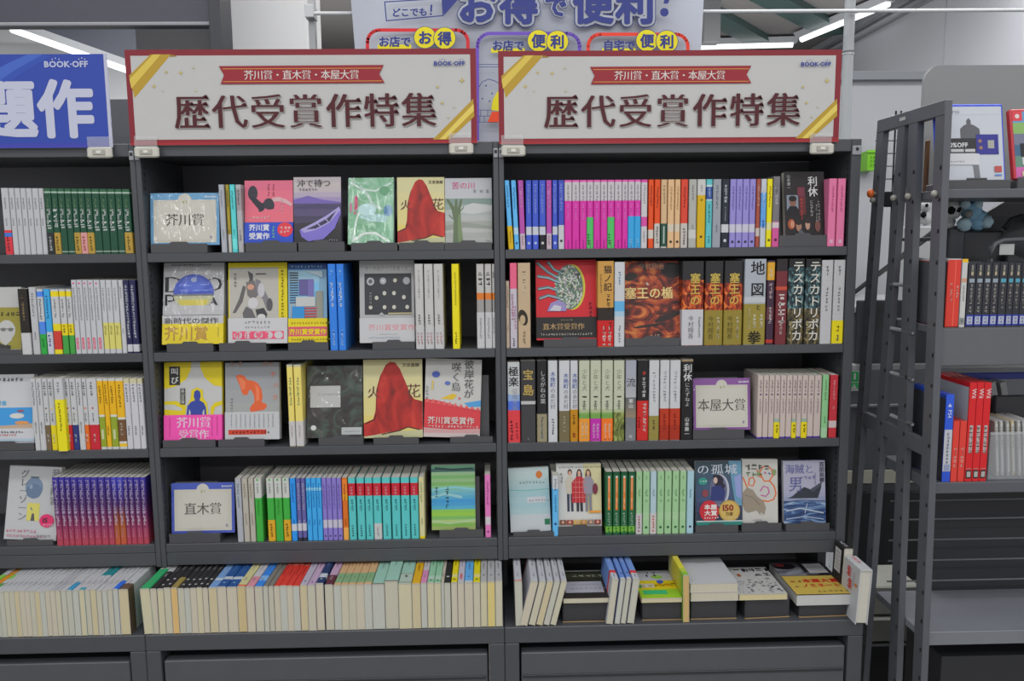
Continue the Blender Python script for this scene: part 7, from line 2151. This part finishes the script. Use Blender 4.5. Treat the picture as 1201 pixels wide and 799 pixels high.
def sw(a):
    a.rect(0, 0, 1, 1, '#4a7c8c'); a.stripes(0, 0, 1, 1, ['#b85a98', '#5a7c6c', '#3c5c78', '#6a6c80', '#7ca05c', '#5c8cb4']); a.rect(0, 0.86, 0.17, 1, '#c43c44'); a.ell(0.085, 0.93, 0.04, 0.035, '#e0d0d0', 10)
    a.rect(0.10, 0.32, 0.75, 0.52, '#242428'); a.text('10', 0.18, 0.38, 0.10, '#d4d4d6', 'x'); a.rect(0.18, 0.335, 0.5, 0.365, '#c4c4c6'); a.rect(0.12, 0.20, 0.7, 0.31, '#d0d2d6'); a.poly([(0.30, 0.62), (0.26, 0.86), (0.85, 0.98), (0.95, 0.70)], '#2f2f80'); a.ell(0.40, 0.80, 0.04, 0.03, '#8a6a50', 10); a.ell(0.47, 0.70, 0.04, 0.03, '#8a6a50', 10); a.ell(0.3, 0.95, 0.06, 0.025, '#b8c03c', 12); a.rect(0.1, 0.03, 0.8, 0.1, '#c8c49c')


def front_case(px, Y, z, lean, col, art, label, st, stl, roll=0):
    x0, x1, yb, yt = px
    w, H, X = plane_size(x0, x1, yb, yt, Y, z, lean)
    r = thing('game_case', label, 'game case', group='front-facing game cases')
    b = MB(); b.bbox(-w / 2, w / 2, 0, 0.014, 0, H, mat(col, 'gloss'), 0.002); b.build('case', r)
    b = MB(); art(Art(b, (-w / 2 + 0.004, -0.0003, 0.0015), (1, 0, 0), (0, 0, 1), w - 0.008, H - 0.007)); b.build('cover_insert', r)
    r.matrix_world = lean_frame(X, Y, z, lean, 0, roll)
    s0, s1 = x_at(st[0], Y - 0.01, 1.44), x_at(st[1], Y - 0.01, 1.44)
    r = thing('display_stand', stl, 'stand', ((s0 + s1) / 2, Y, 1.4407), 'dark grey display stands on the game rack')
    sw_ = (s1 - s0) / 2
    b = MB(); b.bbox(-sw_, sw_, -0.011, 0.05, 0, max(0.004, z - 1.4407 - 0.0045), STAND, 0.001); b.build('base', r)
    b = MB(); b.bbox(-sw_, sw_, -0.0135, -0.011, 0, z - 1.4407 + 0.002, STAND, 0.0008); b.bbox(-sw_ * 0.3, sw_ * 0.3, -0.0135, -0.011, z - 1.4407 + 0.0021, z - 1.4407 + 0.006, STAND, 0.0008); b.build('front_lip', r)
    th = math.radians(lean)
    b = MB(); c, s = math.cos(th), math.sin(th)
    y0, zz = 0.0145 * c + 0.001, max(0.004, z - 1.4407 - 0.0045)
    sec = [(y0, zz), (y0 + 0.12 * s, zz + 0.12 * c), (y0 + 0.12 * s + 0.002, zz + 0.12 * c), (y0 + 0.002, zz)]
    b.add([(x, y, q) for x in (-sw_ * 0.8, sw_ * 0.8) for y, q in sec], [(0, 1, 2, 3), (7, 6, 5, 4), (0, 4, 5, 1), (1, 5, 6, 2), (2, 6, 7, 3), (3, 7, 4, 0)], STAND); b.build('back_rest', r)


front_case((1101, 1180, 211, 122), -0.160, 1.4575, 10, '#2c48c0', ps, 'white game case with a blue rim and a dark figure', (1104, 1184), 'dark grey stand carrying the blue-rimmed game case')
front_case((1190, 1262, 206, 127), -0.160, 1.4625, 10, '#b8343c', sw, 'red-rimmed colourful game case at the top shelf end', (1192, 1266), 'dark grey stand carrying the red-rimmed game case', -1.5)

# plush toys and things in the open second bay
pl = thing('plush_toy', 'fluffy light blue plush toy in the game rack', 'plush toy', at(1141, 275, -0.02))
PO = at(1141, 275, -0.02)
FUR, FUR2 = mat('#8fbcd8', 'fur'), mat('#b4d0dc', 'fur')


def blobs(lst, org, name, par, m, seed):
    b = MB()
    for i, (px, py, r, dy) in enumerate(lst):
        p = at(px, py, org.y + dy) - org
        s = r / 570.0
        b.blob(p, (s, s * 0.9, s), m, 16, 11, 0.22, seed + i)
    return b.build(name, par)


blobs(((1139, 248, 12, 0),), PO, 'head', pl, FUR, 1)
blobs(((1132, 240, 6, -0.01), (1147, 240, 6, -0.01)), PO, 'ears', pl, FUR2, 3)
blobs(((1146, 258, 13, 0.005),), PO, 'body', pl, FUR, 5)
blobs(((1131, 263, 8.5, -0.015),), PO, 'paw', pl, FUR2, 7)
blobs(((1157, 260, 8, -0.01),), PO, 'paw', pl, FUR2, 8)
blobs(((1136, 251, 5, -0.018),), PO, 'muzzle', pl, mat('#8d8f8c', 'fur'), 9)
b = MB(); p = at(1140, 300, 0.0); b.bbox(p.x - 0.04, p.x + 0.06, -0.03, 0.01, Z2 + 0.002, at(1140, 271, 0.0).z, mat('#2a2a2e', 'plastic'), 0.004)
tag(b.build('black_box'), 'black box under the light blue plush toy', 'box')
pw = thing('plush_toy', 'white plush toy with black eye patches beside the blue one', 'plush toy', at(1113, 262, -0.01))
PO2 = at(1113, 262, -0.01)
blobs(((1115, 246, 13, 0),), PO2, 'head', pw, mat('#d6d8d8', 'fur'), 21)
blobs(((1116, 247, 4.6, -0.020), (1124, 246, 3.4, -0.017)), PO2, 'eye_patches', pw, mat('#1f1f22', 'fur'), 24)
blobs(((1112, 261, 9, 0.004),), PO2, 'body', pw, mat('#c4c6c6', 'fur'), 26)
b = MB(); p = at(1113, 290, 0.0); b.bbox(p.x - 0.018, p.x + 0.018, -0.03, 0.008, Z2 + 0.002, at(1113, 268, 0.0).z, mat('#3a3b40', 'plastic'), 0.003)
tag(b.build('grey_box'), 'dark grey box under the white plush toy', 'box')
ps2 = thing('plush_toy', 'small black and white plush toy seen through the side frame', 'plush toy', at(1083, 268, 0.70))
PO3 = at(1083, 268, 0.70)
blobs(((1085, 243, 9, 0),), PO3, 'head', ps2, mat('#c9cbcb', 'fur'), 31)
blobs(((1085, 257, 11, 0),), PO3, 'body', ps2, mat('#c0c2c2', 'fur'), 33)
blobs(((1083, 252, 5, -0.018), (1087, 241, 3, -0.018)), PO3, 'dark_patches', ps2, mat('#1c1c1f', 'fur'), 35)
bg = thing('cloth_bag', 'dark grey soft bag behind the dark game cases', 'bag', at(1190, 298, -0.03))
PO4 = at(1190, 298, -0.03)
b = MB(); b.blob(at(1196, 283, -0.03) - PO4, (0.045, 0.035, 0.045), mat('#48494c', 'fur'), 18, 12, 0.10, 41); b.build('body', bg)
b = MB(); b.tube([at(x, y, -0.04) - PO4 for x, y in ((1178, 268), (1186, 258), (1198, 254), (1212, 258))], 0.006, mat('#303134', 'fur'), 8); b.build('strap', bg)
b = MB(); b.bbox(-0.03, 0.06, -0.02, 0.03, Z2 - PO4.z + 0.002, at(1190, 297, -0.03).z - PO4.z, mat('#2a2a2d', 'plastic'), 0.003); b.build('bottom', bg)
wb = thing('wire_holder', 'bent dark wire holder with a white card above the cases', 'holder', at(1164, 304, -0.12))
PO5 = at(1164, 304, -0.12)
b = MB(); b.tube([at(x, y, -0.12) - PO5 for x, y in ((1161, 378), (1161, 305), (1162, 294), (1167, 286), (1176, 282), (1190, 281), (1230, 280))], 0.0055, mat('#4c4e52', 'metal'), 10); b.build('wire', wb)
b = MB(); p, q = at(1172, 299, -0.118) - PO5, at(1190, 286, -0.118) - PO5
b.box(p.x, q.x, p.y, p.y + 0.001, p.z, q.z, mat('#b8b9b8', 'paper')); b.build('card', wb)

# ------------------------------------------------------------------ behind the rack
far = thing('far_counter', 'grey counter with pale price strips behind the ladder frame', 'counter', (1.0, 0.62, 0))
b = MB(); b.bbox(0.02, 1.3, 0, 0.45, 0.0, 1.12, mat('#5a5c61', 'metal'), 0.004); b.build('body', far)
b = MB(); b.bbox(0.0, 1.32, -0.02, 0.47, 1.121, 1.14, mat('#9a9c9e', 'metal'), 0.003); b.build('top', far)
for z in (0.83, 0.595):
    b = MB(); b.bbox(0.02, 1.3, -0.012, -0.001, z, z + 0.008, mat('#77797c', 'metal'), 0.001); b.build('ledge', far)
za, zb = at(1040, 567, 0.60).z, at(1040, 552, 0.60).z
for x0, x1 in ((991, 999), (1010, 1024), (1035, 1052.5), (1066, 1082)):
    A, B = at(x0, 560, 0.604).x, at(x1, 560, 0.604).x
    b = MB(); b.box(A - 1.0, B - 1.0, -0.017, -0.0125, za, zb, mat('#c9c8b8', 'paper')); b.build('price_strip', far)
b = MB(); b.bbox(0.03, 1.29, -0.008, -0.002, 0.05, 0.56, mat('#2b2c2f', 'metal'), 0.002); b.build('dark_front', far)
p, q = at(997, 434, 0.15), at(1000, 427, 0.15)
b = MB(); b.bbox(p.x, 1.62, 0.14, 0.16, p.z, q.z, mat('#b4b6b8', 'metal'), 0.002)
tag(b.build('grey_rail'), 'long pale grey rail running behind the ladder frame', 'rail')
b = MB(); b.bbox(p.x + 0.01, 1.6, 0.146, 0.156, q.z + 0.001, at(1010, 352, 0.15).z, mat('#53555a', 'metal'), 0.002)
tag(b.build('grey_screen'), 'plain dark grey panel standing on the pale rail', 'panel')
b = MB(); b.bbox(PO3.x - 0.05, PO3.x + 0.06, 0.66, 0.76, 1.1402, at(1083, 266, 0.70).z, mat('#c9cbcc', 'paper'), 0.003)
tag(b.build('white_box'), 'white box under the black and white plush toy', 'box')
b = MB(); b.tube([at_z(1002, 343, 1.149), at(1113, 259, 0.076)], 0.008, mat('#2b2c30', 'metal'), 10)
tag(b.build('slanting_bar'), 'dark slanting bar rising behind the ladder frame', 'bar')
r = thing('green_notice', 'small green and white notice seen left of the ladder frame', 'notice', at(1003, 460, 0.615))
b = MB(); p, q = at(996, 459, 0.615), at(1008, 434, 0.615); o = at(1003, 460, 0.615)
b.bbox(p.x - o.x, q.x - o.x, 0, 0.004, p.z - o.z, q.z - o.z, mat('#c9ccc8', 'paper'), 0.0005); b.build('sheet', r)
b = MB(); a = Art(b, (p.x - o.x, -0.0003, p.z - o.z), (1, 0, 0), (0, 0, 1), q.x - p.x, q.z - p.z); a.rect(0.1, 0.45, 0.95, 0.92, '#1f9a50'); a.rect(0.1, 0.12, 0.95, 0.4, '#2aa45a'); a.rect(0.4, 0.55, 0.65, 0.85, '#c9ccc8'); a.poly([(0.2, 0.12), (0.5, 0.35), (0.8, 0.12)], '#c9ccc8'); b.build('printing', r)
b = MB()
p, q = at(1021, 722, 0.30), at(1046, 688, 0.30)
b.bbox(p.x, q.x + 0.08, 0.30, 0.45, p.z, q.z, mat('#b0b0a8', 'plastic'), 0.004)
tag(b.build('storage_box'), 'upper off-white storage box low behind the ladder frame', 'box', 'off-white boxes behind the ladder frame')
b = MB()
p2 = at(1021, 752, 0.30)
b.bbox(p.x - 0.01, q.x + 0.10, 0.29, 0.45, p2.z, p.z - 0.006, mat('#94948e', 'plastic'), 0.004)
tag(b.build('storage_box'), 'lower off-white storage box low behind the ladder frame', 'box', 'off-white boxes behind the ladder frame')
b = MB(); b.bbox(p.x - 0.02, q.x + 0.2, 0.28, 0.47, 0.0, p2.z - 0.002, mat('#2c2d30', 'metal'), 0.004)
tag(b.build('low_platform'), 'dark low platform carrying the off-white boxes', 'platform')
# things on the partition
p = at(1018, 190, 1.58)
gb_ = thing('wall_basket', 'small bright green plastic basket on the white partition', 'basket', p)
b = MB()
tw, bw, h = 0.030, 0.023, 0.072
s = (at(1027, 190, 1.58).x - at(1010, 190, 1.58).x) / 2
h = at(1018, 179, 1.58).z - at(1018, 201, 1.58).z
lime = mat('#7cc42c', 'plastic')
v = [(-s * 0.8, -0.05, -h / 2), (s * 0.8, -0.05, -h / 2), (s * 0.8, 0.035, -h / 2), (-s * 0.8, 0.035, -h / 2), (-s, -0.06, h / 2), (s, -0.06, h / 2), (s, 0.035, h / 2), (-s, 0.035, h / 2)]
b.add(v, [(0, 3, 2, 1), (0, 1, 5, 4), (1, 2, 6, 5), (2, 3, 7, 6), (3, 0, 4, 7)], lime); b.build('tub', gb_)
b = MB(); b.bbox(-s - 0.004, s + 0.004, -0.066, -0.058, h / 2 - 0.008, h / 2 + 0.004, lime, 0.002); b.build('rim', gb_)
b = MB()
for i in range(4):
    for j in range(3):
        x, z = -s * 0.55 + i * s * 0.36, -h * 0.28 + j * h * 0.2
        b.poly([(x, -0.0595, z), (x + s * 0.16, -0.0595, z), (x + s * 0.16, -0.0598, z + h * 0.1), (x, -0.0598, z + h * 0.1)], mat('#4c8c1c', 'plastic'))
b.build('perforations', gb_)
p = at(1021, 227, 0.2)
b = MB(); pk = at_x(1021, 227, XF - 0.018); b.blob((XF - 0.018, pk.y, pk.z), (0.008, 0.009, 0.010), mat('#d8682a', 'plastic'), 14, 9)
b.tube([(XF - 0.012, pk.y, pk.z), (XF - 0.006, pk.y, pk.z)], 0.003, mat('#8b8a84', 'plastic'), 8)
tag(b.build('orange_knob'), 'round orange knob on the back upright of the game rack', 'knob')
p, q = at(1085, 224, -0.02), at(1092, 164, -0.02)
b = MB(); b.bbox(p.x, q.x, -0.02, -0.008, 1.4408, q.z, mat('#6a4c34', 'paper'), 0.002)
tag(b.build('brown_board'), 'narrow brown upright board beside the blue-rimmed game case', 'board')
wd_ = thing('wire_display', 'thin black wire display behind the ladder frame', 'display', (at(1046, 300, 0.62).x, 0.66, 1.14))
o = Vector((at(1046, 300, 0.62).x, 0.66, 1.14))
b = MB()
for px in (1043, 1049):
    A = at(px, 300, 0.66)
    b.tube([Vector((A.x, 0.66, 1.141)) - o, Vector((A.x, 0.66, 1.72)) - o], 0.003, mat('#3a3b3f', 'metal'), 6)
b.build('upright', wd_)
for py in (165, 180, 195, 210):
    A = at(1046, py, 0.66)
    b = MB(); b.tube([Vector((A.x - 0.05, 0.66, A.z)) - o, Vector((A.x + 0.09, 0.66, A.z)) - o], 0.002, mat('#55575c', 'metal'), 6); b.build('wire', wd_)
A = at(1043, 225, 0.655); B = at(1040, 243, 0.655)
b = MB(); b.bbox(A.x - 0.02, A.x + 0.04, 0.64, 0.655, B.z, A.z, mat('#1f1f23', 'fur'), 0.004)
b.tube([Vector((A.x + 0.01, 0.655, A.z)), Vector((A.x + 0.01, 0.655, A.z + 0.05))], 0.003, mat('#1f1f23', 'metal'), 6)
tag(b.build('hanging_accessory'), 'small black accessory hanging on the wire display', 'accessory')

dup = {k: v for k, v in LABELS.items() if len(v) > 1}
if dup:
    print('DUPLICATE LABELS', dup)
for k in LABELS:
    if not 4 <= len(k.split()) <= 16:
        print('LABEL LENGTH', k)
